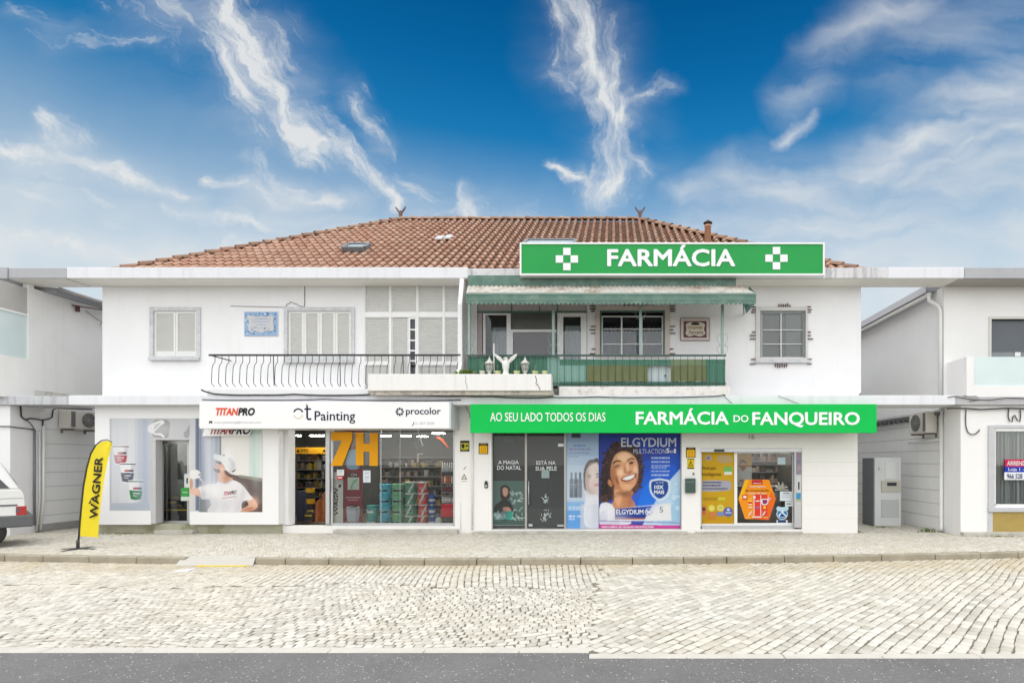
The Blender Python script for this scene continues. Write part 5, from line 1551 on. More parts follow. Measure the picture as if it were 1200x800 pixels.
led = emit('shop_and_fill_lamp', (1, .97, .90), 40)
for i, (px, Y_, w_) in enumerate(((371.5, 3.0, .42), (452, 3.2, .30), (476, 3.2, .30), (495, 3.6, .32), (514, 1.6, .34), (350, 3.0, .12), (415, .5, .7), (460, .5, .7), (505, .5, .7), (366, .9, .5), (368, 2.4, .5))):  # the later strips are extra, added out of sight to brighten the display
    z_ = 2.70 if Y_ > 2.9 or px == 514 else 2.94
    q = MB(); q.box(X(px, Y_) - w_ / 2, X(px, Y_) + w_ / 2, Y_ - .05, Y_ + .05, z_ - .022, z_ + .008); q.build('ceiling_and_fill_lamp', led, MAIN)
# shelves along the back wall, seen through door and window
def shelf_unit(px0, px1, Y, zt, lab, palette, rows=6, seed=1, depth=.35):
    rd_ = random.Random(seed)
    t_ = thing('product_shelf', ((X(px0, Y) + X(px1, Y)) / 2, Y, .05), lab, 'shelf')
    x0, x1 = X(px0, Y), X(px1, Y)
    q = MB()
    for i in range(rows + 1): q.box(x0, x1, Y, Y + depth, .05 + (zt - .05) * i / rows - .012, .05 + (zt - .05) * i / rows + .012)
    q.box(x0, x1, Y + depth, Y + depth + .02, .05, zt); q.box(x0 - .02, x0, Y, Y + depth, .05, zt); q.box(x1, x1 + .02, Y, Y + depth, .05, zt)
    q.build('shelving', mat('shelf_metal', (.20, .20, .20), .6, .1), t_)
    q = MB(); h = (zt - .05) / rows
    for i in range(rows):
        x = x0 + .02
        while x < x1 - .08:
            w_ = rd_.uniform(.05, .16); hh = h * rd_.uniform(.35, .85)
            if rd_.random() < .86: q.box(x, min(x + w_ - .01, x1), Y + rd_.uniform(.01, .06), Y + depth - .02, .062 + h * i, .062 + h * i + hh, rd_.randrange(len(palette)))
            x += w_
    o = q.build('stock', palette, t_, kind='stuff')
    return t_
dim = [ink(70, 66, 60), ink(110, 96, 60), ink(60, 70, 78), ink(120, 110, 104), ink(86, 58, 48), ink(52, 60, 54), ink(150, 130, 60), ink(140, 140, 138)]
shelf_unit(341, 390, 4.1, 2.2, 'dark shelf of small tools at the back, seen through the open paint shop door', dim, 7, 3)
shelf_unit(446, 545, 4.1, 2.0, 'dark shelf of mixed stock along the back of the paint shop, seen through its window', dim, 6, 5)
yb_ = thing('shelf_banner', (X(366, 3.2), 3.2, 2.2), 'yellow band with dark letters over the shelves inside the paint shop door', 'banner')
q = MB(); q.pbox(344, 390, 524, 531.5, 3.2, 3.25); q.build('band', ink(206, 150, 30), yb_)
text('VITO', 352, 361.5, 526, 529.5, 3.2, blackink, yb_, bold=0.015); text('VITO', 383, 392, 526, 529.5, 3.2, blackink, yb_, bold=0.015)
art(yb_, 3.2, [([(347.3, 529.5), (349.3, 525.8), (351.3, 529.5)], blackink), ([(378, 529.5), (380, 525.8), (382, 529.5)], blackink)], 'logo')
for i, (py) in enumerate((606, 598, 590, 582.5)):
    pass
toolbox(356.5, 366, 598.5, 610, .9, 'yellow and black tool case on the floor just inside the open paint shop door')
q = MB(); 
for i in range(5): q.pbox(359.5 - .4 * i, 365 - .2 * i, 591 - 6.5 * i, 596.5 - 6.5 * i, 1.0, 1.2, i % 2)
q.build('stacked_tool_boxes', [mat('black_case', (.03, .03, .03), .5), ink(210, 160, 40)], None, loc=(X(362, 1.0), 1.0, Z(597, 1.0)), label='narrow black and yellow stack of small boxes above the tool case inside the shop door', cat='boxes')
q = MB(); q.pbox(347.5, 358, 575, 611, 1.4, 1.9); q.build('dark_crate', mat('dark_blue_carton', (.05, .06, .10), .8, .1), None, bevel=.01, loc=(X(352, 1.4), 1.4, .05), label='dark blue carton standing at the left inside the open paint shop door', cat='carton')
# folded orange-brown dust sheet
q = MB(); nn = 12; vs_ = []
for i in range(nn + 1):
    for j in range(nn + 1):
        u, v = i / nn, j / nn
        px = 365 + 18 * u; top = 572 + 18 * (1 - u) ** 1.5
        py = 611 - v * (611 - top)
        vs_.append((X(px, 1.0), 1.0 + .08 * math.sin(u * 14 + v * 4) + .25 * v, Z(py, 1.0)))
q.add(vs_, [(i * (nn + 1) + j, (i + 1) * (nn + 1) + j, (i + 1) * (nn + 1) + j + 1, i * (nn + 1) + j + 1) for i in range(nn) for j in range(nn)], 0, True)
q.build('dust_sheet', mat('orange_brown_cloth', (.30, .10, .03), .9, .3, 6), None, recalc=False, loc=(X(374, 1.0), 1.0, .05), label='orange brown crumpled cloth heap at the right inside the open paint shop door', cat='cloth')

# window graphics
orange = ink(242, 168, 18)
n7 = thing('opening_hours_letters', (X(415, YW), YW, Z(546, YW)), 'giant orange 7 and H stuck on the upper left of the paint shop window', 'window letters')
q = MB(); YN = YW - .012
def pr(pts): q.prism([(X(a, YN), Z(b_, YN)) for a, b_ in pts], YN, YN + .008)
pr([(388, 506), (413, 506), (413, 514.5), (401, 545.5), (387.5, 545.5), (400.5, 516), (388, 516)])
q.build('figure', orange, n7, recalc=True)
q = MB()
pr([(417, 506.5), (426, 506.5), (426, 519.5), (433.5, 519.5), (433.5, 507), (442.8, 507), (442.8, 545.5), (433, 545.5), (433, 529), (426, 529), (426, 545), (417, 545)])
q.build('letter', orange, n7, recalc=True)
def poster(name, px0, px1, py0, py1, Y, lab, cat, base, items, step=.0006):
    t_ = thing(name, (X((px0 + px1) / 2, Y), Y, Z(py1, Y)), lab, cat)
    q = MB(); q.pbox(px0, px1, py0, py1, Y - .004, Y); q.build('sheet', base, t_)
    if items: art(t_, Y - .004, items, step=step)
    return t_
YI = YW + .10
p1 = poster('window_poster', 390.5, 402, 553, 613, YI, 'tall narrow white poster with black upright lettering at the left of the paint shop window', 'poster', ink(228, 224, 214), [(rect(391, 402, 561, 567), ink(210, 210, 208)), ([(396, 570), (398, 567), (400.5, 568), (398.6, 571.5)], ink(60, 60, 60))])
text('WAGN', 0, 0, 0, 0, YI - .005, blackink, p1, bold=0.0225, quad=[(396.2, 604), (396.2, 573), (391.6, 571), (391.6, 603)], thick=.001)
maroon = ink(150, 62, 72)
p2 = poster('window_poster', 403, 424.5, 503, 613, YI + .004, 'tall dark red poster with a white paint bucket in the paint shop window', 'poster', maroon,
    [(rect(407, 421, 527, 548), ink(140, 180, 210)), (spline([(406, 531), (413, 527), (421, 529), (421, 548), (407, 548)], 3), ink(150, 190, 216)), (circ(414, 518, 4, 14), ink(176, 130, 136)), (rect(409.5, 419.5, 554, 558), ink(60, 62, 72)),
     (rect(407.5, 421, 559, 573.5), ink(206, 222, 206)), ([(410, 572), (414, 563), (418, 561), (419, 563), (415, 566), (412.5, 573)], ink(150, 190, 156)),
     ([(405.8, 596), (422, 596), (420.6, 610), (417, 612), (410.5, 612), (407, 610)], ink(196, 200, 206)), ([(416.5, 596), (422, 596), (420.6, 610), (417, 612)], ink(168, 174, 182)), (circ(413.8, 595, 8.2, 18, 2.2), ink(122, 116, 124)), (circ(413.8, 594.3, 8.2, 18, 2.0), ink(208, 206, 208)),
     (rect(405.5, 422.5, 582, 583.2), ink(206, 170, 174)), (rect(408, 420, 585, 586), ink(206, 170, 174)), (rect(404.5, 423.5, 610.8, 611.6), ink(214, 190, 192))])
text('CIN', 411, 418.4, 554.6, 557.4, YI - .022, ink(230, 230, 232), p2, bold=0.015, thick=.001); text('CIN', 409.4, 418.2, 590.6, 594.6, YI - .022, ink(30, 28, 40), p2, bold=0.0225, thick=.001)
leaflet('leaflet', 394.8, 403.2, 550, 557, YW - .005, 'small white notice stuck just below the big orange 7', 'notice', ink(226, 228, 226), [(.15, .85, .25, .32, ink(160, 160, 160)), (.15, .7, .5, .57, ink(170, 170, 170))])
leaflet('leaflet', 395, 401.8, 557.4, 561.8, YW - .005, 'small red and white notice stuck just below the white notice under the 7', 'notice', ink(200, 60, 66), [(.15, .85, .3, .6, ink(232, 220, 220))])
leaflet('leaflet', 425.5, 434.2, 551, 565, YW - .005, 'white opening hours notice stuck just below the big orange H', 'notice', ink(226, 232, 238), [(.2, .8, .2, .24, ink(130, 150, 190)), (.2, .8, .55, .6, ink(120, 150, 200)), (.2, .6, .75, .79, ink(170, 180, 200))])

# paint cans stacked in the window
def can_proto(name, r_, h, body, band, lid, slash=None, lab_w=.8):
    t_ = bpy.data.objects.new(name, None); t_.empty_display_size = .1; COL.objects.link(t_); ORG[t_.as_pointer()] = Vector((0, 0, 0))
    q = MB(); q.lathe((0, 0, 0), [(r_ * .94, 0), (r_ * .94, h * .03), (r_ * .92, h * .05), (r_ * .98, h * .80), (r_, h * .82), (r_, h * .86), (r_ * .98, h * .88), (r_ * .98, h * .9)], 22); q.build('can_body', body, t_)
    q = MB(); q.lathe((0, 0, 0), [(r_ * 1.02, h * .86), (r_ * 1.04, h * .90), (r_ * 1.04, h * .97), (r_ * .98, h * .985), (r_ * .9, h * .96)], 22); q.build('lid', lid, t_)
    q = MB(); n_ = 10; vs_ = []
    for i in range(n_ + 1):
        a = -math.pi / 2 + (i / n_ - .5) * 1.7
        vs_ += [(r_ * .995 * math.cos(a), r_ * .995 * math.sin(a), h * .30), (r_ * 1.0 * math.cos(a), r_ * 1.0 * math.sin(a), h * .46)]
    q.add(vs_, [(2 * i, 2 * i + 2, 2 * i + 3, 2 * i + 1) for i in range(n_)], 0, True); q.build('label', band, t_, recalc=False)
    if slash:
        q = MB(); vs_ = []
        for i in range(n_ + 1):
            t2 = i / n_; a = -math.pi / 2 + .15 + (t2 - .5) * .9
            for da in (-.18, .18):
                vs_.append((r_ * 1.012 * math.cos(a + da), r_ * 1.012 * math.sin(a + da), h * (.04 + .80 * t2)))
        q.add(vs_, [(2 * i, 2 * i + 1, 2 * i + 3, 2 * i + 2) for i in range(n_)], 0, True); q.build('white_slash', slash, t_, recalc=False)
    q = MB(); q.tube([(r_ * math.cos(a), r_ * math.sin(a) * 1.03, h * .8 - .35 * h * math.sin((a + math.pi) / math.pi * math.pi)) for a in [-math.pi + math.pi * i / 12 for i in range(13)]], .005, 4); q.build('handle', alu, t_)
    return t_
ordn = ['bottom', 'second from the bottom', 'third from the bottom', 'top']
teal, sky_, lime, grn, red_ = ink(84, 176, 164), ink(92, 200, 226), ink(130, 196, 152), ink(92, 164, 128), ink(226, 92, 84)
wht, drk = ink(232, 232, 228), ink(36, 44, 52)
zb_ = .13; Yc = .20
def stack(px, n_, r_, h, body, band, lid, what, slash=None, grp=None):
    first_ = can_proto('paint_can', r_, h, body, band, lid, slash)
    for i in range(n_):
        o = first_ if i == 0 else copy_tree(first_)
        o.location = (X(px, Yc) + random.uniform(-.008, .008), Yc + random.uniform(-.01, .01), zb_ + i * h)
        o.rotation_euler = (0, 0, random.uniform(-.35, .35))
        pos_ = ordn[i] if n_ == 4 else ('bottom' if i == 0 else 'top')
        tag(o, '%s, %s in its stack' % (what, pos_), 'paint can', grp or 'paint cans stacked in the window')
stack(436.5, 2, .145, .285, teal, wht, teal, 'dark teal paint can of the low pair in the shop window')
stack(451.5, 4, .150, .285, sky_, drk, sky_, 'light blue paint can in the shop window')
stack(466.5, 4, .155, .285, lime, drk, lime, 'pale green paint can with dark label')
stack(481.5, 4, .145, .30, grn, ink(120, 160, 140), wht, 'deep green paint bucket with white slash', wht)
stack(495.8, 4, .135, .30, red_, ink(226, 150, 140), wht, 'red paint bucket with white slash', wht)
def bottle(px, z0, r_, h, body, cap, lab, Y=.18):
    t_ = thing('plastic_bottle', (X(px, Y), Y, z0), lab, 'bottle')
    q = MB(); q.lathe((X(px, Y), Y, z0), [(r_, 0), (r_ * 1.02, h * .05), (r_, h * .62), (r_ * .8, h * .72), (r_ * .4, h * .82), (r_ * .4, h * .86)], 16); q.build('bottle_body', body, t_)
    q = MB(); q.lathe((X(px, Y), Y, z0), [(r_ * .5, h * .85), (r_ * .5, h * .98), (r_ * .3, h)], 12); q.build('cap', cap, t_)
    q = MB(); q.lathe((X(px, Y), Y, z0), [(r_ * 1.03, h * .22), (r_ * 1.03, h * .46)], 16); q.build('label', wht, t_)
blu = ink(40, 92, 176)
for i in range(3): bottle(506.3, zb_ + i * .30, .085, .30, blu, wht if i < 2 else blu, 'blue plastic bottle, %s of three on end beside the red buckets' % ['lowest', 'middle', 'highest'][i])
bottle(514.2, zb_, .09, .30, wht, blu, 'white plastic bottle with blue cap on the window floor right of the blue bottles')
rb = thing('red_carton', (X(524.5, .15), .15, .13), 'bright red box standing on a grey box at the right of the paint shop window', 'box')
q = MB(); q.pbox(516.8, 532, 591, 605.5, .10, .45); q.build('carton', ink(222, 24, 48), rb, bevel=.006)
q = MB(); q.pbox(518, 532, 606, 617, .12, .5); q.build('grey_carton', mat('grey_carton', (.10, .10, .10), .8, .1), None, loc=(X(525, .12), .12, .13), bevel=.006, label='dark grey box under the bright red box at the right of the paint shop window', cat='box')
rk = thing('display_rack', (X(526, .5), .5, .13), 'narrow rack of orange and white bottles at the right edge of the paint shop window', 'rack')
q = MB()
for py in (552, 566, 576, 589): q.pbox(517, 533, py, py + 1, .42, .6)
q.pbox(517, 517.8, 540, 617, .60, .62); q.pbox(532, 533, 540, 617, .60, .62); q.build('rack_frame', MATS['shelf_metal'], rk)
for (py, hh, n_, cols_) in ((552, 10, 5, [wht, ink(214, 220, 226)]), (566, 9, 5, [ink(226, 110, 50), wht, ink(226, 110, 50)]), (576, 6, 6, [ink(150, 60, 70), ink(110, 80, 80)]), (589, 7, 7, [wht, ink(210, 210, 206)])):
    for i in range(n_):
        q = MB(); x = X(518.8 + 13.5 * i / n_, .5); r_ = .028; h = hh * 15 / F
        q.lathe((x, .5, Z(py, .42)), [(r_, 0), (r_, h * .6), (r_ * .5, h * .75), (r_ * .5, h)], 10)
        q.build('rack_bottle', cols_[i % len(cols_)], rk)
hg = thing('hanging_tool_card', (X(490, .4), .4, Z(527, .4)), 'grey and white tool pack hanging in the middle of the paint shop window', 'tool pack')
q = MB(); q.prism([(X(484, .4), Z(518, .4)), (X(492, .4), Z(514.5, .4)), (X(496, .4), Z(522, .4)), (X(488, .4), Z(527.5, .4))], .4, .43); q.build('pack', ink(150, 150, 152), hg)
q = MB(); q.pbox(489, 495.5, 531, 532.4, .4, .42); q.pbox(489, 490.4, 532.4, 541, .4, .42); q.build('bracket', wht, hg)
q = MB(); q.tube([(X(490, .4), .41, Z(516, .4)), (X(490, .4), .41, 2.9)], .004, 4); q.build('hook_wire', alu, hg)
og = MB(); og.prism([(X(512, .8), Z(511, .8)), (X(519, .8), Z(514, .8)), (X(526, .8), Z(524, .8)), (X(525, .8), Z(525, .8)), (X(517.5, .8), Z(516.5, .8)), (X(511.5, .8), Z(513, .8))], .8, .84)
og.build('orange_hose_gun', ink(226, 92, 48), None, loc=(X(519, .8), .8, Z(518, .8)), label='orange slanted spray wand hanging at the top right of the paint shop window', cat='tool')

# ================================================================== PHARMACY FRONT
YP2 = -.12
q = MB()
q.pbox(576, 577.6, 500, 620.4, YP2, YP2 + .05); q.pbox(615, 617.6, 500, 620.4, YP2, YP2 + .05); q.pbox(661, 663.6, 500, 620.4, YP2, YP2 + .05); q.pbox(797.5, 799, 500, 620.4, YP2, YP2 + .05); q.pbox(577.6, 797.5, 619, 620.4, YP2 + .002, YP2 + .05); q.pbox(577.6, 797.5, 500, 505, YP2 + .002, YP2 + .05)
pw = q.build('shop_window', mat('satin_bronze_frame', (.40, .39, .37), .4, .08, metal=.5), MAIN, bevel=.003)
q = MB(); q.pbox(577.6, 615, 505, 619, YP2 + .02, YP2 + .026); q.build('pane', dark_glass, pw)
q = MB(); q.pbox(617.6, 661, 505, 619, YP2 + .02, YP2 + .026); q.build('glass_door', dark_glass, pw)
q = MB(); q.tube([(X(619.8, YP2), YP2 - .04, Z(563, YP2)), (X(619.8, YP2), YP2 - .04, Z(591, YP2))], .013, 8); q.pbox(619.2, 620.4, 565, 566, YP2 - .04, YP2 + .02); q.pbox(619.2, 620.4, 588, 589, YP2 - .04, YP2 + .02); q.pbox(654, 660.5, 519.5, 523, YP2 - .01, YP2 + .03); q.pbox(619.5, 624, 613.5, 616.5, YP2 - .01, YP2 + .03); q.pbox(653, 660.5, 614.5, 616.5, YP2 - .01, YP2 + .03)
q.build('door_fittings', alu, pw)
q = MB(); q.pbox(576, 799, 498, 505, YP2 + .06, YP2 + .08); q.pbox(663, 798, 503, 505.4, YP2 - .008, YP2 + .001, 1); q.build('head_panel', [mat('brown_head_panel', (.22, .19, .15), .6, .1), ink(190, 150, 70)], MAIN)
wl = thing('window_lettering', (X(617, YP2), YP2, Z(560, YP2)), 'white seasonal lettering on the two dark glass panes of the pharmacy', 'window letters')
Wt = ink(226, 230, 230)
for (b_, a0, a1, y0, y1) in (('A MAGIA', 584, 608, 539.2, 543.6), ('DO NATAL', 582.6, 610.6, 545.3, 550.2), ('ESTÁ NA', 628.6, 651, 538.6, 544.2), ('SUA PELE', 627.6, 652.4, 546.2, 551)):
    text(b_, a0, a1, y0, y1, YP2, Wt, wl, bold=0.015, thick=.001, lift=.004)
text('Natal', 592, 603, 513.2, 516.4, YP2, ink(150, 164, 160), wl, thick=.001)
# dark green christmas print low on the left pane
oz = (570, 500, 6.4)
gp = thing('christmas_print', (X(596, YP2), YP2, Z(615, YP2)), 'grey green print of a dark haired woman and gifts, low on the dark glass', 'window print')
ggr = ink(82, 104, 98)
its = [(rect(577.6, 615, 563, 615.4), ggr), (rect(577.6, 615, 600, 615.4), ink(74, 94, 88))]
its += [(zz(spline([(60, 600), (100, 560), (130, 540), (175, 560), (205, 620), (215, 690), (60, 690)]), *oz), ink(52, 56, 54)), (zz(spline([(108, 450), (140, 435), (172, 455), (178, 500), (165, 540), (115, 540), (104, 500)]), *oz), ink(58, 52, 48)),
        (zz(spline([(122, 462), (142, 452), (160, 468), (160, 500), (142, 522), (124, 500)]), *oz), ink(164, 132, 116)), (zz(spline([(124, 605), (160, 600), (185, 620), (170, 635), (130, 628)]), *oz), ink(190, 140, 122)), (zz(spline([(150, 640), (190, 630), (200, 690), (140, 690)]), *oz), ink(60, 150, 134)), (zz(spline([(60, 640), (90, 650), (130, 630), (150, 650), (140, 690), (62, 692)]), *oz), ink(110, 142, 142))]
gw_ = ink(190, 206, 204)
rr_ = random.Random(5)
for (cx_, cy_, w_, h_, n_) in ((232, 525, 50, 40, 16), (232, 650, 40, 45, 16), (100, 660, 40, 20, 10)):
    for i in range(n_):
        x_, y_ = cx_ + rr_.uniform(-w_, w_) * .9, cy_ + rr_.uniform(-h_, h_); a = rr_.uniform(0, 3.14); l_ = rr_.uniform(8, 22); t_ = 1.8
        dx, dy = math.cos(a) * l_, math.sin(a) * l_; nx, ny = -math.sin(a) * t_, math.cos(a) * t_
        its.append((zz([(x_ - dx - nx, y_ - dy - ny), (x_ + dx - nx, y_ + dy - ny), (x_ + dx + nx, y_ + dy + ny), (x_ - dx + nx, y_ - dy + ny)], *oz), gw_))
photo_print(gp, YP2 + .002, 577.7, 614.9, 563, 615.4, its, blobs=[(592, 578, 2, 3, (186, 150, 132), .5), (590, 600, 6, 8, (66, 70, 68), .5)], soft=.2, final=.35)
gs = thing('gift_drawing', (X(639, YP2), YP2, Z(610, YP2)), 'white line drawing of wrapped gifts on the dark glass pharmacy door', 'window print')
its = []
for (cx_, cy_, w_, h_, n_) in ((442, 545, 18, 35, 14), (445, 660, 34, 42, 26)):
    for i in range(n_):
        x_, y_ = cx_ + rr_.uniform(-w_, w_), cy_ + rr_.uniform(-h_, h_); a = rr_.choice([0, 1.57, .8, 2.3]) + rr_.uniform(-.2, .2); l_ = rr_.uniform(6, 18); t_ = 1.7
        dx, dy = math.cos(a) * l_, math.sin(a) * l_; nx, ny = -math.sin(a) * t_, math.cos(a) * t_
        its.append((zz([(x_ - dx - nx, y_ - dy - ny), (x_ + dx - nx, y_ + dy - ny), (x_ + dx + nx, y_ + dy + ny), (x_ - dx + nx, y_ - dy + ny)], *oz), gw_))
art(gs, YP2, its, step=.0004)
leaflet('leaflet', 634.5, 643.8, 550.5, 560, YP2 - .004, 'small pale square notice under the lettering on the dark glass pharmacy door', 'notice', ink(150, 166, 168), [])

# face cream poster
pa = poster('window_poster', 663.8, 701.6, 505.4, 619, YP2 + .03, 'pale blue poster with half a woman\'s face and three dark bottles in the pharmacy window', 'poster', ink(176, 196, 220), None)
its = [(rect(660, 703, 504, 621), ink(176, 196, 220)), (rect(663.8, 701.6, 505.4, 530), ink(150, 174, 208)), (rect(663.8, 701.6, 518, 534), ink(162, 184, 213)), (rect(663.8, 701.6, 545, 585), ink(190, 206, 224)), (rect(663.8, 690, 588, 618.8), ink(124, 174, 222)), (rect(663.8, 684, 598, 618.8), ink(96, 158, 220)), (rect(680, 701.6, 590, 618.8), ink(178, 192, 212)),
       (rect(669.5, 680.5, 506, 512.6), ink(70, 76, 86)),
       (zz(spline([(748, 480), (728, 400), (735, 310), (765, 255), (800, 245), (842, 250), (842, 480)]), *oz), ink(92, 84, 84)),
       (zz(spline([(752, 480), (742, 400), (752, 320), (790, 285), (842, 290), (842, 560), (780, 520)], 4), *oz), ink(216, 200, 194)), (zz(spline([(752, 470), (746, 400), (756, 330), (768, 330), (766, 420), (782, 490)]), *oz), ink(196, 178, 172)),
       (zz([(755, 362), (790, 355), (790, 364), (758, 370)], *oz), ink(96, 84, 82)), (zz(spline([(762, 376), (775, 370), (790, 376), (775, 382)]), *oz), ink(70, 72, 80)), (zz(spline([(805, 430), (842, 424), (842, 440), (818, 446)]), *oz), ink(196, 140, 138)), (zz([(818, 350), (842, 347), (842, 356), (820, 358)], *oz), ink(96, 84, 82)), (zz(spline([(820, 372), (832, 368), (842, 372), (830, 378)]), *oz), ink(70, 72, 80)),
       (zz(spline([(738, 475), (780, 505), (842, 530), (842, 740), (745, 740), (730, 620), (742, 540)]), *oz), ink(222, 224, 232)), (zz(spline([(748, 600), (790, 580), (842, 600), (842, 740), (760, 740)]), *oz), ink(206, 210, 222))]
for (x_, c) in ((624, (62, 62, 68)), (655, (66, 66, 72)), (687, (120, 124, 134))):
    its += [(zz([(x_, 395), (x_ + 5, 385), (x_ + 25, 385), (x_ + 30, 395), (x_ + 30, 530), (x_, 530)], *oz), ink(*c)), (zz([(x_ + 9, 340), (x_ + 21, 340), (x_ + 22, 385), (x_ + 8, 385)], *oz), ink(46, 46, 52)), (zz(rect(x_ + 4, x_ + 26, 430, 436), *oz), ink(140, 142, 150)), (zz(rect(x_ + 4, x_ + 22, 450, 456), *oz), ink(130, 132, 140))]
for (a, b_, y_, c) in ((652, 745, 135, (70, 130, 200)), (622, 790, 163, (140, 130, 176)), (622, 780, 190, (130, 138, 186)), (622, 690, 217, (130, 150, 196)), (612, 750, 596, (214, 226, 242)), (612, 720, 612, (214, 226, 242)), (618, 665, 664, (236, 242, 250)), (680, 720, 664, (200, 220, 244)), (735, 770, 664, (200, 216, 240)), (618, 660, 686, (200, 222, 246))):
    x_ = a
    while x_ < b_:
        l_ = rr_.uniform(14, 34); its.append((zz(rect(x_, min(x_ + l_, b_), y_, y_ + (9 if y_ > 590 else 10)), *oz), ink(*c))); x_ += l_ + 6
photo_print(pa, YP2 + .026, 663.9, 701.5, 505.5, 618.9, its, blobs=[(694, 555, 4, 9, (236, 222, 216), .6), (688.5, 560, 2.5, 10, (180, 160, 154), .5), (697, 566, 3, 3, (226, 190, 184), .4), (696, 545, 5, 3, (236, 224, 218), .5), (692, 576, 6, 4, (180, 164, 160), .5), (690, 600, 5, 12, (236, 238, 244), .5), (698, 604, 4, 14, (200, 204, 216), .5), (670, 560, 8, 30, (196, 212, 228), .35)], soft=.3, final=.4)

# toothpaste poster
o6 = (690, 500, 6.4)
pb = poster('window_poster', 702, 797.6, 505.4, 619, YP2 + .03, 'large blue poster of a smiling curly haired woman and a toothpaste box', 'poster', ink(52, 74, 166), None)
pz = lambda pts: zz(pts, *o6)
B1 = ink(38, 96, 206)
its = [(rect(701, 799, 504, 621), ink(50, 70, 158)), (pz(spline([(350, 330), (420, 260), (560, 220), (686, 230), (686, 640), (300, 700), (300, 500)], 4)), ink(42, 84, 186)), (pz(spline([(380, 420), (450, 330), (560, 290), (660, 300), (640, 480), (520, 640), (330, 660), (330, 520)], 4)), B1), (pz(spline([(400, 480), (460, 400), (540, 380), (560, 460), (480, 580), (360, 640)], 4)), ink(34, 112, 222)),
       (pz([(688, 310), (688, 740), (400, 740), (480, 590), (580, 430)]), ink(186, 214, 234)), (pz([(688, 420), (688, 740), (540, 740), (640, 560)]), ink(164, 202, 228)), (pz(rect(80, 688, 40, 60)), ink(66, 70, 120))]
for (x_, y_, r_) in ((655, 430, 20), (640, 530, 30), (672, 525, 16), (600, 520, 16), (668, 610, 22), (590, 470, 9), (650, 480, 8)):
    its += [(circ(690 + x_ / 6.4, 500 + y_ / 6.4, r_ / 6.4, 16), ink(150, 194, 224)), (circ(690 + x_ / 6.4 - .3, 500 + y_ / 6.4 - .3, r_ / 6.4 * .8, 16), ink(198, 222, 238))]
# hair: a ragged mass of curls
hair_o = [(200, 130), (280, 118), (345, 150), (388, 215), (408, 290), (405, 380), (385, 440), (350, 490), (250, 500), (140, 560), (84, 560), (84, 480), (92, 380), (100, 290), (130, 195)]
its.append((pz(spline(hair_o, 4)), ink(56, 44, 46)))
for i in range(120):
    k = rr_.randrange(len(hair_o)); p0, p1 = hair_o[k], hair_o[(k + 1) % len(hair_o)]; t_ = rr_.random()
    x_, y_ = p0[0] + (p1[0] - p0[0]) * t_ + rr_.uniform(-20, 12), p0[1] + (p1[1] - p0[1]) * t_ + rr_.uniform(-14, 14)
    if x_ < 86: continue
    its.append((circ(690 + x_ / 6.4, 500 + y_ / 6.4, rr_.uniform(5, 13) / 6.4, 8), ink(*rr_.choice([(56, 44, 46), (70, 54, 52), (44, 36, 42), (88, 66, 58)]))))
SK = ink(222, 164, 122); SK2 = ink(194, 132, 92); SK3 = ink(238, 190, 150); SKd = ink(150, 92, 64)
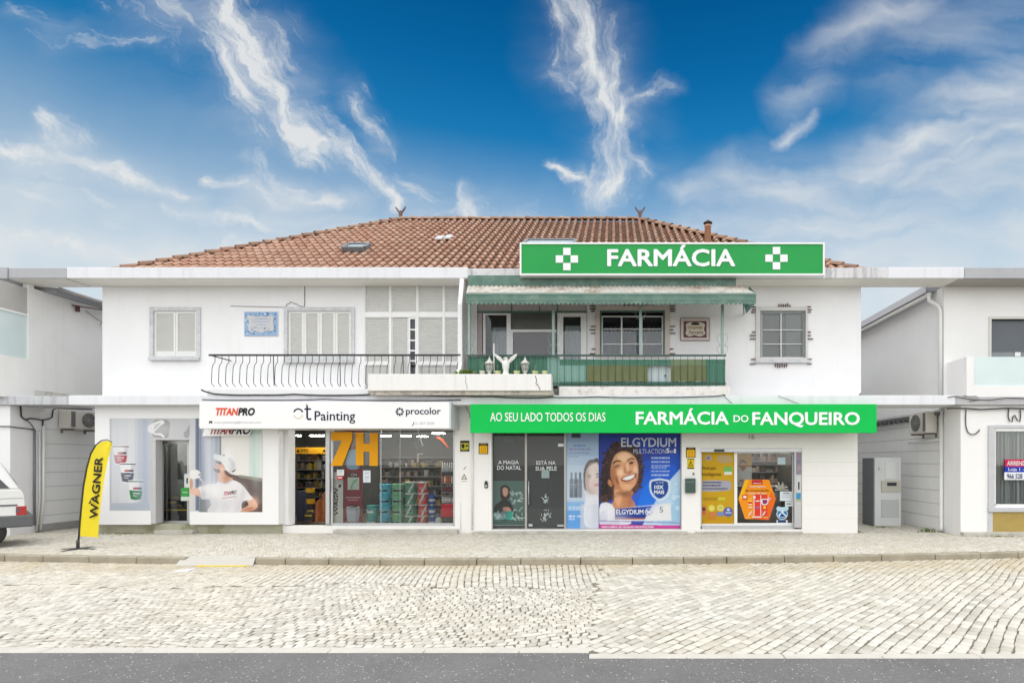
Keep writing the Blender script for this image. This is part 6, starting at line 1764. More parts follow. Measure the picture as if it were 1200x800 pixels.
its += [(pz(spline([(196, 440), (330, 480), (318, 530), (350, 590), (300, 650), (190, 640), (120, 590), (188, 570)], 4)), SK2), (pz(spline([(196, 470), (250, 500), (240, 560), (200, 620), (150, 590), (188, 560)], 4)), SK),
        (pz(spline([(150, 395), (168, 405), (178, 440), (160, 446), (142, 420)], 4)), SK2),
        (pz(spline([(172, 270), (205, 205), (262, 182), (325, 205), (364, 262), (372, 335), (362, 405), (325, 462), (272, 490), (225, 470), (185, 425), (164, 350)], 4)), SK),
        (pz(spline([(176, 290), (200, 300), (215, 380), (240, 450), (272, 488), (225, 470), (185, 425), (166, 350)], 4)), SK2), (pz(spline([(215, 225), (262, 194), (315, 212), (300, 250), (250, 262)], 4)), SK3), (pz(spline([(222, 320), (255, 315), (262, 350), (236, 368), (214, 350)], 4)), SK3), (pz(spline([(335, 300), (358, 300), (362, 340), (345, 342)], 4)), SK3),
        (pz(spline([(180, 268), (205, 250), (240, 252), (242, 260), (206, 262), (184, 280)], 3)), ink(48, 34, 34)), (pz(spline([(285, 250), (310, 232), (340, 236), (342, 244), (312, 244), (290, 260)], 3)), ink(48, 34, 34)),
        (pz(spline([(194, 300), (212, 286), (236, 288), (226, 300), (204, 306)], 3)), ink(70, 44, 40)), (pz(spline([(300, 272), (318, 260), (338, 264), (328, 276), (308, 280)], 3)), ink(70, 44, 40)), (pz(spline([(204, 298), (216, 291), (228, 293), (218, 300)], 3)), ink(220, 206, 200)), (circ(690 + 217 / 6.4, 500 + 295 / 6.4, .9, 8), ink(34, 24, 26)), (circ(690 + 320 / 6.4, 500 + 269 / 6.4, .9, 8), ink(34, 24, 26)),
        (pz(spline([(262, 300), (276, 296), (292, 330), (318, 324), (322, 338), (296, 350), (270, 342)], 3)), SK2), (pz(spline([(276, 338), (296, 346), (318, 334), (316, 342), (294, 352)], 3)), SKd),
        (pz(spline([(240, 395), (262, 372), (310, 356), (345, 346), (350, 360), (335, 392), (300, 408), (262, 410)], 4)), ink(150, 70, 62)), (pz(spline([(252, 392), (275, 376), (315, 362), (342, 354), (338, 372), (318, 390), (285, 398)], 4)), ink(238, 238, 236)),
        (pz(spline([(200, 380), (208, 370), (216, 395), (230, 430), (218, 425), (204, 405)], 3)), SKd), (pz(spline([(352, 345), (360, 360), (354, 390), (348, 370)], 3)), SKd),
        (pz(spline([(84, 590), (130, 566), (176, 584), (200, 620), (240, 660), (300, 690), (300, 730), (84, 730)], 4)), ink(226, 226, 234)), (pz(spline([(84, 650), (140, 620), (190, 660), (230, 730), (84, 730)], 4)), ink(204, 206, 220)), (pz(spline([(176, 584), (196, 560), (250, 640), (300, 660), (300, 690), (240, 660)], 4)), SK2),
        # shield
        (pz(spline([(458, 405), (490, 392), (528, 386), (570, 392), (606, 405), (610, 470), (585, 525), (530, 556), (478, 520), (456, 470)], 3)), ink(214, 228, 242)), (pz(spline([(470, 414), (500, 404), (530, 400), (566, 404), (592, 414), (596, 468), (576, 512), (530, 538), (488, 508), (468, 466)], 3)), ink(34, 74, 150)),
        # toothpaste carton
        (pz([(140, 618), (612, 570), (620, 700), (142, 706)]), ink(226, 226, 230)), (pz([(196, 612), (474, 592), (420, 690), (196, 690)]), ink(36, 62, 146)), (pz([(196, 682), (420, 682), (415, 694), (196, 694)]), ink(170, 90, 60)), (pz([(440, 690), (500, 600), (612, 584), (616, 696)]), ink(232, 232, 232)),
        (circ(690 + 450 / 6.4, 500 + 637 / 6.4, 4.6, 20), ink(224, 228, 236)), (circ(690 + 450 / 6.4, 500 + 637 / 6.4, 3.6, 20), ink(30, 50, 110)), (pz(spline([(432, 620), (450, 628), (468, 618), (470, 640), (460, 660), (452, 645), (445, 660), (434, 642)], 3)), ink(230, 232, 240)),
        (pz([(80, 730), (688, 738), (688, 770), (80, 768)]), ink(204, 66, 150)), (pz([(80, 700), (688, 716), (688, 722), (80, 706)]), ink(120, 110, 170))]
for y_ in (232, 262, 290, 306, 332, 360):
    x_ = 468
    while x_ < (604 if y_ != 306 else 570):
        l_ = rr_.uniform(10, 30); its.append((pz(rect(x_, min(x_ + l_, 606), y_ - 5, y_ + 5)), ink(190, 206, 236))); x_ += l_ + 4
pbl = []
for (x_, y_, rx_, ry_, c_, a_) in ((238, 338, 30, 26, (250, 208, 172), .6), (184, 370, 20, 75, (150, 96, 66), .6), (268, 222, 46, 24, (248, 208, 172), .6), (290, 300, 9, 34, (252, 216, 184), .6), (266, 328, 9, 16, (160, 102, 74), .55), (218, 314, 20, 7, (176, 116, 86), .45), (322, 288, 18, 7, (176, 116, 86), .45), (350, 318, 14, 26, (250, 208, 172), .55), (290, 446, 30, 18, (240, 188, 148), .5), (298, 418, 34, 7, (150, 92, 66), .55), (262, 505, 70, 20, (116, 72, 50), .7), (214, 400, 8, 30, (140, 86, 60), .55), (360, 400, 10, 60, (170, 108, 76), .5), (225, 560, 26, 50, (226, 168, 128), .5), (310, 560, 20, 50, (150, 94, 66), .5),
        (215, 285, 26, 9, (130, 84, 62), .35), (318, 262, 24, 9, (130, 84, 62), .35), (300, 378, 26, 7, (250, 250, 248), .5), (140, 640, 40, 40, (240, 240, 246), .5), (230, 690, 60, 30, (196, 200, 218), .5), (290, 345, 22, 5, (150, 94, 70), .5), (345, 190, 26, 20, (84, 64, 60), .6), (150, 260, 24, 60, (80, 60, 56), .5), (390, 330, 14, 60, (74, 56, 54), .5), (120, 460, 26, 60, (34, 28, 32), .6), (240, 160, 60, 20, (84, 64, 60), .5), (520, 300, 90, 60, (46, 92, 200), .35), (620, 120, 90, 60, (44, 62, 150), .4), (440, 560, 60, 60, (40, 120, 232), .5)):
    pbl.append((690 + x_ / 6.4, 500 + y_ / 6.4, rx_ / 6.4, ry_ / 6.4, c_, a_))
for i in range(220):       # loose curls
    k = rr_.randrange(len(hair_o)); p0, p1 = hair_o[k], hair_o[(k + 1) % len(hair_o)]; t_ = rr_.random(); inn = rr_.uniform(.78, 1.0)
    x_, y_ = p0[0] + (p1[0] - p0[0]) * t_, p0[1] + (p1[1] - p0[1]) * t_
    x_, y_ = 250 + (x_ - 250) * inn, 330 + (y_ - 330) * inn
    if x_ < 90 or (168 < x_ < 368 and 215 < y_ < 480): continue
    pbl.append((690 + x_ / 6.4, 500 + y_ / 6.4, rr_.uniform(.5, 1.3), rr_.uniform(.4, 1.0), rr_.choice([(40, 30, 32), (98, 74, 66), (60, 46, 46), (120, 92, 80)]), .55))
photo_print(pb, YP2 + .026, 702.2, 797.5, 505.5, 618.9, its, blobs=pbl, soft=.22, final=.32, res=2.8)
LF = .004
for (b_, a0, a1, y0, y1, m_, bo, qd) in (('ELGYDIUM', 242, 656, 80, 150, ink(196, 202, 220), .02, None), ('MULTI-ACTION', 334, 576, 165, 200, ink(190, 196, 216), .0, None), ('5', 580, 606, 160, 196, ink(226, 230, 240), .03, None), ('en', 609, 634, 176, 196, ink(216, 220, 236), .0, None), ('1', 638, 654, 163, 196, ink(226, 230, 240), .02, None),
                                     ('JUSQU’À', 500, 562, 410, 424, ink(200, 214, 236), 0, None), ('10X', 492, 560, 436, 466, ink(236, 240, 246), .03, None), ('MAIS', 490, 566, 474, 502, ink(236, 240, 246), .03, None),
                                     ('ELGYDIUM', 204, 410, 618, 655, ink(226, 230, 240), .025, None), ('5', 530, 558, 598, 640, ink(120, 124, 140), 0, None), ('DESCUBRA AS NOSSAS PROMOÇÕES', 98, 486, 740, 758, ink(240, 226, 238), .03, None)):
    text(b_ if b_ != 'JUSQU’À' else 'ATÉ', 690 + a0 / 6.4, 690 + a1 / 6.4, 500 + y0 / 6.4, 500 + y1 / 6.4, YP2 + .026 - LF, m_, pb, bold=bo, thick=.0008)

# dark rooms behind the pharmacy glass
q = MB(); q.box(X(572), X(812), 1.4, 1.45, .02, 3.1); q.box(X(572), X(573), .02, 1.4, .02, 3.1); q.box(X(572), X(812), .02, 1.4, 3.05, 3.1); q.box(X(811), X(812), .02, 1.4, .02, 3.1)
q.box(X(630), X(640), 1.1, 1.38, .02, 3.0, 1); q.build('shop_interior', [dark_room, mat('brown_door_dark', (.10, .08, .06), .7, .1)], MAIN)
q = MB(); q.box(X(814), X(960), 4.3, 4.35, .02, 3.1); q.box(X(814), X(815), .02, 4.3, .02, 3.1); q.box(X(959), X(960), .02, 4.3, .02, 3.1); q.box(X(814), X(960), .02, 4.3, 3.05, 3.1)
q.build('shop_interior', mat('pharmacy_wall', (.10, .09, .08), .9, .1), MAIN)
q = MB(); q.box(X(572), X(960), YL + .22, 4.3, .005, .03); q.build('shop_floor', MATS['brown_floor_tiles'], MAIN)
# automatic doors
YD = -.08
q = MB()
q.pbox(821, 940, 525.2, 529.5, YL + .02, YD + .06); q.pbox(820.8, 822.4, 529.5, 617, YD - .04, YD + .06); q.pbox(931, 940, 529.5, 618, YL + .03, YD + .06, 0); q.pbox(822.4, 931, 615.5, 619.5, YD - .06, YD + .06)
dd = q.build('door_frame', alu, MAIN, bevel=.004)
q = MB(); q.pbox(837, 849, 526.2, 529, YL + .0, YL + .019); q.build('door_sensor', mat('black_sensor', (.03, .03, .03), .4, .1), dd)
q = MB(); q.pbox(860.5, 864, 529.5, 615.4, YD - .02, YD + .03); q.pbox(864, 930, 529.5, 531, YD - .018, YD + .03); q.pbox(864, 930, 612.5, 615.4, YD - .018, YD + .03); q.pbox(928.6, 931, 531, 612.5, YD - .018, YD + .03); q.pbox(822.4, 860.5, 613.4, 615.4, YD - .018, YD + .03); q.build('door_leaf', white_paint, dd)
q = MB(); q.pbox(864, 928.6, 531, 612.5, YD, YD + .006); q.build('pane', shop_glass, dd)
oy = (810, 510, 6.957)
yd = thing('yellow_door_print', (X(841, YD), YD, Z(613, YD)), 'mustard yellow printed glass leaf with a grey rounded box, left pharmacy door', 'window print')
q = MB(); q.pbox(822.4, 860.5, 529.6, 613.4, YD + .0, YD + .006); q.build('printed_leaf', ink(202, 160, 26), yd)
yz = lambda pts: zz(pts, *oy)
its = [(yz(spline([(85, 372), (290, 368), (322, 385), (328, 410), (318, 440), (290, 450), (85, 452)], 3)), ink(168, 168, 182)), (yz(rect(82, 358, 640, 735)), ink(196, 150, 18)), (yz(circ(140, 183, 26, 14)), ink(186, 168, 150)), (yz(circ(140, 183, 16, 14)), ink(140, 130, 150)), (yz(spline([(215, 172), (270, 160), (328, 175), (328, 215), (270, 225), (215, 210)], 3)), ink(190, 164, 120)), (yz(rect(266, 332, 255, 296)), ink(120, 184, 92)), (yz(rect(268, 332, 296, 320)), ink(222, 226, 210)),
       (yz(rect(84, 122, 575, 645)), ink(196, 110, 70)), (yz(circ(102, 600, 14, 12)), ink(80, 60, 60)), (yz(circ(166, 592, 28, 16)), ink(214, 206, 60)), (yz(circ(166, 592, 18, 16)), ink(226, 214, 120)), (yz(rect(138, 208, 622, 660)), ink(202, 128, 62)), (yz(circ(238, 590, 28, 16)), ink(224, 214, 120)), (yz(circ(238, 590, 18, 16)), ink(200, 196, 90)), (yz(rect(210, 266, 622, 655)), ink(120, 140, 180)), (yz(circ(302, 622, 38, 18, 40)), ink(92, 106, 168)), (yz(circ(302, 604, 12, 12)), ink(200, 206, 226)), (yz(rect(278, 328, 624, 634)), ink(190, 196, 220)),
       (yz(rect(100, 270, 505, 525)), ink(172, 138, 26)), (yz(rect(215, 275, 503, 527)), ink(206, 200, 60)), (yz(rect(135, 205, 665, 680)), ink(206, 130, 40))]
for (y_, a, b_, c) in ((382, 95, 245, (60, 60, 84)), (406, 95, 240, (80, 80, 100)), (432, 95, 295, (90, 90, 110))):
    x_ = a
    while x_ < b_:
        l_ = rr_.uniform(8, 24); its.append((yz(rect(x_, min(x_ + l_, b_), y_ - 4, y_ + 4)), ink(*c))); x_ += l_ + 4
art(yd, YD, its, step=.0006)
text('Energia', 810 + 88 / 6.957, 810 + 202 / 6.957, 546.2, 550.6, YD - .016, ink(84, 62, 14), yd, thick=.0008)
text('Inteligente', 810 + 90 / 6.957, 810 + 244 / 6.957, 553.2, 558.4, YD - .016, ink(84, 62, 14), yd, thick=.0008)
oh = (860, 545, 10.0)
hz = lambda pts: zz(pts, *oh)
hx = thing('hexagon_sticker', (X(887, YD), YD, Z(607, YD)), 'large orange hexagon sticker with red and white graphics on the pharmacy door glass', 'sticker')
q = MB(); q.prism([(X(a, YD), Z(b_, YD)) for a, b_ in hz([(52, 395), (130, 168), (412, 168), (492, 395), (412, 628), (130, 628)])], YD - .006, YD - .002); q.build('sticker_base', ink(246, 150, 22), hx)
HR, HW, HO = ink(226, 60, 40), ink(240, 236, 230), ink(240, 110, 30)
its = [(hz([(412, 628), (492, 395), (440, 300), (300, 628)]), HO), (hz([(410, 640), (440, 470), (330, 330), (230, 340), (230, 628)]), ink(238, 104, 36)), (hz(rect(210, 335, 172, 222)), ink(196, 36, 52)), (hz([(52, 395), (130, 168), (180, 168), (100, 400)]), ink(250, 184, 24)),
       (hz(rect(240, 308, 340, 600)), HR), (hz(rect(320, 392, 340, 590)), ink(228, 70, 44)), (hz(rect(232, 240, 350, 590)), HW), (hz(rect(310, 318, 350, 590)), HW), (hz(rect(100, 155, 345, 400)), ink(206, 50, 50)), (hz(rect(110, 146, 356, 384)), HW), (hz(spline([(325, 395), (395, 395), (402, 430), (380, 462), (335, 462), (320, 430)], 3)), HW), (hz(spline([(335, 405), (388, 405), (392, 430), (375, 450), (342, 450)], 3)), ink(150, 50, 110)), (hz(circ(412, 390, 16, 12)), ink(236, 226, 240)), (hz(circ(412, 390, 9, 12)), ink(150, 110, 190)), (hz(circ(240, 372, 16, 10)), ink(236, 230, 240)), (hz(rect(252, 300, 410, 422)), HW), (hz(rect(166, 214, 408, 424)), ink(250, 206, 40)), (hz(rect(168, 214, 428, 446)), HR), (hz(rect(166, 214, 452, 460)), HW), (hz(rect(166, 214, 486, 496)), HW), (hz(rect(250, 302, 480, 500)), ink(170, 110, 160)), (hz(circ(358, 492, 16, 10)), ink(250, 214, 60)), (hz(rect(215, 325, 596, 610)), HW), (hz(rect(140, 190, 606, 614)), ink(250, 206, 130)), (hz(rect(345, 395, 606, 614)), ink(250, 206, 130))]
for (cx_, cy_) in ((188, 562), (350, 562)):
    for s_ in (-1, 1): its.append((hz([(cx_ - 22, cy_ - s_ * 24 - 5), (cx_ - 16, cy_ - s_ * 24 + 5), (cx_ + 22, cy_ + s_ * 24 + 5), (cx_ + 16, cy_ + s_ * 24 - 5)]), HW))
for (cx_, cy_) in ((188, 395), (188, 475)):
    for s_ in (-1, 1): its.append((hz([(cx_ - 18, cy_ - s_ * 14 - 4), (cx_ - 12, cy_ - s_ * 14 + 4), (cx_ + 18, cy_ + s_ * 14 + 4), (cx_ + 12, cy_ + s_ * 14 - 4)]), ink(250, 196, 80)))
art(hx, YD - .006, its, step=.0005)
for (b_, a0, a1, y0, y1, m_) in (('Natural', 228, 318, 200, 214, HW), ('vantagens', 180, 370, 240, 262, HW), ('de imunidade', 130, 412, 282, 304, ink(120, 70, 20)), ('todos os dias', 166, 376, 316, 336, HW)):
    text(b_, 860 + a0 / 10, 860 + a1 / 10, 545 + y0 / 10, 545 + y1 / 10, YD - .019, m_, hx, bold=0.015, thick=.0008)
bs_ = thing('blue_round_sticker', (X(917, YD), YD, Z(616, YD)), 'blue and white round crest sticker at the bottom right of the pharmacy door glass', 'sticker')
art(bs_, YD, [(hz(rect(500, 630, 640, 712)), ink(222, 230, 238)), (hz(circ(566, 570, 66, 24)), ink(230, 238, 244)), (hz(circ(566, 570, 58, 24)), ink(44, 128, 186)), (hz(spline([(512, 480), (566, 490), (630, 480), (636, 520), (566, 540), (500, 520)], 3)), ink(190, 220, 236)), (hz(spline([(520, 590), (560, 545), (575, 520), (585, 560), (620, 590), (570, 610)], 3)), ink(226, 238, 244)), (hz(spline([(560, 560), (580, 575), (600, 600), (540, 600)], 3)), ink(30, 80, 140)), (hz(rect(515, 610, 642, 670)), ink(36, 60, 110)), (hz(rect(520, 600, 682, 690)), ink(120, 150, 190)), (hz(rect(520, 570, 697, 703)), ink(150, 170, 200))], step=.0006)
leaflet('leaflet', 914, 928, 576 - .5, 586.6, YD - .004, 'white printed card on the pharmacy door glass just right of the orange hexagon', 'notice', ink(222, 230, 234), [(.25, .8, .15, .25, ink(110, 120, 140)), (.15, .9, .4, .46, ink(170, 190, 196)), (.15, .9, .6, .66, ink(170, 190, 196))])
leaflet('leaflet', 920, 928.4, 587, 593, YD - .004, 'tiny white card on the pharmacy door glass just above the blue crest sticker', 'notice', ink(216, 224, 226), [(.2, .8, .4, .6, ink(90, 100, 110))])
leaflet('leaflet', 911.2, 920.4, 535.6, 543.8, YD - .004, 'pale blue square notice near the top of the pharmacy door glass', 'notice', ink(188, 206, 214), [])
ds = thing('white_floral_decal', (X(915, YD), YD, Z(574, YD)), 'white sketchy leaf decal on the pharmacy door glass above the printed card', 'sticker')
its = []
for i in range(26):
    a = rr_.uniform(.2, 2.94); l_ = rr_.uniform(25, 75); x_, y_ = 555, 275; x1_, y1_ = x_ + math.cos(a) * l_ * 1.15, y_ - math.sin(a) * l_ * 1.2; nx, ny = math.sin(a) * 4, math.cos(a) * 4
    its.append((hz([(x_ - nx * .4 + rr_.uniform(-25, 25), y_), (x1_ - nx, y1_ - ny), (x1_ + nx, y1_ + ny)]), ink(*rr_.choice([(196, 196, 180), (172, 172, 160), (214, 210, 190)]))))
its.append((hz(rect(480, 640, 278, 292)), ink(170, 168, 156)))
art(ds, YD, its, step=.0004)
leaflet('leaflet', 934, 938, 559, 577, YL + .026, 'narrow white notice with a dark stripe on the metal frame right of the pharmacy doors', 'notice', ink(208, 214, 214), [(.3, .75, .3, .8, ink(60, 60, 64))])
leaflet('leaflet', 933, 938.4, 577.4, 587, YL + .026, 'small blue and yellow sticker on the metal frame right of the pharmacy doors', 'sticker', ink(70, 150, 196), [(0, 1, .78, .95, ink(206, 200, 70))])
leaflet('leaflet', 933, 939, 529.6, 556, YL + .026, 'faded lilac strip of stickers high on the metal frame right of the pharmacy doors', 'sticker', ink(150, 142, 156), [(.1, .9, .1, .2, ink(170, 130, 150)), (.1, .8, .35, .5, ink(130, 130, 150)), (.2, .9, .6, .8, ink(176, 150, 160))])
# inside the pharmacy
ph = [ink(104, 84, 74), ink(132, 116, 104), ink(90, 76, 70), ink(150, 130, 112), ink(116, 96, 96), ink(160, 150, 140), ink(120, 80, 60), ink(86, 90, 96)]
shelf_unit(880, 930, 3.6, 2.6, 'brown shelf packed with boxes along the back of the pharmacy behind the door glass', ph, 7, 9)
for px, Y_ in ((880, 2.0), (915, 2.0)): MB().box(X(px, Y_) - .35, X(px, Y_) + .35, Y_ - .05, Y_ + .05, 2.95, 3.04).build('ceiling_and_fill_lamp', led, MAIN)
ct = thing('stand_in_counter', (X(888, 2.4), 2.4, .03), 'grey curved counter added behind the pharmacy glass doors in place of a reflection', 'counter')  # added shape standing in for a grey round reflection on the glass
q = MB(); q.lathe((X(886, 2.6), 2.6, .03), [(.75, 0), (.75, 1.05)], 28); q.build('counter_front', mat('grey_counter', (.32, .34, .33), .6, .06), ct)
q = MB(); q.lathe((X(886, 2.6), 2.6, 1.08), [(.8, 0), (.8, .04)], 28); q.build('counter_top', mat('pale_counter', (.48, .48, .46), .4, .05), ct)
dp = poster('display_poster', 864.5, 881, 531.5, 567, .6, 'yellow poster of a person in a white coat hanging inside the pharmacy doors', 'poster', ink(150, 126, 104), None)
its = [(rect(864.5, 881, 531.5, 546.5), ink(200, 150, 50)), (rect(864.5, 881, 560, 567), ink(80, 68, 68)), (spline([(864.6, 566), (865, 553), (868, 549.5), (871, 551), (875, 549.5), (879, 552), (880.5, 566)], 4), ink(220, 218, 216)), (spline([(867.5, 543), (870.5, 539.5), (874, 542), (874, 548), (871, 551.5), (868, 549)], 4), ink(190, 140, 116)), (spline([(866.5, 545), (867, 540), (870.5, 538.4), (874.2, 540.4), (874.6, 544), (872.5, 541.5), (869, 542)], 4), ink(90, 66, 56)), (rect(866, 880, 562, 564), ink(196, 120, 116))]
photo_print(dp, .594, 864.6, 880.9, 531.6, 566.9, its, soft=.3, final=.35, res=3)
text('16', 877.4, 884.2, 508.6, 514.4, YL, mat('dull_metal_number', (.35, .35, .35), .5, .1), MAIN, name='house_number', thick=.01)

# warning plates, mailbox and fittings on the pilasters
def warn(px0, px1, py0, py1, lab, triangle=False, dark_frame=True, Y=YL, scrib=False):
    t_ = thing('warning_plate', (X((px0 + px1) / 2, Y), Y, Z(py1, Y)), lab, 'warning plate')
    q = MB(); q.pbox(px0, px1, py0, py1, Y - .008, Y - .001); q.build('plate', ink(52, 44, 30) if dark_frame else ink(232, 200, 24), t_)
    w_, h_ = px1 - px0, py1 - py0; P_ = lambda u, v: (px0 + u * w_, py0 + v * h_)
    its = []
    if scrib:
        its += [([P_(.08, .22), P_(.92, .22), P_(.92, .80), P_(.08, .80)], ink(196, 190, 50)), ([P_(.12, .35), P_(.40, .28), P_(.52, .52), P_(.38, .72), P_(.16, .66)], ink(40, 42, 30)), ([P_(.60, .40), P_(.85, .36), P_(.82, .56), P_(.62, .60)], ink(50, 52, 36)), ([P_(.2, .86), P_(.8, .86), P_(.8, .93), P_(.2, .93)], ink(160, 158, 70))]
    elif triangle:
        its += [([P_(.0, .02), P_(1, .02), P_(1, .10), P_(0, .10)], ink(60, 56, 36)), ([P_(.0, .88), P_(1, .88), P_(1, 1), P_(0, 1)], ink(60, 56, 36)), ([P_(.5, .16), P_(.86, .74), P_(.14, .74)], ink(50, 48, 34)), ([P_(.5, .30), P_(.72, .66), P_(.28, .66)], ink(232, 200, 24)), ([P_(.46, .38), P_(.54, .38), P_(.53, .62), P_(.47, .62)], ink(40, 40, 30))]
    else:
        its += [([P_(.08, .24), P_(.92, .24), P_(.92, .94), P_(.08, .94)], ink(246, 190, 10)), ([P_(.2, .08), P_(.8, .08), P_(.8, .15), P_(.2, .15)], ink(190, 150, 60)), ([P_(.25, .42), P_(.75, .42), P_(.75, .74), P_(.25, .74)], ink(216, 150, 20)), ([P_(.35, .48), P_(.65, .48), P_(.65, .68), P_(.35, .68)], ink(246, 190, 10)), ([P_(.2, .80), P_(.8, .80), P_(.8, .86), P_(.2, .86)], ink(206, 150, 20))]
    art(t_, Y - .008, its, step=.0006)
warn(539.3, 550, 516, 528.8, 'yellow and black camera warning plate on the pilaster right of the paint shop window', scrib=True)
warn(561, 572, 519, 531.8, 'dark framed orange yellow plate on the white pilaster left of the dark pharmacy glass')
warn(804, 815, 524, 536, 'dark framed orange yellow plate above the triangle plate and the green mailbox')
warn(805.3, 813.6, 537, 549, 'yellow triangle warning plate on the pilaster above the dark green mailbox', triangle=True, dark_frame=False)
mbx = thing('mailbox', (X(809.5, YL), YL - .05, Z(577.5, YL)), 'dark green mailbox on the white pilaster left of the yellow pharmacy door', 'mailbox')
q = MB(); q.pbox(803.3, 815.2, 560.3, 577.3, YL - .09, YL - .002); q.build('box_body', mat('mailbox_green', (.035, .075, .062), .4, .1), mbx, bevel=.01)
q = MB(); q.pbox(804.5, 814, 563.6, 565.2, YL - .10, YL - .091); q.build('slot_flap', mat('mailbox_flap', (.10, .15, .13), .4, .1), mbx)
bell = thing('doorbell', (X(569.8, YL), YL, Z(571, YL)), 'small black and grey bell push on the pilaster left of the dark pharmacy glass', 'doorbell')
q = MB(); q.prism([(X(a, YL), Z(b_, YL)) for a, b_ in spline([(568.2, 571), (568.2, 565), (569.8, 563), (571.6, 565), (571.6, 571)], 4)], YL - .03, YL - .001); q.build('housing', iron, bell)
q = MB(); q.lathe((X(569.9, YL), YL - .03, Z(569, YL)), [(.028, 0), (.028, -.008)], 12, axis='y'); q.build('button', alu, bell)
leaflet('wall_notice', 811.3, 814.2, 553.2, 556.8, YL - .001, 'tiny grey sticker on the pilaster between triangle plate and mailbox', 'sticker', ink(190, 188, 182), [(.2, .8, .2, .8, ink(120, 120, 120))])
fd = thing('faded_triangle_mark', (X(544, YL), YL, Z(562, YL)), 'faded grey triangle stencil low on the white pilaster beneath the camera warning plate', 'stencil')
art(fd, YL, [([(544, 554.6), (547.8, 561.4), (540.2, 561.4)], ink(140, 132, 110)), ([(544, 556.8), (546, 560.4), (542, 560.4)], ink(226, 222, 214)), (rect(540.5, 547.5, 563, 563.8), ink(190, 182, 160)), ([(543, 549.6), (546, 546.4), (546.4, 547), (543.6, 550.2)], ink(120, 112, 100))])
dpz = MB(); dpz.tube([(X(553.8, YL), YL - .03, Z(500, YL)), (X(553.8, YL), YL - .03, .1)], .022, 8)
for py in (556, 582, 591, 618): dpz.lathe((X(553.8, YL), YL - .03, Z(py, YL)), [(.03, 0), (.03, .025)], 10)
dpz.build('drain_pipe', pvc, MAIN)
dpz = MB(); dpz.tube([(X(540, YL), YL - .012, Z(588, YL)), (X(540, YL), YL - .012, .1)], .007, 5); dpz.build('conduit', pvc, MAIN)

# ================================================================== LEFT NEIGHBOUR
LN = thing('neighbour_building', (-18.5, 3, 0), 'white two storey house at the left edge beyond the narrow alley, with grey roof edge', 'building')
XN = -15.27
q = MB()
q.box(-26, XN, -.70, .2, 0, SZ0)
q.build('front_wall', white_wall, LN)
q = MB()
q.box(-26, XN + .001, .2, 11, 0, SZ0 + .2)
q.build('side_wall', mat('alley_panel_wall', (.80, .81, .82), .7, .05, 1.2, .08, 60, streak=.12, dirt=(.40, .41, .42)), LN)
q = MB()
for i in range(7):
    z_ = .42 + i * .385
    q.box(XN + .001, XN + .006, .1, 11, z_, z_ + .012)
q.build('panel_joint', mat('panel_joint_grey', (.40, .41, .43), .8, .1), LN)
q = MB(); q.box(XN, XN + .02, -.1, 11, 0, .20); q.build('damp_plinth', mat('damp_plinth', (.36, .36, .35), .9, .15, 3, .2, 40, dirt=(.14, .15, .12), dirt_amt=.5, dirt_scale=3), LN)
q = MB()
ys0, ys1 = -.95, -.20
zp0, zp1 = Z(418, -.6), Z(363, -.3)
q.box(-26, XN, -.13, 11, SZ0 + .2, EZ0 - .12)
q.box(XN - .16, XN, -.95, -.13, SZ0 + .2, zp0)
q.box(XN - .16, XN, -.26, -.13, zp0, EZ0 - .02)
q.box(-26, XN - .16, -.95, -.80, SZ0 + .2, zp0)
q.build('upper_wall', mat('mould_streaked_plaster', (.80, .80, .78), .8, .05, 1.0, .12, 60, streak=.12, dirt=(.45, .45, .43), dirt_amt=.12, dirt_scale=.8), LN)
q = MB(); q.box(XN - .09, XN - .05, -.93, -.26, zp0, Z(370, -.3)); q.build('glass_screen', frost, LN)
q = MB(); q.box(XN - .11, XN - .02, -.95, -.26, Z(370, -.3), Z(370, -.3) + .05); q.build('screen_rail', white_paint, LN)
q = MB(); q.box(XN - .10, XN - .04, -.93, -.26, Z(370, -.3) + .05, EZ0 - .14); q.build('shaded_wall_panel', mat('wall_shade_grey', (.42, .41, .39), .7, .06), LN)  # stands in for the loggia wall; soffit shade is put into its grey
# roof: grey edge slab and low pitched roof with its eave over the alley
q = MB(); q.box(X(10, YE), X(77.7, YE), YE, .10, EZ0, EZ1 - .02); q.box(-27, X(9.6, YE), YE - .03, .10, EZ0 - .02, EZ1 - .01); q.build('eave', grey_slab, LN, bevel=.01)
q = MB(); q.box(-26, X(76, YE), YE + .03, .09, EZ0 - .014, EZ0 - .003); q.build('soffit', soffit_mat, LN)
q = MB()
q.prism([(XN + .35, EZ0 - .13), (XN + .35, EZ0 - .02), (-20, EZ0 + .25), (-26, EZ0 - .1), (-26, EZ0 - .2)], .11, 11.3, 'y')
q.build('roof', mat('grey_roof_sheet', (.32, .33, .35), .7, .1, 2), LN)
q = MB(); q.tube([(XN + .42, .12, EZ0 - .05), (XN + .42, 11.2, EZ0 - .05)], .055, 8); q.build('gutter', mat('grey_gutter', (.36, .36, .37), .5, .1), LN)
q = MB(); q.box(-27, X(79.6, YS), YS + .004, .12, SZ0, SZ1 - .02); q.build('floor_slab', mat('streaky_grey_slab', (.50, .51, .53), .8, .08, 2, .2, 50, streak=.7, dirt=(.09, .09, .09), dirt_amt=.25, dirt_scale=3), LN, bevel=.01)
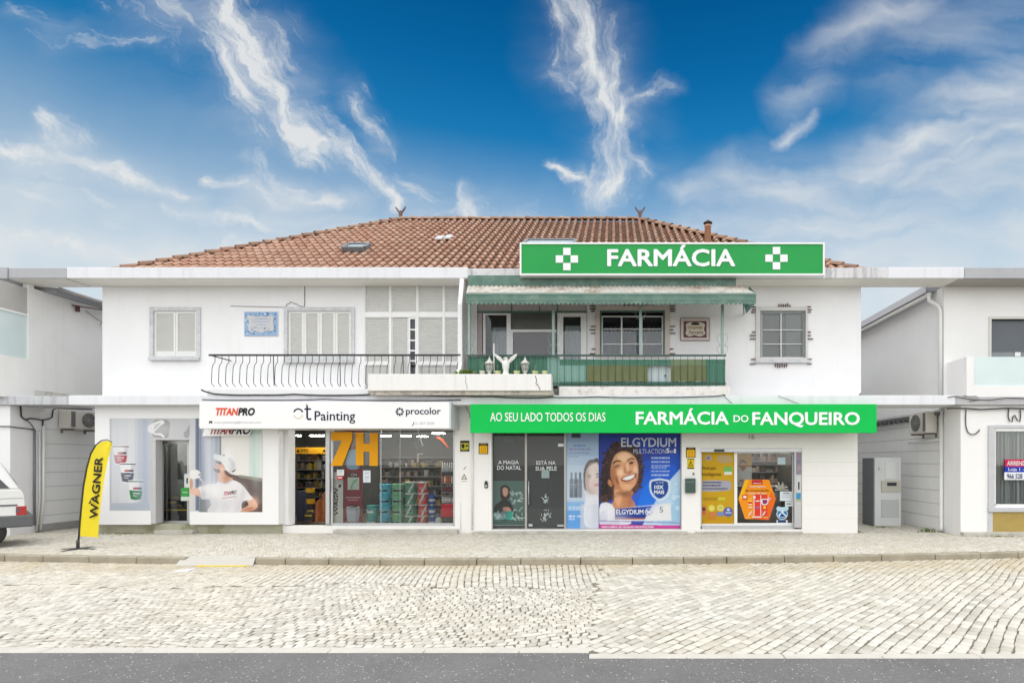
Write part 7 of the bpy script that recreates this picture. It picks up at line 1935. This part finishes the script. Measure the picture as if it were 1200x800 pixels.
# mould patches above the slab: soot stained band
q = MB(); q.box(-26, XN + .004, -.12, 6, SZ1 - .02, SZ1 + .22); q.build('damp_band', mat('mould_band', (.62, .61, .57), .85, .1, 3, .2, 50, dirt=(.09, .09, .07), dirt_amt=.8, dirt_scale=2.6), LN)
def ac_unit(x, y0, y1, z0, z1, side, lab, cat='air conditioner'):
    # outdoor unit hung on an alley wall; side=+1: wall on the -x side, fan faces +x
    t_ = thing('air_conditioner', (x, (y0 + y1) / 2, z0), lab, cat, None)
    xo = x + side * .06; xi = x + side * .36
    q = MB(); q.box(min(xo, xi), max(xo, xi), y0, y1, z0, z1); q.build('casing', cream_pvc, t_, bevel=.015)
    yc, zc, r_ = y0 + (y1 - y0) * .60, (z0 + z1) / 2, (z1 - z0) * .40
    q = MB()
    for k in range(5):
        rr = r_ * (k + 1) / 5
        q.tube([(xi + side * .012, yc + rr * math.cos(a), zc + rr * math.sin(a)) for a in [2 * math.pi * i / 24 for i in range(25)]], .006, 4)
    for k in range(8):
        a = k * math.pi / 4
        q.tube([(xi + side * .012, yc, zc), (xi + side * .012, yc + r_ * math.cos(a), zc + r_ * math.sin(a))], .005, 4)
    q.build('fan_guard', mat('grey_wire_guard', (.35, .35, .34), .5, .1), t_)
    q = MB(); q.lathe((xi + side * .002, yc, zc), [(r_, 0), (r_, side * .004)], 24, axis='x'); q.build('fan_recess', mat('dark_fan_recess', (.10, .10, .10), .7, .1), t_)
    q = MB(); q.box(xi, xi + side * .004, y0 + .04, y0 + .16, z0 + .04, z1 - .04); q.build('side_grille', mat('dark_side_grille', (.14, .14, .14), .7, .1), t_)
    for yy in (y0 + .12, y1 - .12):
        q = MB(); q.box(min(x, xi), max(x, xi), yy - .02, yy + .02, z0 - .045, z0 - .003); q.box(min(x, x + side * .04), max(x, x + side * .04), yy - .02, yy + .02, z0 - .12, z0 - .045)
        q.build('bracket', mat('rusty_bracket', (.20, .17, .15), .8, .2, 8), t_)
    return t_
ac_unit(XN, .45, 1.35, Z(502, .6), Z(480.5, .6), 1, 'cream air conditioning unit with round fan high on the wall of the left alley')
# pipes and cables on the alley wall
xa = XN + .05
yp = lambda px, x=xa: F * x / (px - CX) - D
q = MB(); y1_ = yp(51); y0_ = yp(40.5)
q.tube([(xa, y1_, Z(498, y1_)), (xa, y1_, Z(585, y1_)), (xa + .02, y1_ - .10, .04)], .032, 8); q.tube([(xa, y1_ - .10, Z(505, y1_)), (xa, y1_ - .10, Z(585, y1_)), (xa + .03, y1_ - .2, .04)], .018, 6)
q.build('drain_pipe', pvc, LN)
q = MB(); y0b = max(y0_, -.66)
q.tube([(xa, y0b, Z(503, y0b)), (xa, y0b, Z(560, y0b)), (xa, y0b, Z(615, y0b))], .026, 8); q.build('conduit', mat('grey_conduit', (.17, .18, .19), .6, .1), LN)
def wallcable(pts, r, lab, x=xa):
    q = MB(); q.tube([(x, yp(a, x), EH + (HZ - b_) * (D + yp(a, x)) / F) for a, b_ in pts], r, 6)
    return q.build('cable', cable_mat, None, loc=(x, yp(pts[0][0], x), 3), label=lab, cat='cable', group='cables in the alleys')
wallcable([(24, 474), (24.5, 482), (25, 488), (30, 491.5), (36, 490), (44, 491), (49, 492), (56, 491), (61, 489), (62, 480), (66, 478), (80, 478.6), (108, 479.5)], .018, 'thick black looping cable under the slab on the left alley wall')
wallcable([(50.5, 491), (50, 496), (50.5, 500)], .02, 'short black cable dropping into the white drain pipe on the left alley wall')
wallcable([(30, 491), (36, 496), (40, 502), (41, 507)], .010, 'thin black cable running down to the grey conduit on the left alley wall')
q = MB(); q.tube([(-18, -.735, Z(498, -.73)), (X(12, -.72), -.735, Z(499.5, -.73)), (XN + .03, -.6, Z(500.5, -.6)), (XN + .05, y0b, Z(503, y0b))], .014, 6)
q.build('cable', cable_mat, None, loc=(XN, -.73, 2.6), label='thin dark cable crossing the white front wall to the grey conduit at the far left', cat='cable', group='cables in the alleys')
bk = thing('cable_bracket', (X(112, -.02), .05, Z(360)), 'rusty iron cable bracket high on the wall in the gap left of the main building', 'bracket')
yq = 1.0
q = MB(); q.tube([(XN + .05, yp(84), Z(357.5, yp(84))), (XN + .6, yp(84) + .4, Z(361, 1.0))], .018, 6); q.tube([(XN + .05, yp(91), Z(358, yp(91)) - .02), (XN + .05, yp(91), Z(365, yp(91)))], .05, 8); q.build('arm', brown_iron, bk)
q = MB(); q.tube([(XN + .06, yp(100), Z(364, yp(100))), (XN + .06, yp(112), Z(373, yp(112))), (XN + .06, yp(119), Z(377, yp(119))), (XN + .06, yp(117), Z(381, yp(117)))], .008, 5); q.build('hanging_wire', cable_mat, bk)

# ================================================================== RIGHT NEIGHBOUR
RN = thing('neighbour_building', (14, 3, 0), 'white two storey house at the right edge with a glass balcony, beyond the wider alley', 'building')
XR2 = 8.75
def rh(a, b_, c, d_): return hole(a, b_, c, d_, -.70)
q = MB()
wall(q, XR2, 20, 0, SZ0, -.70, -.45, [(X(1166, -.7), X(1262, -.7), Z(596, -.7), Z(501, -.7))])
q.build('front_wall', mat('bright_white_render', (.80, .79, .78), .75, .03, .8, .1, 70, streak=.05, dirt=(.5, .48, .45)), RN)
q = MB(); q.box(XR2 - .001, 20, -.45, 11, 0, SZ0 + .2); q.build('side_wall', mat('alley_white_cladding', (.82, .82, .81), .7, .05, 1.2, .08, 60, streak=.14, dirt=(.46, .45, .43)), RN)
q = MB()
for i in range(9):
    z_ = .36 + i * .36
    q.box(XR2 - .006, XR2 - .001, .02, 11, z_, z_ + .012)
q.build('panel_joint', MATS['panel_joint_grey'], RN)
q = MB(); wall(q, XR2, 20, SZ0 + .2, EZ0 - .02, 0, .3, [hole(1161, 1230, 374, 440, 0)]); q.box(XR2, XR2 + .3, .3, 11, SZ0 + .2, EZ0 - .02); q.build('upper_wall', mat('cream_grey_render', (.79, .785, .77), .78, .05, .9, .12, 60, streak=.08, dirt=(.5, .49, .46)), RN)
w5 = MB(); w5.box(X(1158.5), X(1161), -.03, .08, Z(440), Z(371)); w5.box(X(1161), X(1230), -.03, .08, Z(374), Z(371)); w5 = w5.build('window', mat('cream_window_frame', (.62, .60, .56), .5, .05), RN, bevel=.004)
q = MB(); x0_, x1_ = X(1162), X(1230)
for i in range(18): q.obox(((x0_ + x1_) / 2, .07, Z(375) - .055 * (i + .5)), ((x1_ - x0_) / 2, 0, 0), (0, .010, 0), (0, .004, .026))
q.box(x0_, x1_, .085, .09, Z(440), Z(374)); q.build('roller_shutter', mat('slate_roller_shutter', (.12, .135, .15), .6, .06), w5)
q = MB(); q.pbox(1162, 1230, 412.5, 421, .02, .05); q.build('pane', mat('dim_pane', (.20, .22, .23), .15, .1), w5)
q = MB(); q.pbox(1189.5, 1196, 412.5, 417.5, .0, .015); q.build('white_tag', white_paint, w5)
# balcony with glass balustrade
q = MB(); q.box(8.84, 20, -.80, -.68, SZ1 - .05, Z(452, -.8)); q.box(8.84, 8.96, -.68, -.002, SZ1 - .05, Z(418, -.8)); q.box(8.84, X(1141.5, -.8), -.80, -.68, Z(452, -.8), Z(418, -.8)); bal = q.build('balcony', MATS['bright_white_render'], RN, bevel=.008)
q = MB(); q.box(X(1142, -.8), 20, -.75, -.73, Z(452, -.8), Z(417.5, -.8)); q.build('glass_balustrade', frost, bal)
# slabs and roof
q = MB(); q.box(X(1130.4, YE), 21, YE + .0, .3, EZ0 - .005, EZ1 - .01); q.build('eave', grey_slab, RN, bevel=.01)
q = MB(); q.box(XR2 + .02, 21, YE + .03, .3, EZ0 - .022, EZ0 - .008); q.build('soffit', mat('grey_soffit', (.40, .37, .35), .8, .06), RN)
q = MB(); q.box(X(1120.6, YS), 21, YS + .006, .0, SZ0, SZ1 - .0); q.build('floor_slab', mat('grey_balcony_slab', (.46, .46, .47), .8, .08, 2, .2, 50, streak=.4, dirt=(.16, .16, .16)), RN, bevel=.01)
ez = 6.60
q = MB(); q.prism([(XR2 - .30, ez - .12), (XR2 - .30, ez + .02), (14, ez + .35), (20, ez), (20, ez - .12)], .32, 11.3, 'y'); q.build('roof', mat('grey_roof_sheet', (.32, .33, .35), .7, .1, 2), RN)
q = MB(); q.box(XR2 - .33, XR2 - .305, .3, 11.3, ez - .16, ez + .03); q.build('fascia', mat('pale_grey_fascia', (.55, .56, .58), .5, .05), RN)
q = MB(); q.tube([(XR2 - .24, .25, ez - .22), (XR2 - .24, 11.2, ez - .22)], .055, 10); q.build('gutter', pvc, RN)
q = MB()
zt = ez - .22; xg = XR2 - .24
q.tube([(xg, .28, zt - .03), (xg, .28, zt - .16), (XR2 - .06, .14, zt - .36), (XR2 - .06, .06, zt - .5), (XR2 - .06, .06, SZ1 + .02)], .05, 10)
q.tube([(XR2 - .06, .02, SZ0 - .02), (XR2 - .06, .02, .15), (XR2 - .1, -.03, .03)], .048, 10)
q.build('downpipe', pvc, RN)
ac_unit(XR2, .20, 1.05, Z(507, .3), Z(482, .3), -1, 'cream air conditioning unit on brackets high in the right alley beside the downpipe')
q = MB(); q.tube([(XR2 - .08, .05, Z(515, 0)), (XR2 - .08, 1.6, Z(516.5, 0))], .028, 8); q.build('drain_pipe', pvc, RN)
q = MB(); q.box(XR2 - .14, XR2 - .004, .0, 7, SZ0 - .18, SZ0 - .10); 
for i in range(16): q.box(XR2 - .16, XR2 - .01, .3 + i * .28, .42 + i * .28, SZ0 - .26, SZ0 - .18)
q.build('cable_tray', mat('sooty_tray', (.12, .12, .12), .8, .2, 5), RN)
# shop window with blinds and let board
f_ = MB(); Yr = -.70
f_.pbox(1159, 1166, 498, 599.5, Yr - .05, Yr + .06); f_.pbox(1166, 1262, 498, 501.5, Yr - .05, Yr + .06); f_.pbox(1159, 1262, 594.5, 599.5, Yr - .06, Yr + .06)
w6 = f_.build('window', mat('grey_stone_frame', (.50, .51, .53), .6, .1, 6), RN, bevel=.006)
f_ = MB(); f_.pbox(1164.5, 1167, 503, 592, Yr - .02, Yr + .04); f_.pbox(1164.5, 1262, 590.5, 594.4, Yr - .02, Yr + .04); f_.pbox(1167, 1262, 501.6, 505, Yr - .02, Yr + .04); f_.build('frame', white_paint, w6)
f_ = MB(); f_.pbox(1167, 1262, 505, 590.5, Yr + .02, Yr + .026); f_.build('pane', win_glass, w6)
f_ = MB(); bl_m = [mat('grey_blind', (.44, .47, .46), .8, .06), mat('pale_blind', (.56, .58, .56), .8, .06)]
for i in range(20):
    px = 1168 + i * 4.7
    a = .45 + random.uniform(-.25, .25)
    if i in (3,): a = 1.1
    hw = .052
    xx = X(px + 2, Yr + .15)
    f_.obox((xx, Yr + .16, (Z(505, Yr) + Z(590, Yr)) / 2), (hw * math.cos(a), hw * math.sin(a), 0), (-.001, .002, 0), (0, 0, (Z(505, Yr) - Z(590, Yr)) / 2), i % 2)
f_.build('vertical_blind', bl_m, w6)
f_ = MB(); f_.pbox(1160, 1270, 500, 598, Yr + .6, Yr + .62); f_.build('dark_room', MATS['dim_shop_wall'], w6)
f_ = MB(); f_.pbox(1163.5, 1262, 600, 626.5, Yr - .012, Yr - .002); f_.pbox(1158, 1163.4, 600, 627, Yr - .02, Yr - .002, 1); f_.build('stall_riser', [mat('ochre_panel', (.40, .29, .085), .85, .18, 5, .3, 50, dirt=(.28, .19, .05), dirt_amt=.4, dirt_scale=5), mat('grey_stone_frame', (.5, .5, .5))], RN)
lt = thing('letting_board', (X(1208, Yr), Yr, Z(562, Yr)), 'red, blue and white letting board with phone number in the right hand shop window', 'sign')
q = MB(); q.pbox(1178, 1240, 538, 546.6, Yr - .004, Yr + .015); q.build('red_band', ink(206, 30, 86), lt)
q = MB(); q.pbox(1177.6, 1240, 546.6, 553, Yr - .004, Yr + .015); q.build('blue_band', ink(16, 60, 176), lt)
q = MB(); q.pbox(1177.2, 1240, 553, 562, Yr - .004, Yr + .015); q.build('white_band', ink(232, 234, 240), lt)
text('ARRENDA', 1180, 1206, 539.8, 545.2, Yr - .005, wht, lt, bold=0.0225, thick=.001); text('-SE', 1207.5, 1219, 539.8, 545.2, Yr - .005, wht, lt, bold=0.0225, thick=.001)
text('Loja 1 - 17', 1181.5, 1208, 547.8, 552.4, Yr - .005, wht, lt, bold=0.015, thick=.001)
text('966 528', 1180, 1198, 554.8, 560.6, Yr - .005, ink(52, 56, 104), lt, bold=0.015, thick=.001)
# cables on the right house
def fcable(pts, r, lab, Y=-.73):
    q = MB(); q.tube([(X(a, Y), Y, Z(b_, Y)) for a, b_ in pts], r * .72, 6)
    return q.build('cable', cable_mat, None, loc=(X(pts[0][0], Y), Y, Z(pts[0][1], Y)), label=lab, cat='cable', group='cables on the right house')
fcable([(1132, 480), (1131.5, 490), (1132, 500), (1134, 506), (1138, 509), (1143, 508.5), (1147, 505), (1148, 503)], .018, 'black hook shaped cable on the white wall left of the right shop window')
fcable([(1182, 478), (1181.5, 488), (1183, 493), (1186, 494), (1187, 488), (1189, 486), (1192, 492), (1195, 494), (1196, 488), (1195.5, 480)], .018, 'black cable hanging in double loops above the right shop window')
fcable([(1110, 478.5), (1125, 478), (1150, 479.5), (1180, 478), (1200, 478.5), (1240, 478)], .028, 'thick black cable bundle running under the slab of the right house', Y=-.76)
fcable([(1111, 465.5), (1118, 464), (1128, 466), (1140, 468), (1160, 468.5), (1180, 466), (1215, 467)], .014, 'thin tangled cable lying on the slab edge under the right glass balcony', Y=YS - .02)
fcable([(1129, 463.5), (1136, 464.5), (1144, 464), (1148, 468), (1136, 470)], .010, 'small loop of thin cable below the corner of the right balcony', Y=YS - .02)
q = MB(); q.box(XR2 - .02, 20, -.86, -.702, 0, .10); q.build('doorstep', plm, RN, bevel=.015)
# utility cabinet in the right alley
ucx0, ucx1, ucy = 7.50, 8.27, 1.25
uc = thing('utility_cabinet', ((ucx0 + ucx1) / 2, ucy + .35, 0), 'tall white utility cabinet with a grey side standing in the right hand alley', 'cabinet')
q = MB(); q.box(ucx0, ucx1, ucy, ucy + .65, 0, 1.98); q.build('cabinet_body', mat('pale_cabinet_paint', (.62, .64, .64), .5, .06, 2, streak=.1, dirt=(.4, .4, .4)), uc, bevel=.01)
q = MB(); q.box(ucx0 - .04, ucx0 - .002, ucy - .02, ucy + .68, .02, 1.97); q.build('grey_door', mat('slate_door', (.16, .17, .19), .5, .08), uc, bevel=.005)
zc_ = lambda py: Z(py, ucy)
xc_ = lambda px: X(px, ucy)
q = MB(); q.box(xc_(1037), xc_(1049), ucy - .02, ucy - .001, zc_(561), zc_(541)); q.build('meter_door', mat('pale_meter_door', (.66, .68, .68), .5, .04), uc, bevel=.004)
q = MB(); q.box(xc_(1032.5), xc_(1055), ucy - .03, ucy - .001, zc_(576.5), zc_(563)); mbk = q.build('letter_plate', mat('beige_letter_plate', (.48, .46, .41), .6, .06), uc, bevel=.004)
q = MB(); q.box(xc_(1039), xc_(1050), ucy - .036, ucy - .031, zc_(569), zc_(565)); q.build('slot', iron, mbk)
q = MB(); q.box(xc_(1033), xc_(1053), ucy - .02, ucy - .001, zc_(606), zc_(585))
for i in range(7): q.box(xc_(1034.5), xc_(1051.5), ucy - .026, ucy - .021, zc_(604 - i * 2.7), zc_(603 - i * 2.7))
q.build('vent_panel', mat('grey_vent_panel', (.48, .50, .50), .6, .06), uc)
text('1.', xc_(0) * 0 + 1029.5, 1033, 547, 551, ucy, iron, uc, thick=.002)

# ================================================================== FEATHER FLAG
YF = -2.85
ff = thing('feather_flag', (X(92, YF), YF, .004), 'yellow feather flag with black lettering on a black pole standing on the pavement', 'flag')
q = MB()
pole = [(90.8, 641), (92.6, 627), (95, 597), (97.8, 570), (101.8, 548), (106.5, 531), (112, 521.5), (118.5, 516.2), (125.5, 514.8), (131, 518)]
q.tube([(X(a, YF), YF, Z(b_, YF)) for a, b_ in pole], [.020, .018, .018, .017, .016, .015, .013, .012, .010, .008], 8); q.build('pole', iron, ff)
left = spline([(93.8, 628), (95.4, 600), (98.4, 570), (102.4, 548.5), (107, 532), (112.5, 522.5), (119, 517.4), (126, 516)] + [(131, 518.6)], 1)
right = [(116.2, 629.5), (118.4, 605), (120.6, 585), (122.8, 568), (125, 553), (127, 541), (128.8, 531.5), (130.2, 524), (131, 518.8)]
q = MB(); nn = 10; vs_ = []
for i in range(9):
    for k in range(3 if i < 8 else 1):
        t_ = k / 3
        a = Vector(left[i]).lerp(Vector(left[min(i + 1, 8)]), t_); b_ = Vector(right[i]).lerp(Vector(right[min(i + 1, 8)]), t_)
        for j in range(nn + 1):
            p = a.lerp(b_, j / nn)
            y = YF + .035 * math.sin(j / nn * 4 + i * .35 + t_ * .35) * (j / nn)
            vs_.append((X(p.x, YF), y, Z(p.y, YF)))
rows = len(vs_) // (nn + 1)
q.add(vs_, [(r * (nn + 1) + j, r * (nn + 1) + j + 1, (r + 1) * (nn + 1) + j + 1, (r + 1) * (nn + 1) + j) for r in range(rows - 1) for j in range(nn)], 0, True)
q.build('flag_cloth', mat('yellow_flag_cloth', (.74, .60, .012), .7, .05, 3, .1, 200), ff, recalc=False)
text('WAGNER', 0, 0, 0, 0, YF - .035, ink(44, 38, 36), ff, bold=0.02625, lift=0, thick=.001, quad=[(114.2, 607.6), (120.6, 535.5), (111.2, 534.6), (104.6, 607.2)])
art(ff, YF - .036, [([(103.5, 590), (106.5, 584.2), (106.5, 589.5)], ink(44, 38, 36))], 'logo')
q = MB(); q.lathe((X(91.3, YF), YF, .004), [(.03, .0), (.03, .16), (.024, .20)], 10); q.prism([(X(72, YF), .010), (X(90, YF), .035), (X(93, YF), .035), (X(111.5, YF), .010)], YF - .035, YF + .035, 'y'); q.prism([(YF - .36, .008), (YF, .033), (YF + .36, .008)], X(91.3, YF) - .04, X(91.3, YF) + .04, 'x'); q.build('base', mat('dark_steel_base', (.05, .05, .055), .5, .15), ff)

# ================================================================== PARKED CAR (its rear end shows at the left edge)
def car():
    YN_, W = -2.46, 1.62
    s_ = (D + YN_) / F
    x = lambda px: X(px, YN_)
    z = lambda py: max(Z(py, YN_), .02)
    XRr = x(28.5)
    t_ = thing('parked_car', (XRr, YN_, .004), 'white boxy estate car with grey bumper parked at the left edge, only its rear showing', 'car')
    white = mat('white_car_paint', (.70, .71, .70), .3, .03, 1, coat=.6)
    greyp = mat('dark_grey_bumper', (.10, .105, .11), .6, .1)
    # side profile of the lower body with wheel arches (x from the rear forward is negative)
    def arch(cx_, r_, z0_):
        return [(cx_ + r_ * math.cos(a), .36 + r_ * math.sin(a)) for a in [math.pi * i / 12 for i in range(13)] if .36 + r_ * math.sin(a) >= z0_]
    cxr, cxf = x(-3), x(-3) - 2.55
    zb, zw = .44, Z(573, YN_)
    prof = [(XRr - .02, zb), (XRr + .02, .70), (XRr, zw - .12), (XRr - .05, zw)]
    prof += [(XRr - 3.0, zw), (XRr - 3.1, zw - .02), (XRr - 4.05, zw - .16), (XRr - 4.2, zw - .35), (XRr - 4.22, zb)]
    low = [(XRr - 4.0, zb - .06)] + arch(cxf, .40, zb - .06)[::-1] + arch(cxr, .40, zb - .06)[::-1] + [(XRr - .25, zb - .02)]
    q = MB(); q.prism(prof + low, YN_, YN_ + W, 'y'); body = q.build('body', white, t_, bevel=.03)
    # cabin with tumblehome
    zr = Z(539.5, YN_)
    bot = [(XRr - .06, zw - .01), (XRr - 3.05, zw - .01)]; top = [(XRr - .36, zr), (XRr - 2.3, zr)]
    v = []
    for (pts, dy) in (((bot[0], bot[1]), 0.012), ((top[0], top[1]), .13)):
        for (px_, pz_) in pts:
            v.append((px_, YN_ + dy, pz_)); v.append((px_, YN_ + W - dy, pz_))
    q = MB(); q.add(v, [(0, 1, 3, 2), (4, 6, 7, 5), (0, 4, 5, 1), (2, 3, 7, 6), (0, 2, 6, 4), (1, 5, 7, 3)]); q.build('cabin', white, t_, bevel=.05)
    dkg = mat('dark_car_glass', (.05, .055, .06), .08, .05)
    # side windows lie on the sloping cabin side
    def onside(px_, pz_, far=False):
        u = (pz_ - (zw - .01)) / (zr - zw + .01)
        y = YN_ + .012 + (.13 - .012) * u - .006
        return (px_, (2 * YN_ + W - y) if far else y, pz_)
    zw0, zw1 = Z(571.5, YN_), Z(543.0, YN_)
    def slant(zv): return XRr - .06 - .30 * (zv - zw) / (zr - zw)
    for far in (False, True):
        for (xa_, xb_, rear) in ((None, XRr - 1.0, True), (XRr - 1.07, XRr - 1.75, False), (XRr - 1.83, XRr - 2.55, False)):
            if rear:
                o_ = [(slant(zw0) - .14, zw0), (slant(zw0) - .17, zw0 + .04), (slant((zw0 + zw1) / 2) - .20, (zw0 + zw1) / 2), (slant(zw1) - .24, zw1 - .05), (slant(zw1) - .32, zw1), (xb_, zw1), (xb_, zw0)]
            else:
                o_ = [(xa_, zw0), (xa_, zw1), (max(xb_, XRr - 2.3), zw1) if xb_ > XRr - 2.4 else (XRr - 2.25, zw1), (xb_, zw0)]
            q = MB(); q.flat([onside(a, b_, far) for a, b_ in o_]); q.build('side_window', dkg, t_, recalc=False)
    yA, yB = YN_ + .15, YN_ + W - .15
    dd_ = .02
    q = MB(); q.flat([(slant(zw0 + .05) + dd_, yA, zw0 + .05), (slant(zw0 + .05) + dd_, yB, zw0 + .05), (slant(zw1) + dd_ * .6, yB - .06, zw1 - .02), (slant(zw1) + dd_ * .6, yA + .06, zw1 - .02)]); q.build('rear_window', dkg, t_, recalc=False)
    q = MB(); q.flat([(XRr - 3.03, yA, zw + .02), (XRr - 3.03, yB, zw + .02), (XRr - 2.36, yB - .05, zr - .03), (XRr - 2.36, yA + .05, zr - .03)]); q.build('windscreen', dkg, t_, recalc=False)
    # bumper, lights, trim
    q = MB(); q.box(XRr - .55, XRr + .14, YN_ - .03, YN_ + W + .03, Z(617, YN_), Z(603, YN_)); q.build('rear_bumper', greyp, t_, bevel=.03)
    q = MB(); q.box(XRr - 4.3, XRr - 3.9, YN_ - .02, YN_ + W + .02, .42, .68); q.build('front_bumper', greyp, t_, bevel=.03)
    q = MB(); q.box(XRr - 3.3, XRr - .5, YN_ - .012, YN_ + W + .012, .40, .50); q.build('sill_trim', greyp, t_, bevel=.01)
    for yy in (YN_ - .008, YN_ + W - .112):
        q = MB(); q.box(XRr - .125, XRr + .035, yy, yy + .12, Z(603, YN_), Z(592.5, YN_) + .0); tl = q.build('tail_light', mat('red_lamp_lens', (.42, .025, .02), .2, .1), t_, bevel=.012)
        q = MB(); q.box(XRr - .126, XRr - .06, yy - .003, yy + .10, Z(600, YN_) , Z(594, YN_)); q.build('clear_lens', mat('smoked_lens', (.16, .07, .10), .2, .1), tl)
        q = MB(); q.box(XRr - 4.235, XRr - 4.1, yy, yy + .3 if yy < YN_ else yy + .1, zw - .42, zw - .26); q.build('headlight', mat('headlight_lens', (.55, .56, .57), .1, .05), t_, bevel=.01)
    q = MB(); q.box(x(2.5), x(23), YN_ - .012, YN_ - .001, Z(592, YN_), Z(590.2, YN_)); q.build('side_moulding', greyp, t_)
    q = MB()
    for xx in (XRr - 1.03, XRr - 1.79, XRr - 2.75): q.box(xx - .004, xx + .004, YN_ - .003, YN_, .5, zw - .03)
    q.box(XRr - .45, XRr - .02, YN_ - .003, YN_, Z(583.6, YN_), Z(583, YN_)); q.build('panel_gap', mat('shut_line_grey', (.22, .22, .22), .7), t_)
    for xx in (XRr - 1.18, XRr - 1.95):
        q = MB(); q.box(xx - .16, xx, YN_ - .03, YN_ - .002, zw - .13, zw - .09); q.build('door_handle', greyp, t_, bevel=.006)
    for cx_ in (cxr, cxf):
        for (y0_, sg) in ((YN_ + .02, -1), (YN_ + W - .22, 1)):
            q = MB(); q.lathe((cx_, y0_, .345), [(.22, 0), (.30, .0), (.335, .03), (.342, .06), (.342, .14), (.335, .17), (.30, .20), (.22, .20)], 28, axis='y'); wh = q.build('wheel', rubber, t_)
            yo = y0_ + (.0 if sg < 0 else .2)
            q = MB(); q.lathe((cx_, yo, .345), [(.215, sg * -.03), (.215, sg * .004), (.18, sg * .006), (.14, sg * -.025), (.07, sg * -.02), (.05, sg * .01), (.02, sg * .012)], 24, axis='y'); q.build('rim', mat('steel_rim', (.38, .38, .39), .4, .1, metal=.6), wh)
    t_.rotation_euler = (0, 0, R(50))
car()
# weeds and moss in the cracks of the alleys and along the plinths
def tuft(x, y, n_, h, lab, s_=.12):
    q = MB()
    for i in range(n_):
        a = random.uniform(0, 6.28); r_ = random.uniform(0, s_); bx_, by_ = x + r_ * math.cos(a), y + r_ * .4 * math.sin(a)
        hh = h * random.uniform(.4, 1.1); b = random.uniform(0, 6.28); lx, ly = math.cos(b) * hh * .5, math.sin(b) * hh * .5
        w_ = .006
        q.add([(bx_ - w_, by_, .0), (bx_ + w_, by_, .0), (bx_ + lx * .4 + w_ * .7, by_ + ly * .4, hh * .6), (bx_ + lx, by_ + ly, hh), (bx_ + lx * .4 - w_ * .7, by_ + ly * .4, hh * .6)], [(0, 1, 2, 3, 4)], random.randrange(3))
    return q.build('weed_tuft', [gl1, gl3, mat('dry_grass_blade', (.30, .25, .10), .8, .2, 20)], None, recalc=False, loc=(x, y, 0), label=lab, cat='weeds', kind='stuff')
tuft(X(150, -.38), -.36, 160, .05, 'low green weeds at the foot of the plinth below the bucket mural', .75)
tuft(X(1085, .0) , -.05, 80, .12, 'dry weeds at the wall foot below the downpipe in the right alley', .25)
tuft(X(1170, -.9), -.9, 140, .035, 'low weeds along the doorstep below the ochre panel on the right', .6)
tuft(X(1036, .9), 1.0, 90, .05, 'small weeds in front of the tall utility cabinet', .4)
